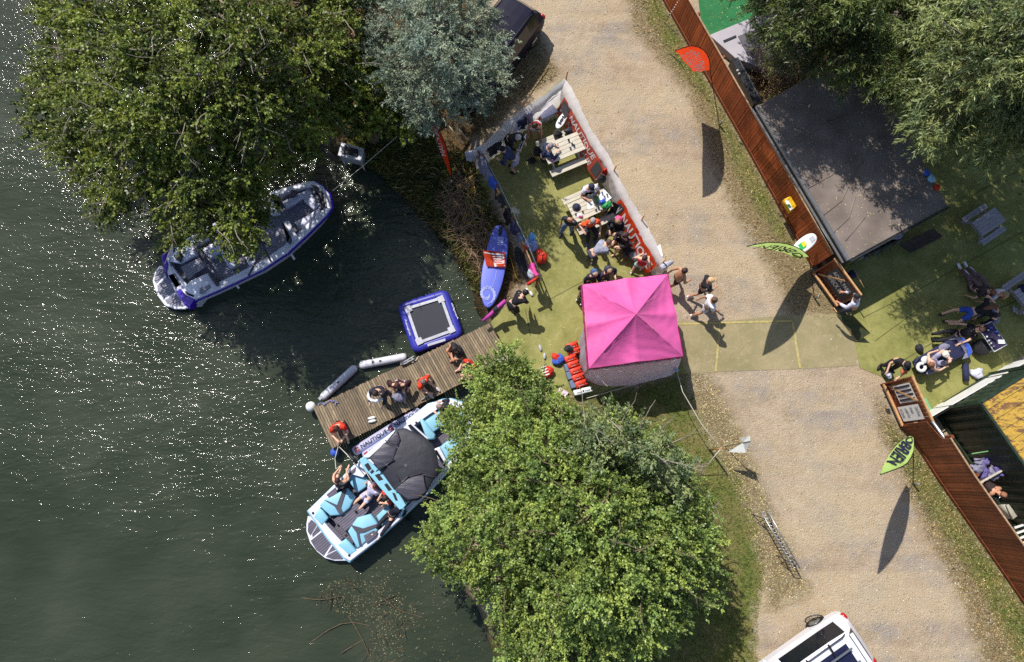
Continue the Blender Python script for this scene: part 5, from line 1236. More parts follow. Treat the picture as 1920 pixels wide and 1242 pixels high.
    pan(root, 'bench_seat', cf, [(530, 905), (640, 800), (740, 830), (600, 975), (560, 965)], .15, M_lblue, .25, .05, True)
    pan(root, 'side_pad', cf, [(605, 960), (680, 890), (685, 905), (615, 985)], GZ_+.02, M_teak2, .03)
    pan(root, 'side_pad', cf, [(190, 760), (250, 710), (265, 745), (215, 790)], GZ_+.05, M_teak2, .03)
    pan(root, 'side_pad', cf, [(330, 620), (390, 570), (385, 600), (340, 640)], GZ_+.03, M_teak2, .03)
    # bow seats
    pan(root, 'bow_seat', cf, [(835, 245), (870, 225), (960, 175), (1000, 205), (1005, 270), (905, 345), (870, 300)], .18, M_lblue, .22, .05, True)
    pan(root, 'bow_seat', cf, [(955, 440), (1010, 395), (1080, 350), (1150, 380), (1060, 490), (1010, 560)], .18, M_lblue, .22, .05, True)
    pan(root, 'bow_backrest', cf, [(825, 240), (855, 245), (935, 345), (930, 375), (880, 385)], .36, M_lblue, .3, .05, True)
    pan(root, 'bow_cushion', cf, [(1020, 150), (1090, 165), (1140, 230), (1120, 300), (1060, 250), (1010, 190)], .2, M_lblue, .22, .05, True)
    pan(root, 'console', cf, [(715, 300), (770, 265), (890, 375), (850, 395)], .42, M_gel, .4, .05)
    pan(root, 'console', cf, [(915, 450), (965, 430), (1010, 520), (985, 560)], .42, M_gel, .4, .05)
    for q in ([(745, 285), (765, 275), (870, 370), (850, 378)], [(930, 460), (945, 452), (995, 535), (985, 545)]): pan(root, 'windscreen', cf, q, .62, M_glass, .25, .0)
    for k, (x, y) in enumerate(((760, 640), (735, 925), (870, 440))): pass
    # fenders / motor bits
    for (x, y) in ((733, 925), (750, 935)): p = P(*cf(x, y), .0); MB().ell(p, (.07, .07, .12)).build('side_fender', M_rubber, root, True)
    # tower
    TZ_ = 1.35
    def T(x, y, z=TZ_): return P(*cf(x, y), z)
    tw = MB()
    arch1 = [P(*cf(455, 590), .3), T(418, 530, 1.0), T(432, 505), T(560, 640), T(650, 760), T(712, 865), T(720, 900, 1.0), P(*cf(690, 890), .3)]
    tw.prism([T(415, 525), T(445, 498), T(520, 560), T(600, 645), T(680, 740), T(735, 830), T(712, 858), T(690, 862), T(640, 805), T(560, 715), T(480, 620), T(440, 575)], TZ_-.07, TZ_, bev=.02)
    TWR = tw.build('tower', M_lblue, root)
    for q in ([(450, 555), (475, 540), (500, 580), (478, 600)], [(520, 625), (548, 615), (580, 655), (550, 665)], [(585, 690), (605, 680), (640, 725), (615, 735)], [(640, 745), (660, 750), (680, 800), (662, 800)], [(487, 605), (505, 585), (520, 600), (500, 618)]):
        pan(TWR, 'tower_pocket', cf, q, TZ_+.006, M_black, .01)
    for q in ([P(*cf(410, 570), GZ_), T(420, 530, .9), T(430, 515, TZ_-.03)], [P(*cf(700, 905), GZ_), T(715, 870, .9), T(718, 855, TZ_-.03)], [P(*cf(560, 480), GZ_), T(480, 510, 1.0), T(445, 510, TZ_-.03)], [P(*cf(770, 790), GZ_), T(735, 820, 1.0), T(725, 835, TZ_-.03)]):
        MB().tube(q, .035, 8).build('tower_leg', M_lblue, root, True)
    MB().tube([T(437, 560, TZ_-.15), T(520, 705, TZ_-.15)], .012, 6).build('tower_rope', M_rope, root, True)
    # wakeboard racks with tow point
    MB().tube([T(345, 480, 1.3), T(400, 545, 1.35)], .05, 8).build('tower_speaker', M_rubber, root, True)
    MB().tube([T(385, 495, 1.3), T(370, 520, 1.3), T(350, 510, 1.3)], .025, 8).build('board_rack', M_steel, root, True)
    # canopy
    dome = [(480, 505), (560, 430), (600, 395), (665, 310), (735, 305), (860, 365), (915, 415), (945, 480), (962, 590), (920, 660), (870, 755), (820, 800), (745, 803), (690, 760), (640, 710), (560, 600)]
    rim = [P(*cf(*p), 1.42) for p in dome]; c_ = P(*cf(735, 560), 1.42); rings = []
    for k_, (s, dz) in enumerate(((1.0, -.10), (1.0, -.02), (.96, .02), (.8, .05), (.55, .075), (.28, .09), (.04, .095))):
        rings.append([Vector((c_.x+(p.x-c_.x)*s, c_.y+(p.y-c_.y)*s, 1.42+dz-(.05 if (i % 2) and 1 <= k_ <= 3 else 0))) for i, p in enumerate(rim)])
    mb = MB(); mb.loft(rings, cap=False); c1 = mb.build('canopy', mat('black_canvas', (42, 42, 52), .6, .15, 2.0, .6, 5, bdist=.03, sheen=.1), root, True)
    M_fold = mat('creased_canvas', (66, 64, 76), .5, .2, 2, .5, 2.2, bdist=.05, stretch=(1, 4, 1))
    pan(c1, 'canopy_panel', cf, [(490, 505), (585, 405), (668, 436), (650, 505), (615, 545), (545, 585)], 1.53, M_fold, .06, .03, True)
    pan(c1, 'canopy_panel', cf, [(655, 722), (745, 645), (848, 622), (880, 735), (820, 785), (750, 795)], 1.53, M_fold, .06, .03, True)
    pan(c1, 'canopy_panel', cf, [(610, 395), (668, 318), (690, 385), (672, 430)], 1.52, M_fold, .05, .03, True)
    for pth in ([(480, 505), (590, 545), (660, 610), (700, 680)], [(590, 385), (672, 440), (640, 520), (540, 590)], [(665, 310), (690, 380), (680, 430)], [(650, 720), (740, 640), (850, 610)], [(700, 760), (770, 640)], [(870, 740), (850, 620), (950, 640)]):
        MB().tube([P(*cf(x, y), 1.49+.03*(1 if 550 < x < 900 else 0)) for x, y in pth], .014, 6).build('canopy_seam', M_char, c1, True)
    MB().tube([P(*cf(650, 722), 1.5), P(*cf(758, 632), 1.56)], .02, 6).build('canopy_bar', M_dsteel, root, True)
    MB().tube([P(*cf(530, 600), 1.5), P(*cf(655, 520), 1.56)], .02, 6).build('canopy_bar', M_dsteel, root, True)
    return root
boat2()
# long lettered bumper tubes between boat and jetty
bt = thing('boat_bumper', Vector((*P(720, 815, -.3)[:2], -.35)), 'long silver bumper with black lettering between the jetty and the light blue boat', 'bumper')
for k, (a, c_) in enumerate((((372, 468), (832, 178)), ((440, 500), (860, 215)))):
    pa, pc = P(*cx5(*a), .05), P(*cx5(*c_), .05); dd = (pc-pa).normalized(); sd_ = Vector((-dd.y, dd.x, 0)); mb = MB()
    rings = []
    for u, s in ((0, .5), (.01, .85), (.03, 1), (.97, 1), (.99, .85), (1, .5)):
        p = pa.lerp(pc, u); rings.append([p+sd_*math.cos(t_)*.16*s+Vector((0, 0, math.sin(t_)*.15*s-.12)) for t_ in [2*math.pi*i/16 for i in range(16)]])
    mb.loft(rings)
    def bf(u, v): 
        t_ = math.pi*(.30+.40*(1-v)); p = pa.lerp(pc, u); return p+sd_*math.cos(t_)*.163+Vector((0, 0, math.sin(t_)*.16-.112))
    for (u0, u1, t_) in ((.12, .50, 'NAUTIQUE'), (.62, .98, 'NAUTIQUE')):
        put_text(mb, t_, lambda x, y: bf(u0+(u1-u0)*x, .1+.75*y), 1, .02)
    for u0 in (.03, .53): mb.add([bf(u0, .1), bf(u0+.06, .1), bf(u0+.06, .9), bf(u0, .9)], [(0, 1, 2, 3)], 2)
    mb.build('tube', [M_silver, M_dletter, mat('brick_red_print', (150, 60, 58), .5, .1)], bt, True)

def boat1():
    root = thing('wakeboard_boat', Vector((*P(450, 470, WATER_Z)[:2], WATER_Z)), 'purple and pale grey wakeboard boat moored under the overhanging alder', 'boat')
    cf = cx4; GZ_ = .28
    M_pur = mat('purple_gelcoat', (66, 30, 176), .25, .06, 3, .05, 20, coat=.4); M_pg = mat('pale_grey_vinyl', (206, 206, 226), .45, .06, 4, .2, 12)
    out = [(170, 700), (240, 640), (420, 530), (700, 370), (960, 235), (1130, 180), (1265, 153), (1340, 195), (1385, 250), (1402, 340), (1360, 400), (1230, 530), (1080, 670), (900, 790), (700, 885), (560, 950), (415, 1012), (370, 1072), (330, 1040), (215, 850), (190, 770)]
    hull(root, out, cf, GZ_, M_gel, M_gel, bang1, M_pur)
    inn = [(220, 730), (270, 690), (440, 590), (720, 430), (975, 270), (1135, 215), (1255, 190), (1310, 220), (1345, 270), (1355, 345), (1310, 395), (1190, 500), (1050, 630), (880, 745), (690, 840), (555, 905), (420, 970), (400, 1000), (350, 980), (250, 830), (230, 770)]
    A_ = [P(*cf(*p), GZ_) for p in out]; B2 = [P(*cf(*p), GZ_) for p in inn]; Z = lambda L, z: [Vector((p.x, p.y, z)) for p in L]
    mb = MB(); mb.loft([Z(A_, GZ_-.1), Z(A_, GZ_-.02), [p.lerp(q, .12) for p, q in zip(Z(A_, GZ_), Z(B2, GZ_))], Z(B2, GZ_), Z(B2, -.12)], cap=False); mb.build('gunwale', M_gel, root)
    pan(root, 'cockpit_floor', cf, inn, -.10, M_teak1)
    pan(root, 'swim_platform', cf, [(150, 770), (115, 820), (100, 880), (115, 935), (145, 1000), (190, 1060), (260, 1085), (330, 1085), (375, 1070), (330, 1010), (200, 850), (170, 770)], -.13, M_gel, .09, .02)
    for q in ([(130, 810), (170, 780), (195, 835), (130, 900), (112, 880)], [(135, 915), (205, 850), (265, 960), (180, 1010), (140, 960)], [(190, 1020), (270, 975), (300, 1010), (345, 1062), (270, 1068), (205, 1045)]):
        pan(root, 'deck_pad', cf, q, -.12, M_teak1, .012)
    for q in ([(160, 695), (215, 650), (225, 665), (195, 720), (215, 760), (200, 840), (180, 780)], [(272, 955), (300, 935), (345, 985), (410, 1012), (372, 1072), (330, 1050)]): pan(root, 'quarter_panel', cf, q, .31, M_pur, .35, .03)
    pan(root, 'transom', cf, [(200, 810), (240, 770), (420, 995), (300, 940), (265, 960)], .26, M_gel, .3, .03)
    pan(root, 'deck_pad', cf, [(215, 840), (262, 825), (310, 905), (262, 940)], .28, M_teak1, .05)
    pan(root, 'deck_pad', cf, [(305, 780), (440, 710), (490, 770), (360, 870)], .25, M_teak1, .05)
    SP = pan(root, 'sun_pad', cf, [(215, 735), (370, 600), (400, 630), (420, 690), (300, 750)], .33, M_pg, .25, .05, True)
    SP = pan(root, 'sun_pad', cf, [(330, 920), (380, 875), (500, 820), (575, 905), (545, 935), (415, 990)], .33, M_gel, .25, .05, True)
    pan(SP, 'pad_stripe', cf, [(445, 935), (515, 905), (525, 930), (465, 975), (442, 975)], .345, M_teak1, .03)
    for q in ([(260, 715), (300, 745), (320, 690), (290, 680)], [(500, 830), (520, 820), (580, 900), (560, 915)], [(385, 610), (405, 605), (510, 740), (490, 750)], [(1000, 250), (1040, 300), (1060, 345), (1020, 330)], [(1110, 215), (1145, 220), (1130, 265), (1095, 270)], [(1250, 195), (1290, 230), (1275, 250), (1255, 225)], [(1285, 250), (1320, 270), (1315, 310), (1290, 300)], [(1315, 310), (1345, 300), (1345, 340), (1320, 345)], [(1040, 460), (1060, 465), (1090, 560), (1075, 590)], [(1090, 450), (1160, 510), (1140, 535), (1100, 490)]): pan(root, 'dark_trim', cf, q, .40, M_char, .12, .02)
    pan(root, 'bench_seat', cf, [(450, 650), (700, 500), (760, 560), (520, 720)], .14, M_pg, .25, .05, True)
    pan(root, 'bench_seat', cf, [(570, 640), (650, 615), (730, 760), (660, 790)], .18, M_pg, .25, .05, True)
    pan(root, 'driver_seat', cf, [(770, 700), (820, 680), (850, 740), (800, 770)], .3, M_pg, .35, .05, True)
    pan(root, 'bow_seat', cf, [(1040, 300), (1180, 235), (1240, 200), (1265, 240), (1180, 280), (1070, 350)], .18, M_pg, .22, .05, True)
    pan(root, 'bow_seat', cf, [(1130, 450), (1240, 395), (1330, 330), (1300, 390), (1200, 480), (1160, 500)], .18, M_pg, .22, .05, True)
    pan(root, 'bow_seat', cf, [(1190, 250), (1260, 245), (1320, 320), (1270, 360), (1200, 300)], .14, M_pg, .18, .04, True)
    pan(root, 'bow_hatch', cf, [(1255, 180), (1300, 195), (1360, 260), (1372, 350), (1350, 345), (1320, 260)], .3, M_char, .05, .01)
    pan(root, 'console', cf, [(860, 340), (985, 300), (1010, 370), (900, 390)], .42, M_gel, .4, .05); pan(root, 'console', cf, [(1040, 450), (1090, 440), (1150, 550), (1085, 600)], .42, M_gel, .4, .05)
    pan(root, 'windscreen', cf, [(1040, 455), (1052, 452), (1102, 560), (1085, 600)], .62, M_glass, .3); pan(root, 'windscreen', cf, [(965, 250), (985, 245), (1010, 330), (995, 345)], .62, M_glass, .3)
    MB().tube([P(*cf(1100, 672), .0), P(*cf(1135, 725), -.1)], .04, 8).build('side_fender', M_wpaint, root, True)
    MB().tube([P(*cf(708, 905), .0), P(*cf(730, 935), -.1)], .04, 8).build('side_fender', M_wpaint, root, True)
    def T(x, y, z=1.3): return P(*cf(x, y), z)
    for q in ([P(*cf(700, 380), GZ_), T(760, 420, 1.1), T(800, 470), T(880, 620), T(880, 690, 1.1), P(*cf(800, 840), GZ_)], [P(*cf(850, 320), GZ_), T(800, 400, 1.1), T(820, 470), T(900, 610), T(920, 660, 1.1), P(*cf(960, 735), GZ_)]):
        MB().tube(smooth_path(q, 3), .035, 8).build('tower_arch', M_char, root, True)
    return root
boat1()
# towel/person coloured line rope from jetty to boat
rope('mooring_line', 'white mooring line from the man at the jetty end to the boat tower', [P(636, 838, .5), P(650, 852, .9), P(668, 872, 1.3)], .014)
rope('mooring_line', 'white line hanging from the jetty end to the stern passenger', [P(634, 838, .5), P(628, 860, .1), P(630, 880, .4), P(640, 872, .5)], .012)
# ================================================================= furniture
M_pt = mat('pale_picnic_timber', (198, 190, 172), .75, .18, 14, .4, 30, stretch=(.3, 2.5, 1))
M_ptd = mat('shaded_picnic_timber', (168, 160, 168), .75, .18, 14, .4, 30, stretch=(.3, 2.5, 1))  # picnic timber with the grey-blue of shade painted into its colour
def picnic(px, py, deg, label, m, L=1.42, sc=1.0, top=.74):
    c = P(px, py, top*sc); root = thing('picnic_table', (c.x, c.y, .017), label, 'picnic table', 'picnic tables', R(deg)); root.scale = (sc, sc, sc)
    def lb(name, mb, mm=m):
        o = mb.build(name, mm); o.parent = root; return o
    mb = MB()
    for i in range(5): mb.box((0, -.29+i*.145, top-.02), (L, .132, .04))
    lb('tabletop', mb)
    for s in (-1, 1):
        mb = MB()
        for i in range(2): mb.box((0, s*(.60+i*.125-.06), .43), (L, .115, .038))
        lb('bench', mb)
    for s in (-1, 1):
        x = s*(L/2-.22)
        for q in (-1, 1):
            mb = MB(); mb.bar((x, q*.16, top-.05), (x, q*.58, .0), .05, .09); lb('leg', mb)
        mb = MB(); mb.bar((x, -.70, .385), (x, .70, .385), .045, .08); lb('bench_support', mb)
    mb = MB(); mb.bar((-(L/2-.24), 0, .38), (L/2-.24, 0, .38), .04, .07); lb('stretcher', mb)
    return root
picnic(1055, 278, 24.5, 'pale timber picnic table nearest the top corner of the windbreak', M_pt)
picnic(1106, 386, 25.3, 'pale timber picnic table covered in food and bags below the first one', M_pt)
picnic(1854, 416, 32.6, 'empty shade-tinted picnic table on the shaded turf right of the black roofed building', M_ptd, L=1.3, sc=.82)
picnic(1936, 546, 32, 'shade-tinted picnic table cut off by the right edge beside the two sitting women', M_ptd, L=1.3, sc=.9)

# ================================================================= people
def ik(a, b, l1, l2, pole):
    a, b = Vector(a), Vector(b); d = b-a; L = d.length
    if L > (l1+l2)*.995: b = a+d.normalized()*(l1+l2)*.995; d = b-a; L = d.length
    L = max(L, abs(l1-l2)+.02); x = (l1*l1-l2*l2+L*L)/(2*L); h = math.sqrt(max(0, l1*l1-x*x)); dn = d.normalized()
    p = Vector(pole)-dn*Vector(pole).dot(dn)
    p = p.normalized() if p.length > 1e-4 else Vector((0, 0, 1))
    return a+dn*x+p*h, b
PENDING = []
def skin_obj(name, verts, edges, rad, m, parent, sub=1, root_i=0):
    me = bpy.data.meshes.new(name); me.from_pydata([tuple(v) for v in verts], edges, []); me.materials.append(m)
    o = bpy.data.objects.new(name, me); COL.objects.link(o); o.parent = parent
    md = o.modifiers.new('skin', 'SKIN'); md.use_smooth_shade = True
    if not me.skin_vertices: pass
    sv = me.skin_vertices[0].data
    for i, r in enumerate(rad):
        sv[i].radius = (r, r) if not isinstance(r, tuple) else r
        sv[i].use_root = (i == root_i)
    if sub: s_ = o.modifiers.new('sub', 'SUBSURF'); s_.levels = sub; s_.render_levels = sub
    PENDING.append(o); return o
CM = {}
def cmat(c, kind='cloth'):
    k = (tuple(c), kind)
    if k not in CM:
        CM[k] = mat(f'{kind}_{len(CM)}', c, .8 if kind == 'cloth' else .6, .32, 9, .8, 16, bdist=.03)
    return CM[k]
M_dark_eye = mat('eye_dark', (30, 22, 20), .3, 0, 5, 0)
PP = dict(
 stand=dict(hz=.92, pitch=4, feet=((-.10, 0, .07), (.10, .05, .07)), hands=((-.26, .06, .84), (.26, .10, .86))),
 walk=dict(hz=.90, pitch=6, feet=((-.09, .30, .07), (.09, -.30, .10)), hands=((-.26, -.18, .88), (.25, .28, .98))),
 akimbo=dict(hz=.92, pitch=3, feet=((-.12, -.12, .07), (.12, .16, .07)), hands=((-.17, .24, 1.15), (.17, .25, 1.12))),
 eat=dict(hz=.50, pitch=22, feet=((-.13, .38, .07), (.13, .40, .07)), hands=((-.16, .48, .80), (.16, .48, .80))),
 sit=dict(hz=.50, pitch=14, feet=((-.14, .42, .07), (.14, .46, .07)), hands=((-.10, .36, .62), (.14, .38, .64))),
 floor=dict(hz=.13, pitch=18, feet=((-.16, .52, .07), (.16, .50, .07)), hands=((-.16, .42, .40), (.16, .42, .42))),
 cross=dict(hz=.13, pitch=16, feet=((.16, .28, .08), (-.16, .34, .08)), hands=((-.20, .30, .25), (.20, .32, .25)), kp=1),
 bend=dict(hz=.88, pitch=72, feet=((-.12, 0, .07), (.12, .06, .07)), hands=((-.16, .62, .45), (.18, .60, .42))),
 crouch=dict(hz=.36, pitch=42, feet=((-.14, .12, .07), (.14, .16, .07)), hands=((-.16, .55, .30), (.16, .55, .28))),
 supine=dict(hz=.13, pitch=-62, feet=((-.12, .84, .07), (.12, .82, .07)), hands=((-.36, -.15, .10), (.36, -.12, .10))),
 prone=dict(hz=.13, pitch=88, feet=((-.10, -.86, .08), (.12, -.84, .08)), hands=((-.22, .85, .06), (.20, .82, .06)), down=1),
 lean=dict(hz=.90, pitch=34, feet=((-.12, -.05, .07), (.12, .08, .07)), hands=((-.22, .52, .95), (.20, .54, .98))),
)
def person(label, hx, hy, head_deg, pose='stand', z0=.018, skin=M_skin, top=(60, 60, 70), sleeve='short', bottom=(40, 42, 55), leg='long', shoes=(40, 40, 45), hair=(70, 45, 30), hairl=0, hat=None, sc=1.0, hands=None, feet=None, pitch=None, hz=None, headp=0, group=None, hood=None, roll=0):
    """hx, hy: pixel of the head; head_deg: compass direction faced (0 = up the picture)"""
    q = dict(PP[pose]); 
    if hands: q['hands'] = hands
    if feet: q['feet'] = feet
    if pitch is not None: q['pitch'] = pitch
    if hz is not None: q['hz'] = hz
    pt_ = R(q['pitch']); rl = R(roll); td = Vector((math.sin(rl), math.sin(pt_)*math.cos(rl), math.cos(pt_)*math.cos(rl))).normalized()
    fw = Vector((1, 0, 0)).cross(td)*-1
    fw = td.cross(Vector((1, 0, 0)))*-1; fw = Vector((0, math.cos(pt_), -math.sin(pt_)))
    hip = Vector((0, 0, q['hz'])); belly = hip+td*.20; chest = hip+td*.40; nk = hip+td*.53
    hp_ = R(q['pitch']*(.55 if q['pitch'] > 0 else .6)+headp); hd = Vector((0, math.sin(hp_), math.cos(hp_)))
    if q.get('down'): hd = Vector((0, .85, .5)).normalized()
    h0 = nk+hd*.09; h1 = nk+hd*.20; hf = Vector((0, math.cos(hp_), -math.sin(hp_)))
    head_c = nk+hd*.155
    sh = [chest+td*.07+Vector((s*.185, 0, 0)) for s in (-1, 1)]
    hipj = [hip+Vector((s*.095, 0, 0))-td*.04 for s in (-1, 1)]
    an = [Vector(f) for f in q['feet']]; ha = [Vector(h) for h in q['hands']]
    kp = (lambda s: Vector((s*1.0, .3, .35))) if q.get('kp') else (lambda s: Vector((s*.15, 1, .6)) if not q.get('down') else Vector((0, 0, -1)))
    V = [hip, belly, chest, nk, h0, h1]; rad = [.125, .115, .135, .058, .078, .070]; E = [(0, 1), (1, 2), (2, 3), (3, 4), (4, 5)]
    def addv(p, r, par): V.append(p); rad.append(r); E.append((par, len(V)-1)); return len(V)-1
    nose = addv(h0+hf*.105+hd*.03, .018, 4)
    for s in (-1, 1): addv(h0+Vector((s*.088, 0, 0))+hd*.035, .018, 4)
    J = []
    for i, s in enumerate((-1, 1)):
        kn, fo = ik(hipj[i], an[i], .44, .42, kp(s)); el, wr_ = ik(sh[i], ha[i], .29, .26, Vector((s*.6, -.6, -.5)))
        a = addv(hipj[i], .088, 0); b_ = addv(kn, .056, a); c = addv(fo, .038, b_)
        ft = Vector((0, 1, 0)) if not q.get('down') else Vector((0, -.6, -.1))
        if q['pitch'] < -30: ft = Vector((0, .35, .95))
        toe = fo+ft*.15+Vector((0, 0, -.035 if q['pitch'] > -30 else 0)); addv(toe, .032, c)
        a2 = addv(sh[i], .060, 2); b2 = addv(el, .042, a2); c2 = addv(wr_, .027, b2)
        hdv = (wr_-el).normalized(); palm = wr_+hdv*.06; pl = addv(palm, (.036, .018) if 0 else .028, c2)
        sdv = hdv.cross(Vector((0, 0, 1))); sdv = sdv.normalized() if sdv.length > .1 else Vector((1, 0, 0))
        dn = Vector((0, 0, -1))
        for fi, fo_ in enumerate((-.030, -.010, .010, .030)):
            L1 = (.040, .046, .043, .034)[fi]; k1 = palm+hdv*.035+sdv*fo_; m1 = addv(k1, .0095, pl); m2 = addv(k1+(hdv*.8+dn*.35).normalized()*L1, .0085, m1); addv(V[m2]+(hdv*.5+dn*.8).normalized()*L1*.8, .0075, m2)
        th = addv(wr_+hdv*.03-sdv*s*.032+dn*.008, .011, c2); addv(V[th]+(hdv*.8-sdv*s*.4).normalized()*.035, .009, th)
        J.append((hipj[i], kn, fo, toe, sh[i], el, wr_))
    rz = -R(head_deg); Rm = Matrix.Rotation(rz, 3, 'Z')
    hw = Rm @ (head_c*sc); pw = P(hx, hy, z0+head_c.z*sc)
    root = thing('person', (pw.x-hw.x, pw.y-hw.y, z0), label, 'person', group, rz); root.scale = (sc, sc, sc)
    skin_obj('body', V, E, rad, skin, root)
    def loc(mb, name, m, smooth=True):
        o = mb.build(name, m, None, smooth); o.parent = root; return o
    if top is not None:
        V2 = [hip+td*.02, belly, chest, chest+td*.08]; r2 = [.150, .142, .165, .09]; E2 = [(0, 1), (1, 2), (2, 3)]
        for i, s in enumerate((-1, 1)):
            _, _, _, _, S_, el, wr_ = J[i]
            V2.append(S_); r2.append(.090); E2.append((2, len(V2)-1)); k = len(V2)-1
            if sleeve == 'short': V2.append(S_.lerp(el, .62)); r2.append(.080); E2.append((k, k+1))
            elif sleeve == 'long': V2 += [el, el.lerp(wr_, .93)]; r2 += [.068, .050]; E2 += [(k, k+1), (k+1, k+2)]
        skin_obj('top', V2, E2, r2, cmat(top), root)
    if bottom is not None:
        V3 = [hip+td*.06, hip-td*.03]; r3 = [.14, .15]; E3 = [(0, 1)]
        for i in range(2):
            hj, kn, fo = J[i][:3]; V3.append(hj); r3.append(.112); E3.append((1, len(V3)-1)); k = len(V3)-1
            if leg == 'short': V3.append(hj.lerp(kn, .72)); r3.append(.105); E3.append((k, k+1))
            else: V3 += [kn, kn.lerp(fo, .92)]; r3 += [.080, .064]; E3 += [(k, k+1), (k+1, k+2)]
        skin_obj('trousers' if leg == 'long' else 'shorts', V3, E3, r3, cmat(bottom), root)
    if shoes is not None:
        for i in range(2):
            fo, toe = J[i][2], J[i][3]; d = (toe-fo); c_ = fo+d*.5; M_ = d.to_track_quat('X', 'Z').to_matrix()
            loc(MB().ell(c_, (.145, .05, .05), M_, 12, 6), 'shoe', cmat(shoes))
    # face
    e = MB()
    for s in (-1, 1): e.ell(h0+Vector((s*.033, 0, 0))+hf*.085+hd*.055, (.012, .008, .008), nu=6, nv=4)
    e.ell(h0+hf*.088+hd*-.015, (.022, .008, .006), nu=6, nv=4); loc(e, 'face', M_dark_eye)
    Mh = Matrix((Vector((1, 0, 0)), hf, hd)).transposed()
    hc = nk+hd*.165-hf*.012
    if hood is not None:
        loc(MB().ell(hc-hf*.03-hd*.02, (.125, .135, .15), Mh, 14, 9, lump=.03, sd=int(hx)), 'hood', cmat(hood))
        if hair: loc(MB().ell(hc+hf*.045+hd*.045, (.092, .092, .095), Mh, 12, 8, lump=.05, sd=int(hy)), 'hair', cmat(hair, 'hair'))
    elif hair is not None:
        mb = MB().ell(hc+hd*.018, (.099, .108, .108), Mh, 14, 9, lump=.035, sd=int(hx+hy), v1=.62)
        if hairl:
            mb.tube([hc-hf*.05, hc-hf*.105-hd*.10, nk-hf*.12-hd*(.05), nk-hf*.11-td*.16*hairl], [.085, .085, .075, .03], 9)
        loc(mb, 'hair', cmat(hair, 'hair'))
    if hat is not None:
        col, kind_ = hat; mb = MB().ell(hc+hd*.03, (.106, .114, .10), Mh, 14, 8, v1=.52)
        if kind_ == 'cap': mb.ell(hc+hd*.035+hf*.13, (.075, .085, .012), Mh, 12, 5)
        else: mb.ell(hc+hd*.03, (.19, .20, .014), Mh, 16, 5)
        loc(mb, 'hat', cmat(col))
    return root
ONT = .02
pr = person
# enclosure
pr('person in a red vest and white shorts bending over a wakeboard beside the top windbreak', 1003, 236, 195, 'lean', pitch=38, skin=M_skint, top=(196, 44, 34), sleeve='none', bottom=(222, 224, 232), leg='short', shoes=None, hair=(50, 34, 26), hands=((-.28, .45, .7), (.22, .5, .75)))
pr('grey haired person in black leaning over beside the top windbreak', 972, 258, 130, 'lean', pitch=42, top=(28, 28, 32), sleeve='long', bottom=(30, 30, 34), leg='short', shoes=(150, 120, 100), hair=(186, 180, 178))
pr('person in a navy top, black cap and pale shorts leaning on the rail fence corner', 942, 280, 285, 'lean', pitch=50, top=(56, 62, 92), sleeve='long', bottom=(176, 174, 190), leg='short', shoes=(24, 24, 28), hair=(60, 40, 30), hat=((26, 26, 34), 'cap'))
pr('person with a grey cap and navy jacket seated at the top picnic table', 1032, 275, 66, 'eat', top=(48, 58, 92), sleeve='long', bottom=(22, 22, 28), shoes=(22, 22, 26), hair=(80, 70, 64), hat=((140, 128, 132), 'cap'))
pr('person in a white shirt and dark cap eating at the second picnic table', 1109, 351, 165, 'eat', top=(228, 226, 236), sleeve='short', bottom=(30, 30, 36), leg='short', hair=(40, 34, 34), hat=((40, 42, 66), 'cap'), skin=M_skint, sc=1.05)
pr('bald person in a dark gilet and jeans standing by the second picnic table', 1069, 411, 205, 'stand', top=(34, 36, 46), sleeve='short', bottom=(98, 120, 156), shoes=(60, 62, 78), hair=None, skin=M_skint, pitch=12, feet=((-.14, -.16, .07), (.16, .10, .07)))
pr('grey haired person in an orange shirt sitting on the bench of the second picnic table', 1112, 415, 165, 'sit', top=(226, 74, 28), sleeve='short', bottom=(38, 40, 52), shoes=(90, 96, 140), hair=(158, 150, 146), sc=1.05, hands=((-.22, .42, .68), (.30, .25, .78)))
pr('fair haired person with a pink hood and black coat sitting by the windbreak', 1159, 414, 200, 'sit', top=(26, 26, 34), sleeve='long', bottom=(32, 34, 48), hair=(160, 132, 96), hood=(230, 80, 130))
pr('dark haired person in a black top with bare legs sitting by the windbreak', 1171, 442, 235, 'sit', top=(44, 36, 44), sleeve='long', bottom=(36, 32, 40), leg='short', shoes=None, hair=(66, 42, 38), hairl=1)
pr('person in a grey hooded top bending forward in front of the seated group', 1141, 455, 62, 'bend', pitch=64, top=(150, 152, 168), sleeve='long', bottom=(70, 72, 84), shoes=(150, 120, 110), hair=(96, 70, 56), sc=1.0)
pr('person in a red vest and pale shorts standing inside the windbreak near the gazebo', 1209, 484, 30, 'akimbo', top=(196, 36, 50), sleeve='none', bottom=(150, 200, 205), leg='short', shoes=(228, 228, 232), hair=(60, 32, 28), sc=.92)
pr('person with fair hair and a dark grey hooded coat beside the gazebo edge', 1141, 507, 150, 'stand', top=(52, 52, 66), sleeve='long', bottom=(40, 40, 50), hair=(188, 156, 120), hood=(60, 60, 76), hands=((-.2, .25, 1.25), (.2, .25, 1.25)))
pr('person in a dark coat with a pale blue scarf beside the gazebo edge', 1115, 513, 160, 'stand', top=(38, 40, 58), sleeve='long', bottom=(36, 36, 46), hair=(176, 150, 124), hood=(64, 88, 132))
pr('person in black with white trainers half hidden under the left edge of the gazebo', 1101, 542, 60, 'stand', top=(24, 24, 30), sleeve='long', bottom=(22, 22, 28), shoes=(226, 226, 232), hair=(40, 30, 26), pitch=10)
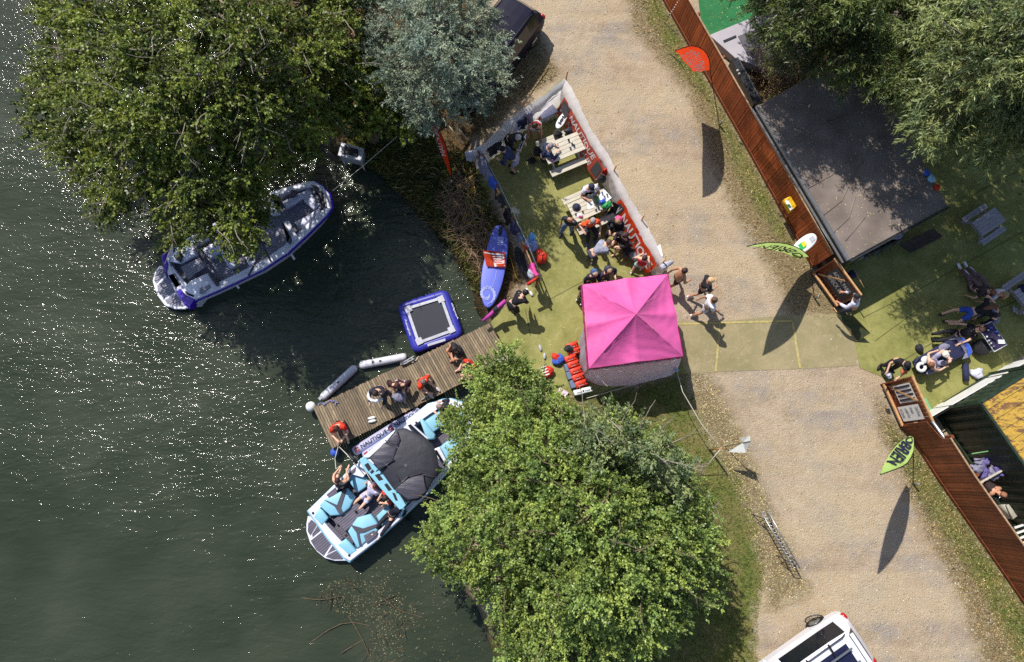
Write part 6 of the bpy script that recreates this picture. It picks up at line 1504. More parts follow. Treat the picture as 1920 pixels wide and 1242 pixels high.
# walkers
pr('shirtless person with dark hair walking past the gazebo corner', 1284, 508, 70, 'walk', top=None, bottom=(30, 28, 36), leg='short', shoes=(120, 90, 72), hair=(54, 34, 30), skin=M_skint)
pr('person in a black shirt with a tan hat and white trainers walking on the road', 1333, 526, 80, 'walk', top=(32, 34, 42), bottom=(30, 32, 42), leg='short', shoes=(226, 226, 232), hair=(150, 120, 92), hat=((206, 168, 128), 'cap'), skin=M_skint, hands=((-.12, .28, 1.2), (.18, .28, 1.15)))
pr('person in a white shirt and white trainers walking on the road', 1340, 563, 80, 'walk', top=(232, 232, 240), bottom=(214, 216, 226), leg='short', shoes=(232, 232, 236), hair=(92, 70, 54), skin=M_skint)
pr('person in a black wetsuit bending down at the lower end of the rail fence', 985, 549, 55, 'bend', pitch=58, top=(24, 24, 32), sleeve='long', bottom=(24, 24, 30), shoes=(30, 30, 36), hair=(24, 20, 24))
# jetty
JZp = JZ+.006
pr('person in a black shirt sitting on the jetty near the trampoline', 852, 655, 240, 'cross', z0=JZp, top=(36, 36, 44), bottom=(60, 62, 76), leg='short', shoes=None, hair=(44, 34, 32), skin=M_skint)
pr('person in a red shirt sitting near the bank end of the jetty', 878, 686, 240, 'floor', z0=JZp, top=(214, 58, 36), bottom=(40, 36, 44), leg='short', shoes=None, hair=(46, 30, 26))
pr('grey haired person in an orange red shirt sitting in the middle of the jetty', 794, 717, 130, 'floor', z0=JZp, top=(222, 64, 34), bottom=(120, 100, 96), leg='short', shoes=(210, 200, 206), hair=(112, 100, 96), sc=.95, hands=((-.3, .2, .12), (.15, .5, .35)))
pr('person in a black and red top kneeling on the jetty', 745, 724, 180, 'floor', z0=JZp, top=(58, 30, 38), sleeve='long', bottom=(216, 214, 226), leg='short', shoes=None, hair=(70, 38, 34), hands=((-.3, .2, .35), (.3, .2, .35)))
pr('person in a black wetsuit and white towel standing on the jetty', 704, 738, 195, 'lean', z0=JZp, pitch=24, top=(38, 40, 54), sleeve='long', bottom=(32, 34, 46), shoes=None, hair=(44, 34, 34))
pr('person in a red shirt sitting at the outer end of the jetty holding a line', 631, 804, 170, 'floor', z0=JZp, top=(218, 50, 28), bottom=(50, 52, 62), leg='short', shoes=None, hair=(70, 34, 26), hands=((-.1, .5, .45), (.12, .5, .45)))
tc = MB(); h_ = P(704, 742, JZ+1.2)
tc.tube([h_+Vector((.22*math.cos(a), .18*math.sin(a), .02)) for a in [R(20+i*32) for i in range(11)]], .05, 8)
tc.build('towel', cmat((226, 224, 236)), None, True, 'white towel wrapped round the shoulders of the person on the jetty', 'towel')
MB().ell(P(749, 743, JZ+.25), (.24, .20, .14), lump=.08, sd=8).build('towel', M_lilac, None, True, 'rumpled pale blue towel held by the kneeling person on the jetty', 'towel')
# boats
pr('bare legged person in black on the stern edge of the light blue boat', 633, 901, 12, 'floor', z0=.28, top=(26, 26, 34), sleeve='none', bottom=(26, 26, 34), leg='short', shoes=None, hair=(60, 34, 30), feet=((-.18, .45, .0), (.10, .62, .1)), hands=((-.15, .55, .4), (.15, .5, .3)), sc=.9)
pr('person in an orange shirt under the tower of the light blue boat', 722, 934, 240, 'sit', z0=-.1, top=(210, 60, 40), bottom=(220, 220, 232), leg='short', shoes=None, hair=(60, 40, 34), hz=.42, sc=.9)
pr('bare legged person with a white towel in the cockpit of the light blue boat', 703, 912, 225, 'supine', z0=.05, top=(206, 200, 226), bottom=(206, 200, 226), leg='short', shoes=None, hair=(90, 40, 34), pitch=-40, sc=.9)
pr('person in black trousers lying on the starboard bench of the light blue boat', 745, 945, 215, 'supine', z0=.14, top=(30, 32, 44), sleeve='long', bottom=(32, 34, 46), shoes=(226, 206, 196), hair=(50, 36, 32), pitch=-50, sc=.9)
pr('grey haired person in a dark jacket leaning from the light blue boat to the jetty', 824, 763, 290, 'lean', z0=.0, pitch=50, top=(34, 34, 46), sleeve='long', bottom=(34, 34, 46), hair=(140, 122, 112))
# right hand terrace
pr('fair haired person in a white shirt sitting by the picnic table at the right edge', 1884, 552, 330, 'supine', pitch=-25, z0=.2, top=(206, 204, 214), bottom=(120, 92, 96), leg='long', shoes=(222, 222, 230), hair=(176, 142, 100), hairl=1)
pr('brown haired person lying beside the fair haired one at the right edge', 1861, 548, 340, 'supine', pitch=-30, z0=.1, top=(60, 50, 54), bottom=(110, 84, 88), leg='long', shoes=(222, 222, 230), hair=(136, 88, 62), hairl=1)
pr('long haired person in a black top and blue shorts kneeling on the terrace', 1866, 575, 82, 'lean', hz=.55, pitch=50, top=(26, 26, 32), bottom=(52, 82, 176), leg='short', shoes=(30, 30, 38), hair=(112, 78, 56), hairl=1, feet=((-.12, -.75, .08), (.12, -.7, .08)))
pr('person with black hair and a lilac top bent over on the terrace', 1866, 592, 250, 'crouch', top=(140, 140, 176), sleeve='long', bottom=(40, 42, 60), hair=(30, 26, 30), hairl=1)
pr('person in black leaning back with arms spread beside the white edged table', 1839, 618, 262, 'supine', pitch=-50, z0=.1, top=(26, 22, 28), bottom=(26, 26, 34), leg='long', shoes=(30, 30, 40), hair=(130, 96, 76), hands=((-.42, .35, .25), (.42, .3, .2)))
pr('person in a patterned top sitting cross legged on the navy sunbed', 1747, 684, 66, 'supine', z0=.30, top=(120, 110, 140), sleeve='none', bottom=(160, 156, 180), leg='short', shoes=None, hair=(128, 84, 62), skin=M_skin, sc=1.0, hands=((-.30, .12, .30), (.30, .14, .30)), pitch=-46, feet=((.14, .46, .16), (-.10, .55, .14)))
pr('person in a black cap and black top leaning on the lower hatch', 1700, 684, 215, 'lean', pitch=26, top=(24, 24, 32), bottom=(30, 30, 38), hair=(30, 26, 28), hat=((22, 22, 30), 'cap'))
pr('person in a white shirt at the check-in hatch', 1606, 556, 300, 'lean', pitch=30, top=(212, 210, 226), sleeve='long', bottom=(40, 42, 60), hair=(34, 30, 34), skin=M_skint)
pr('tanned person bending down between the lower fence and the green container', 1880, 928, 150, 'bend', pitch=50, z0=.02, top=(48, 34, 32), sleeve='none', bottom=(46, 40, 52), leg='short', hair=(140, 96, 72), skin=M_skint)

# ================================================================= bags, boards and small things
def bag(label, x, y, z, sx, sy, sz, m, rz=0, sd_=1, name='bag', cat=None, lump=.10):
    return MB().ell(P(x, y, z), (sx, sy, sz), Matrix.Rotation(R(rz), 3, 'Z'), 16, 10, lump=lump, sd=sd_).build(name, m, None, True, label, cat or name.split('_')[-1])
def cooler(label, c4, z, body, lid, name='cool_box'):
    q = [P(*p, z) for p in c4]; root = thing(name, Vector((*(sum(q, Vector())/4)[:2], .017)), label, 'cool box')
    MB().prism(q, .03, z-.08, bev=.02).build('tub', body, root, True)
    cc = sum(q, Vector())/4; MB().prism([cc+(p-cc)*1.05 for p in q], z-.078, z, bev=.03).build('lid', lid, root, True)
    for u in (.3, .7): p = q[0].lerp(q[1], u).lerp(cc, .35); MB().tube([p+Vector((0, 0, -.02)), p+Vector((0, 0, .012))], .03, 10).build('cup_holder', M_rubber, root, True)
    a, b_ = q[1].lerp(q[2], .15)*1.0, q[1].lerp(q[2], .85); MB().tube([a+Vector((0, 0, -.12)), a.lerp(b_, .5)+(a-cc)*.12+Vector((0, 0, -.08)), b_+Vector((0, 0, -.12))], .012, 6).build('handle', M_dsteel, root, True)
    return root
cooler('big white cool box in the top corner of the enclosure', ((1009, 205), (1035, 194), (1046, 209), (1017, 223)), .48, M_wpaint, mat('lilac_white_plastic', (206, 206, 226), .4, .05, 4, .05))
MB().ell(P(1011, 221, .25), (.09, .08, .09)).build('buoy', M_orange, None, True, 'orange buoy beside the big white cool box', 'buoy')
bd = []
def board(label, cx, cy, L, W, deg, z, m, th=.03, tiltz=0, deco=None):
    root = thing('wakeboard', P(cx, cy, z), label, 'wakeboard')
    MB().prism(oval(cx, cy, L, W, R(deg), z, pw=2.2), z-th, z, bev=.01).build('deck', m, root, True)
    if deco: MB().prism(oval(cx, cy, L*.3, W*.4, R(deg), z+.006), z+.001, z+.006).build('decal', deco, root)
    for s in (-1, 1):
        p = P(cx+math.cos(R(deg))*L*.2*s, cy+math.sin(R(deg))*L*.2*s, z); MB().box(p+Vector((0, 0, .012)), (.12, .05, .02), -R(deg)+R(90)).build('foot_pad', M_rubber, root)
    return root
board('lilac white board standing by the middle of the top windbreak', 970, 232, 30, 17, -60, .9, mat('lilac_board', (190, 186, 204), .4, .05))
board('white board with dark logo leaning by the top picnic table', 1053, 226, 34, 14, -58, .6, M_wpaint, deco=M_dletter)
board('thin white and black surfboard held by the person in the red vest', 977, 274, 52, 6, -66, .8, M_wpaint, deco=M_black)
MB().prism([P(1052, 205, 1), P(1060, 192, 1), P(1066, 214, 1), P(1060, 222, 1)], .95, 1.0).build('board', M_black, None, False, 'dark wakeboard boot bag against the top corner of the windbreak', 'bag')
bag('black rucksack on the far bench of the top picnic table, left one', 1046, 251, .6, .16, .13, .14, M_black, sd_=2); bag('black rucksack on the far bench of the top picnic table, right one', 1066, 246, .6, .16, .11, .13, mat('charcoal_nylon', (50, 52, 62), .6, .3, 12, .4), sd_=3)
bag('black holdall on the turf at the left end of the top picnic table', 997, 301, .12, .16, .12, .1, M_black, sd_=4); bag('black coat on the bench end of the top picnic table', 1009, 284, .45, .18, .2, .12, M_black, sd_=6, name='coat')
TT = .76
r_ = seed(55)
for k, (x, y) in enumerate(((1066, 262), (1072, 268), (1069, 276), (1076, 272), (1042, 291), (1036, 300))):
    nm_ = ('glass bottle', 'drinks can', 'small pot', 'phone', 'pale cup', 'pink purse')[k]
    MB().tube([P(x, y, TT), P(x, y, TT+.10)], [.035, .03], 8).build(nm_.replace(' ', '_'), [M_rubber, M_steel, M_lgrey, M_black, M_lgrey, M_pink][k], None, True, nm_+' on the top picnic table', nm_.split()[-1])
# second table items
ht = thing('hat', P(1081, 389, TT), 'wide black sun hat on the second picnic table', 'hat')
MB().ell(P(1081, 389, TT+.02), (.15, .15, .015), nu=20).build('brim', M_black, ht, True); MB().ell(P(1081, 389, TT+.04), (.085, .095, .07), nu=16).build('crown', M_navy, ht, True)
pl_ = thing('plate', P(1087, 407, TT), 'round white plate of food on the second picnic table', 'plate')
MB().tube([P(1087, 407, TT), P(1087, 407, TT+.02)], [.09, .115], 20).build('dish', M_wpaint, pl_, True); MB().ell(P(1087, 406, TT+.03), (.05, .045, .02), lump=.2).build('food', M_pink, pl_, True)
MB().prism([P(1101, 378, TT+.01), P(1114, 376, TT+.01), P(1113, 390, TT+.01), P(1102, 393, TT+.01)], TT, TT+.01).build('paper', M_wpaint, None, False, 'crumpled white paper in the middle of the second picnic table', 'paper')
MB().prism([P(1115, 372, TT+.03), P(1134, 356, TT+.03), P(1147, 371, TT+.03), P(1128, 386, TT+.03)], TT, TT+.03).build('cloth', M_wpaint, None, False, 'white cloth spread at the right end of the second picnic table', 'cloth')
M_gbag = mat('green_nylon', (40, 140, 70), .5, .2, 8, .4)
mel = MB().ell(P(1119, 374, TT+.08), (.10, .15, .09), Matrix.Rotation(.3, 3, 'Z'), lump=.02); mel.build('watermelon', stripe_mat('melon_stripes', (26, 46, 30), (110, 170, 110), .5, .05, .5, .4, .05), None, True, 'striped green watermelon on the second picnic table', 'watermelon')
bag('bright green carrier bag at the right end of the second picnic table', 1138, 386, TT+.1, .18, .12, .12, M_gbag, 25, 9); bag('blue and white carrier bag behind the green one on the second picnic table', 1130, 379, TT+.08, .12, .09, .1, M_blue, 25, 10)
for k, (x, y) in enumerate(((1129, 361), (1133, 367), (1138, 364), (1131, 373))):
    MB().tube([P(x, y, TT+.03), P(x, y, TT+.15)], [.03, .025], 8).build('bottle', [M_blue, M_wpaint, M_steel, M_lgrey][k], None, True, ('blue', 'white', 'metal', 'grey')[k]+' bottle on the white cloth of the second picnic table', 'bottle')
for k, (x, y) in enumerate(((1117, 392), (1122, 389), (1127, 393), (1110, 366), (1092, 395), (1079, 400))):
    MB().tube([P(x, y, TT), P(x, y, TT+.09)], [.032, .036], 8).build('cup', [M_steel, M_black, M_lgrey, M_wpaint, M_pt, M_lgrey][k], None, True, ('shiny metal cup beside the green bag', 'black cup beside the green bag', 'grey cup beside the green bag', 'white cup beside the man in white', 'straw coloured cup beside the white plate', 'pale cup beside the black sun hat')[k]+' on the second picnic table', 'cup')
# chairs/bags by the windbreak
def camp_chair(label, x, y, deg, m):
    c = P(x, y, .45); root = thing('camping_chair', (c.x, c.y, .017), label, 'chair', 'camping chairs by the windbreak', -R(deg))
    def lb(nm_, mb, mm, s=False): o = mb.build(nm_, mm, None, s); o.parent = root
    mb = MB(); mb.add([(-.24, -.2, .42), (.24, -.2, .42), (.24, .24, .45), (-.24, .24, .45), (0, 0, .38)], [(0, 1, 4), (1, 2, 4), (2, 3, 4), (3, 0, 4)]); lb('seat', mb, m)
    mb = MB(); mb.add([(-.25, -.2, .42), (.25, -.2, .42), (.26, -.34, .88), (-.26, -.34, .88)], [(0, 1, 2, 3)]); lb('backrest', mb, m)
    for sx in (-1, 1):
        for sy in (-1, 1): mb = MB(); mb.tube([(sx*.26, sy*.24, 0), (sx*.24, -sy*.05, .45)], .012, 6); lb('leg', mb, M_dsteel)
        mb = MB(); mb.bar((sx*.29, -.25, .62), (sx*.29, .22, .62), .05, .02); lb('armrest', mb, m)
    return root
camp_chair('black camping chair beneath the person with the pink hood', 1148, 410, 215, M_black)
camp_chair('black camping chair behind the dark haired person against the windbreak', 1183, 444, 235, M_black)
bag('large dark holdall on the turf against the orange banner', 1180, 473, .3, .28, .20, .2, M_black, -50, 11); bag('grey coat heaped on the dark holdall by the orange banner', 1188, 481, .5, .13, .17, .09, mat('grey_coat', (110, 112, 118), .8, .2, 10, .5), 30, 12, 'coat')
# bags at the foot of the rail fence
bag('light blue and lilac sack on the turf beside the pink towel', 995, 458, .28, .22, .26, .24, mat('pale_blue_sack', (150, 176, 224), .6, .12, 4, .5, 14), 20, 13, 'sack', lump=.14)
bag('sky blue plastic bag stuffed on top of the lilac sack', 998, 444, .5, .12, .14, .1, mat('sky_blue_plastic', (120, 190, 236), .4, .12, 6, .3), 20, 14)
bag('crumpled red holdall on the turf below the lilac sack', 1015, 482, .24, .18, .26, .2, mat('red_nylon', (206, 56, 38), .5, .2, 6, .5, 14), 12, 15, 'holdall', lump=.14)
bag('long black board bag lying outside the rail fence', 978, 492, .25, .16, .62, .14, M_black, 18, 16, 'board_bag', 'bag', lump=.04)
MB().ell(P(996, 516, .9), (.10, .2, .16), Matrix.Rotation(.5, 3, 'Z'), lump=.12, sd=3).build('towel', M_lgrey, None, True, 'crumpled white towel at the bottom end of the rail fence', 'towel')
MB().tube([P(1010, 520, 1.0), P(988, 534, .95)], .05, 8).build('rolled_mat', M_red, None, True, 'rolled red mat at the lower corner of the rail fence', 'mat')
pt2 = [P(905, 602, .5), P(920, 590, .55), P(930, 580, .6), P(948, 564, .8)]
M_mag = mat('magenta_neoprene', (176, 56, 150), .6, .15, 8, .3)
MB().tube(pt2, [.05, .07, .075, .07], 8).build('wetsuit', M_mag, None, True, 'magenta and black wetsuit draped along a pole near the bank end of the jetty', 'wetsuit')
MB().tube([P(926, 584, .72), P(934, 577, .76)], [.09, .09], 8).build('wetsuit_sleeve', M_black, None, True, 'black neoprene sleeve wrapped over the magenta wetsuit', 'sleeve')
for k, (x, y) in enumerate(((989, 545), (996, 551))):
    MB().ell(P(x, y, .06), (.05, .1, .05), Matrix.Rotation(.5, 3, 'Z')).build('shoe', M_wpaint, None, True, ('left', 'right')[k]+' of a pair of white shoes on the turf beside the bending person in black', 'shoe', 'pair of white shoes')
for k, (x, y) in enumerate(((697, 784), (698, 790))):
    MB().ell(P(x, y, JZ+.05), (.14, .05, .045), Matrix.Rotation(.2, 3, 'Z')).build('trainer', M_wpaint, None, True, ('upper', 'lower')[k]+' of two white trainers standing on the jetty', 'shoe', 'pair of white trainers on the jetty')
for k, (x, y) in enumerate(((1901, 580), (1906, 583))):
    MB().ell(P(x, y, .05), (.05, .12, .04)).build('slider', M_lgrey, None, True, ('left', 'right')[k]+' of two pale sliders on the terrace by the right edge', 'shoe', 'pair of pale sliders')
# fuel cans
M_can = mat('red_can_plastic', (206, 52, 26), .4, .08, 5, .05, 20)
def can(name, m, label, x, y, deg, z=.017, sc_=1.0, grp='red fuel cans beside the gazebo'):
    c = P(x, y, .3); root = thing(name, (c.x, c.y, z), label, 'fuel can', grp, -R(deg)); root.scale = (sc_,)*3
    def lb(nm_, mb, mm, s=False): o = mb.build(nm_, mm, None, s); o.parent = root
    q = [Vector((x_, y_, 0)) for x_, y_ in ((-.2, -.1), (.2, -.1), (.2, .1), (-.2, .1))]
    lb('body', MB().prism(q, 0, .34, bev=.03), m, True)
    lb('handle', MB().tube([(-.10, 0, .33), (-.08, 0, .39), (.08, 0, .39), (.10, 0, .33)], .014, 6), m, True)
    lb('cap', MB().tube([(.16, 0, .33), (.16, 0, .38)], .03, 8), M_rubber, True)
    lb('label_plate', MB().prism([Vector((x_, y_, 0)) for x_, y_ in ((-.10, -.06), (.06, -.06), (.06, -.045), (-.10, -.045))], .341, .345), M_letter)
    return root
for k, (x, y) in enumerate(((1073, 648), (1077, 659), (1070, 672), (1075, 683), (1080, 695), (1084, 707), (1090, 719))):
    nm_ = ('topmost', 'second from the top', 'third from the top', 'middle', 'third from the bottom', 'second from the bottom', 'lowest')[k]
    can('fuel_can', M_can, nm_+' of the row of red fuel cans beside the white gazebo wall', x, y, -20)
for k, (x, y) in enumerate(((1086, 735), (1101, 731))): can('jerrycan', M_wpaint, ('left', 'right')[k]+' of two cream jerrycans at the lower end of the fuel can row', x, y, -12, sc_=.85, grp='cream jerrycans')
M_pb = mat('grey_blue_box', (104, 118, 146), .6, .15, 6, .2)
for k, (x, y) in enumerate(((1064, 690), (1068, 705), (1074, 721))):
    MB().box(P(x, y, .14), (.2, .26, .26), .3).build('crate', M_pb, None, False, ('upper', 'middle', 'lower')[k]+' of the grey blue crates beside the red fuel cans', 'crate', auto=.02)
bag('black cap and bag lying over the top red fuel cans', 1066, 654, .42, .16, .12, .1, M_black, 10, 21); bag('blue and orange life jacket on the ground left of the fuel cans', 1047, 674, .12, .22, .18, .1, M_blue, 10, 22, 'life_jacket', 'life jacket'); bag('orange life jacket half under the blue one', 1042, 670, .14, .13, .15, .1, M_red, 40, 23, 'life_jacket', 'life jacket')
bag('red life jacket with white straps under the top of the shore tree', 1028, 697, .16, .17, .2, .12, M_red, 0, 24, 'life_jacket', 'life jacket')
for i in range(4): MB().bar(P(1015+i*1.5, 690+i*5, .34), P(1024+i*2, 686+i*5, .34), .035, .02).build('strap', M_wpaint, None, False, ('first', 'second', 'third', 'fourth')[i]+' white strap from the top on the red life jacket', 'strap', 'white straps')
for k, (x, y) in enumerate(((1013, 653), (1021, 668))): MB().ell(P(x, y, .06), (.05, .12, .05), Matrix.Rotation(.3*(1-k), 3, 'Z')).build('shoe', M_lgrey, None, True, ('grey trainer lying nearest the jetty end above the shore tree', 'grey trainer lying beside the blue life jacket')[k], 'shoe')
MB().prism([P(1049, 727, .1), P(1066, 736, .1), P(1061, 745, .1), P(1046, 736, .1)], .03, .1).build('box', mat('pink_white_card', (222, 190, 206), .6, .1), None, False, 'pink and white box on the grass below the crates', 'box')
# sunbed, terrace table
sb = thing('sunbed', P(1768, 668), 'navy sunbed with a blue and white towel on the terrace', 'sunbed')
def tr(x, y): return (1660+x/7.76, 600+y/7.76)
MB().prism([P(*tr(*p), .36) for p in ((405, 605), (530, 520), (900, 300), (1060, 260), (1200, 480), (960, 620), (650, 790), (480, 770))], .28, .36, bev=.02).build('cushion', M_navy, sb, True)
for x, y in ((470, 620), (520, 760), (1020, 300), (1130, 480)): p = P(*tr(x, y), .28); MB().tube([p, Vector((p.x, p.y, .02))], .015, 6).build('leg', M_steel, sb, True)
MB().prism([P(*tr(*p), .39) for p in ((920, 290), (1070, 245), (1150, 260), (1240, 380), (1275, 470), (1210, 550), (1120, 575), (1170, 480), (1100, 370), (1040, 290))], .365, .39, bev=.008).build('beach_towel', [M_lilac], None, True, 'lilac edge of the beach towel at the foot of the sunbed', 'towel')
MB().prism([P(*tr(*p), .405) for p in ((1090, 255), (1150, 270), (1235, 380), (1268, 470), (1210, 540), (1190, 430), (1130, 320))], .393, .405, bev=.003).build('beach_towel', M_blue, None, True, 'royal blue beach towel at the foot of the sunbed', 'towel')
bag('rumpled lilac towel on the far side of the sunbed', *tr(850, 400), .42, .20, .12, .05, M_lilac, 25, 31, 'towel'); bag('rumpled lilac towel under the head end of the sunbed person', *tr(700, 730), .42, .26, .1, .05, M_lilac, 25, 32, 'towel')
MB().tube([P(*tr(525+ (55*math.cos(R(a)))*1.0, 690+55*math.sin(R(a))), .47) for a in range(-20, 320, 20)], .055, 8).build('neck_pillow', M_wpaint, None, True, 'white neck pillow at the head of the sunbed', 'pillow')
bag('white pillow at the head of the sunbed', *tr(580, 580), .42, .15, .12, .05, M_wpaint, 30, 34, 'pillow', lump=.03)
MB().tube([P(*tr(410, 600), .4), P(*tr(470, 530), .6), P(*tr(500, 560), .4)], .015, 6).build('sunglasses', M_black, None, True, 'black metal frame at the head end of the sunbed', 'frame')
bag('white sun hat resting in the lap of the person on the sunbed', *tr(880, 500), .95, .12, .12, .06, cmat((226, 214, 200)), 0, 36, 'sun_hat', 'hat', lump=.08)
cc_ = [P(*tr(*p), .7) for p in ((1415, 195), (1420, 80), (1545, 18), (1775, 365), (1590, 468))]
cc_ = [P(*tr(*p), .7) for p in ((1350, 118), (1545, 18), (1775, 365), (1590, 468))]
tt_ = thing('folding_table', Vector((*(sum(cc_, Vector())/4)[:2], .017)), 'folding table with a white rim and dark top on the terrace', 'table')
cq = sum(cc_, Vector())/4
MB().prism(cc_, .665, .70).build('rim', M_wpaint, tt_); MB().prism([cq+(p-cq)*.94 for p in cc_], .702, .708).build('tabletop', mat('dark_purple_top', (52, 42, 74), .5, .2, 4, .1), tt_)
for p in cc_: q = cq+(p-cq)*.9; MB().tube([Vector((q.x, q.y, .66)), Vector((q.x, q.y, .0))], .014, 6).build('leg', M_steel, tt_, True)
r_ = seed(9)
for k, (x, y, m, nm_, lb) in enumerate(((1530, 120, M_blue, 'box', 'blue box'), (1500, 150, M_wpaint, 'cup', 'white cup nearest the corner'), (1615, 175, M_blue, 'carton', 'blue and white carton'), (1650, 225, M_lgrey, 'packet', 'pale grey packet'), (1555, 260, M_black, 'camera', 'black camera'), (1600, 300, M_navy, 'purse', 'navy purse'), (1690, 320, M_wpaint, 'paper', 'large white paper'), (1480, 245, M_wpaint, 'cup', 'white cup by the edge'), (1510, 300, M_lgrey, 'bottle', 'grey bottle'), (1540, 340, M_pt, 'jar', 'straw coloured jar'), (1580, 385, M_steel, 'tin', 'round silver tin'), (1450, 120, mat('maroon_cloth', (84, 26, 40), .7, .2), 'napkin', 'maroon napkin'))):
    h_ = .03 if nm_ in ('paper', 'napkin', 'packet') else .1; s_ = .14 if nm_ in ('paper', 'napkin') else .045
    mb = MB()
    if nm_ in ('cup', 'bottle', 'jar', 'tin'): mb.tube([P(*tr(x, y), .71), P(*tr(x, y), .71+h_)], [s_*.7, s_*.6], 8)
    else: mb.box(P(*tr(x, y), .712+h_/2), (s_*1.6, s_, h_), r_.uniform(-1, 1))
    mb.build(nm_, m, None, False, lb+' on the white rimmed folding table', nm_)
pf = thing('pouffe', P(1840, 652), 'round black pouffe beside the folding table', 'stool')
MB().tube([P(1841, 651, .05), P(1841, 651, .1), P(1841, 651, .36), P(1841, 651, .42)], [.24, .28, .28, .2], 20).build('seat', M_black, pf, True)
MB().tube([P(*tr(1165, 640), .12), P(*tr(1175, 890), .12)], .10, 12).build('foam_roller', M_navy, None, True, 'dark navy rolled mat lying on the terrace', 'roller')
bag('crumpled white bag beside the navy rolled mat', *tr(1335, 780), .12, .20, .18, .12, mat('white_plastic_bag', (206, 206, 222), .5, .06, 4, .5, 14), 0, 41, lump=.14)
bag('small black bag on the turf above the sunbed', *tr(500, 415), .1, .13, .16, .1, M_black, 30, 42, lump=.06)
bx = MB().box(P(1665, 699, .25), (.24, .2, .36), .5); bx.build('bin', M_black, None, False, 'small black bin beside the lower hatch', 'bin', auto=.02)
bag('terracotta plant pot on the corner of the lower hatch', 1695, 697, 1.25, .11, .1, .1, mat('terracotta', (184, 104, 66), .7, .1), 0, 43, 'pot', lump=.03)
bag('small clutch of white straps on the corner of the lower hatch', 1667, 705, 1.4, .08, .08, .06, M_lgrey, 0, 44, 'straps', lump=.2)
# alley beside container
M_purp = mat('purple_cloth', (104, 92, 150), .8, .25, 8, .6, 16)
r_ = seed(77)
for k, (x, y) in enumerate(((1838, 868), (1853, 862), (1868, 872), (1845, 885), (1862, 890), (1876, 884), (1832, 880))):
    bag(('pale purple', 'mid purple', 'lilac', 'dark purple', 'grey purple', 'bright purple', 'dusky purple')[k]+' crumpled garment in the heap beside the green container', x, y, .8+.05*k, .20, .15, .1, M_purp if k % 2 else M_lilac, 30*k, 50+k, 'garment', 'clothes', lump=.2)
MB().bar(P(1838, 905, 1.2), P(1905, 868, 1.2), .05, .04).build('plank', M_pt, None, False, 'pale plank lying across the heap of purple clothes', 'plank')
MB().tube(smooth_path([P(1868, 925, 1.0), P(1858, 928, 1.0), P(1870, 938, 1.0), P(1876, 930, 1.0)]), .014, 6).build('handle', M_steel, None, True, 'bent metal hoop between the fence and the container', 'hoop')
cooler('cream cool box beside the lower fence near the container', ((1889, 948), (1906, 940), (1917, 962), (1900, 974)), .5, mat('cream_plastic', (206, 206, 196), .4, .05), mat('beige_lid', (170, 166, 150), .5, .08), 'storage_box')
for k in range(5):
    MB().bar(P(1902+k*2, 990+k*11, .5), P(1926, 982+k*11, .5), .06, .04).build('slat', M_wpaint, None, False, ('topmost', 'second', 'third', 'fourth', 'lowest')[k]+' of the loose white slats stacked behind the lower fence', 'slat', 'loose white slats')
bag('black grille leaning at the gate with a yellow strap', 1597, 515, .8, .16, .14, .1, M_navy, 20, 71, 'bundle', lump=.12)
MB().tube([P(1583, 505, 1.0), P(1596, 490, 1.1)], .014, 5).build('strap', M_yrope, None, True, 'yellow strap hanging beside the check-in hatch', 'strap')
MB().tube([P(1603, 508, 1.2), P(1620, 540, 1.1)], .018, 6).build('paddle', M_pine, None, True, 'wooden stick leaning behind the check-in hatch', 'stick')
MB().ell(P(1249, 497, 1.25), (.24, .10, .07), Matrix.Rotation(.5, 3, 'Z'), lump=.15).build('bag', M_lgrey, None, True, 'white plastic bag tied where the windbreak meets the gazebo', 'bag')
MB().prism([P(1232, 462, .9), P(1238, 458, .9), P(1243, 480, .9), P(1237, 484, .9)], .3, .9).build('board', M_wpaint, None, False, 'small white board leaning outside the windbreak', 'board')
bag('blue shoe among weeds on the bank', 762, 258, .3, .08, .12, .06, M_blue, 0, 72, 'shoe')
# round table item at right edge
MB().tube([P(1917, 541, .7), P(1917, 541, .72)], [.14, .15], 18).build('tray', M_navy, None, True, 'round dark tray on the picnic table at the right edge', 'tray')

# fallen branches and leaf scraps in the shallow water
brushpile('fallen branches with dead leaves lying in the shallow water at the bottom', 'fallen_branch', [(580, 1110), (640, 1085), (720, 1100), (790, 1150), (760, 1200), (740, 1280), (680, 1260), (690, 1180), (620, 1150)], WATER_Z-.12, WATER_Z+.03, 520, .4, mat('sunken_twig', (80, 72, 56), .85, .5, 12, .4), 9)
def water_scatter(poly, k): p = scatter(poly, k); p[:, 2] = WATER_Z+.004; return p
flakes('floating_leaves', np.vstack([water_scatter([(590, 1110), (640, 1085), (720, 1100), (790, 1150), (760, 1200), (740, 1280), (690, 1280), (690, 1180), (620, 1150)], 700), water_scatter([(680, 1040), (800, 1080), (880, 1120), (920, 1250), (760, 1280), (700, 1150)], 260)]), .04, LM_W, .006)
mb = MB()
for pth in (((575, 1210), (640, 1170), (700, 1175), (770, 1195)), ((650, 1150), (680, 1200), (700, 1250)), ((560, 1120), (600, 1125), (640, 1118)), ((640, 1225), (690, 1195), (720, 1185)), ((700, 1100), (740, 1140), (800, 1160))):
    mb.tube(smooth_path([P(x, y, WATER_Z+(.05 if (x//7) % 2 else -.02)) for x, y in pth], 3), [.013]*1*(3*(len(pth)-1)+1), 6)
mb.build('fallen_limb', mat('sunken_wood', (96, 82, 62), .85, .4, 12, .4), None, True, 'long bare limbs lying across the floating leaves at the bottom', 'limb')
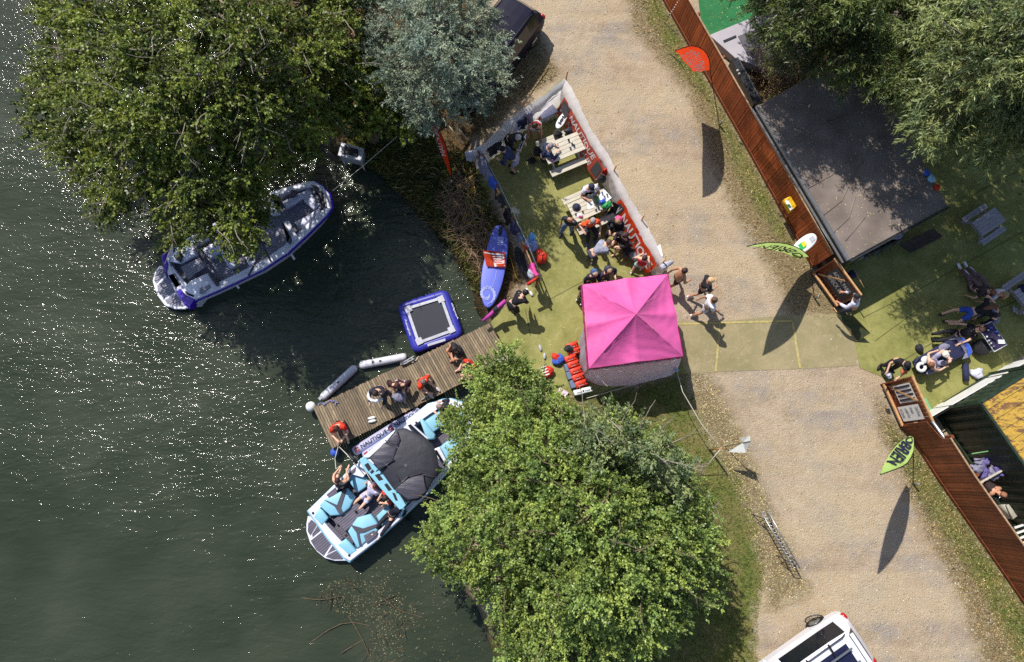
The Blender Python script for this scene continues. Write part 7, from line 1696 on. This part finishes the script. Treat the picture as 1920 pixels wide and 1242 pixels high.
# bank roots / dead twigs on the bank
brushpile('tangle of dry brown twigs on the bank between the hose and the water', 'twig_tangle', [(845, 330), (880, 320), (895, 400), (940, 470), (905, 520), (875, 470), (840, 420), (820, 370)], .02, .25, 800, .5, M_dead, 12)
brushpile('dead grey twigs sticking out of the right side of the shore tree', 'dead_twigs', [(1265, 870), (1300, 860), (1300, 885), (1275, 890)], .8, 1.4, 60, .35, M_bark, 13)
brushpile('bare grey branches poking out of the grass beside the shore tree', 'dead_branch', [(1265, 945), (1340, 940), (1300, 960), (1285, 985)], .7, 1.2, 40, .5, M_bark, 14)

# ================================================================= cars
def car(label, cx, cy, fx, fy, paint, L=4.4, W=1.82, Hc=1.5, rear_steep=True, extras=None):
    """(cx,cy) centre on the ground; (fx,fy) a point the front faces"""
    c = P(cx, cy, 0); f = P(fx, fy, 0); d = (f-c); rz = math.atan2(d.y, d.x)
    root = thing('parked_car', (c.x, c.y, 0.01), label, 'car', None, rz)
    def lb(nm_, mb, mm, s=False, bev=None): o = mb.build(nm_, mm, None, s, auto=bev); o.parent = root; return o
    # stations from rear to front: x, half width at belt, z bonnet/belt, half width roof, z roof
    st = [(-.5, .80, .62, .62, .70), (-.485, .90, .80, .66, .88), (-.45, .95, .92, .66, 1.12), (-.38, .98, .96, .68, .985*Hc), (-.25, 1.0, .96, .72, Hc), (-.05, 1.0, .95, .73, Hc), (.08, 1.0, .94, .70, .97*Hc), (.20, .99, .93, .66, 1.10), (.27, .98, .92, .70, .96), (.40, .95, .84, .66, .88), (.47, .86, .72, .6, .76), (.5, .72, .56, .5, .60)]
    def ring(s):
        x, wb_, zb, wr_, zr = s; x *= L; wb_ *= W/2; wr_ *= W/2
        h = [(0, .22), (wb_*.86, .22), (wb_*.98, .34), (wb_*1.0, zb*.7), (wb_*.97, zb), (wr_*1.02, zb+(zr-zb)*.80), (wr_*.86, zr*.995), (wr_*.5, zr+.02), (0, zr+.03)]
        return [Vector((x, y, z)) for y, z in h]+[Vector((x, -y, z)) for y, z in reversed(h[1:-1])]
    rings = [ring(s) for s in st]; n_ = len(rings[0])
    body, glass = MB(), MB()
    for k in range(len(rings)-1):
        for i in range(n_):
            j = (i+1) % n_; q = [rings[k][i], rings[k+1][i], rings[k+1][j], rings[k][j]]
            side = i in (4, 11); topc = i in (6, 7, 8, 9, 5, 10)
            isg = (side and 2 <= k <= 6) or (topc and k in (2, 1) and i not in ()) or (topc and k in (6, 7) and k == 6)
            isg = (side and 3 <= k <= 5) or (i in (6, 7, 8, 9) and k == 2) or (i in (5, 6, 7, 8, 9, 10) and k == 6)
            (glass if isg else body).add(q, [(3, 2, 1, 0)])
    body.add(rings[0], [tuple(range(n_))]); body.add(rings[-1], [tuple(reversed(range(n_)))])
    o = lb('body', body, paint, True); lb('window', glass, M_glass, True)
    for sx in (-.31, .31):
        for sy in (-1, 1):
            mb = MB(); p = Vector((sx*L, sy*(W/2-.12), .31)); mb.tube([p+Vector((0, -.11, 0)), p+Vector((0, -.09, 0)), p+Vector((0, .09, 0)), p+Vector((0, .11, 0))], [.27, .31, .31, .27], 20); w = lb('wheel', mb, M_rubber, True); rm = MB().tube([p+Vector((0, sy*.08, 0)), p+Vector((0, sy*.118, 0))], [.2, .19], 16).build('rim', M_steel, None, True); rm.parent = w
    for sy in (-1, 1):
        lb('tail_light', MB().ell((-.475*L, sy*W*.40, .80), (.09, .13, .10)), mat('tail_light_red', (176, 24, 20), .2, .05), True)
        lb('headlight', MB().ell((.455*L, sy*W*.36, .70), (.14, .14, .07)), mat('headlight_glass', (200, 205, 215), .1, .03), True)
        lb('wing_mirror', MB().ell((.17*L, sy*(W/2+.09), .98), (.07, .11, .08)), paint, True)
    lb('number_plate', MB().box((-.503*L, 0, .5), (.015, .5, .11)), mat('plate_yellow', (220, 190, 60), .4, .05))
    if extras: extras(root, lb, L, W, Hc)
    return root
M_cblk = mat('black_car_paint', (34, 34, 50), .45, .1, 3, 0, coat=.0, spec=.08); M_cwht = mat('white_car_paint', (226, 226, 234), .25, .03, 3, 0, coat=.6)
def ex_black(root, lb, L, W, Hc):
    lb('roof_rail', MB().tube([(-.34*L, .62, Hc+.03), (-.3*L, .62, Hc+.07), (.02*L, .62, Hc+.07), (.06*L, .62, Hc+.02)], .018, 6), M_rubber, True); lb('roof_rail', MB().tube([(-.34*L, -.62, Hc+.03), (-.3*L, -.62, Hc+.07), (.02*L, -.62, Hc+.07), (.06*L, -.62, Hc+.02)], .018, 6), M_rubber, True)
car('black car parked under the silver willow at the top', 926, 118, 867, 198, M_cblk, extras=ex_black)
def ex_white(root, lb, L, W, Hc):
    lb('roof_panel', MB().prism([Vector(p+(0,)) for p in ((-.33*L, -.44), (.03*L, -.44), (.03*L, .44), (-.33*L, .44))], Hc+.022, Hc+.045, bev=.01), mat('dark_glass_roof', (30, 32, 60), .12, .1, 3, 0, spec=.7), True)
    for sy in (-1, 1):
        lb('roof_rail', MB().tube([(-.36*L, sy*.64, Hc-.01), (-.33*L, sy*.64, Hc+.06), (.02*L, sy*.64, Hc+.06), (.06*L, sy*.64, Hc-.01)], .02, 6), M_dsteel, True)
    for x in (-.22, -.04):
        lb('roof_bar', MB().bar((x*L, -.72, Hc+.11), (x*L, .72, Hc+.11), .05, .035), M_rubber)
    for y in (-.3, .1):
        lb('bike_carrier', MB().bar((-.34*L, y, Hc+.15), (.02*L, y, Hc+.15), .05, .04), M_steel)
    lb('spoiler', MB().bar((-.40*L, -.55, Hc-.02), (-.40*L, .55, Hc-.02), .12, .03), M_cwht)
car('white car with a dark roof panel and roof bars at the bottom edge', 1484, 1258, 1394, 1322, M_cwht, Hc=1.55, extras=ex_white)
# bicycle-like wheel behind white car
mb = MB(); c0_ = P(1527, 1162, .35)
for k in range(14): a = k/14*6.28; mb.tube([c0_, c0_+Vector((math.cos(a)*.26, math.sin(a)*.16, math.sin(a)*.2))], .006, 4)
mb.tube([c0_+Vector((math.cos(k/20*6.28)*.28, math.sin(k/20*6.28)*.17, math.sin(k/20*6.28)*.21)) for k in range(21)], .018, 6)
mb.build('wire_wheel', M_dsteel, None, True, 'small spoked wheel beside the rear corner of the white car', 'wheel')

# realise skins in one pass
dg = bpy.context.evaluated_depsgraph_get(); dg.update()
new = [(o, bpy.data.meshes.new_from_object(o.evaluated_get(dg))) for o in PENDING]
for o, m_ in new:
    o.modifiers.clear(); o.data = m_
    m_.polygons.foreach_set('use_smooth', [True]*len(m_.polygons))
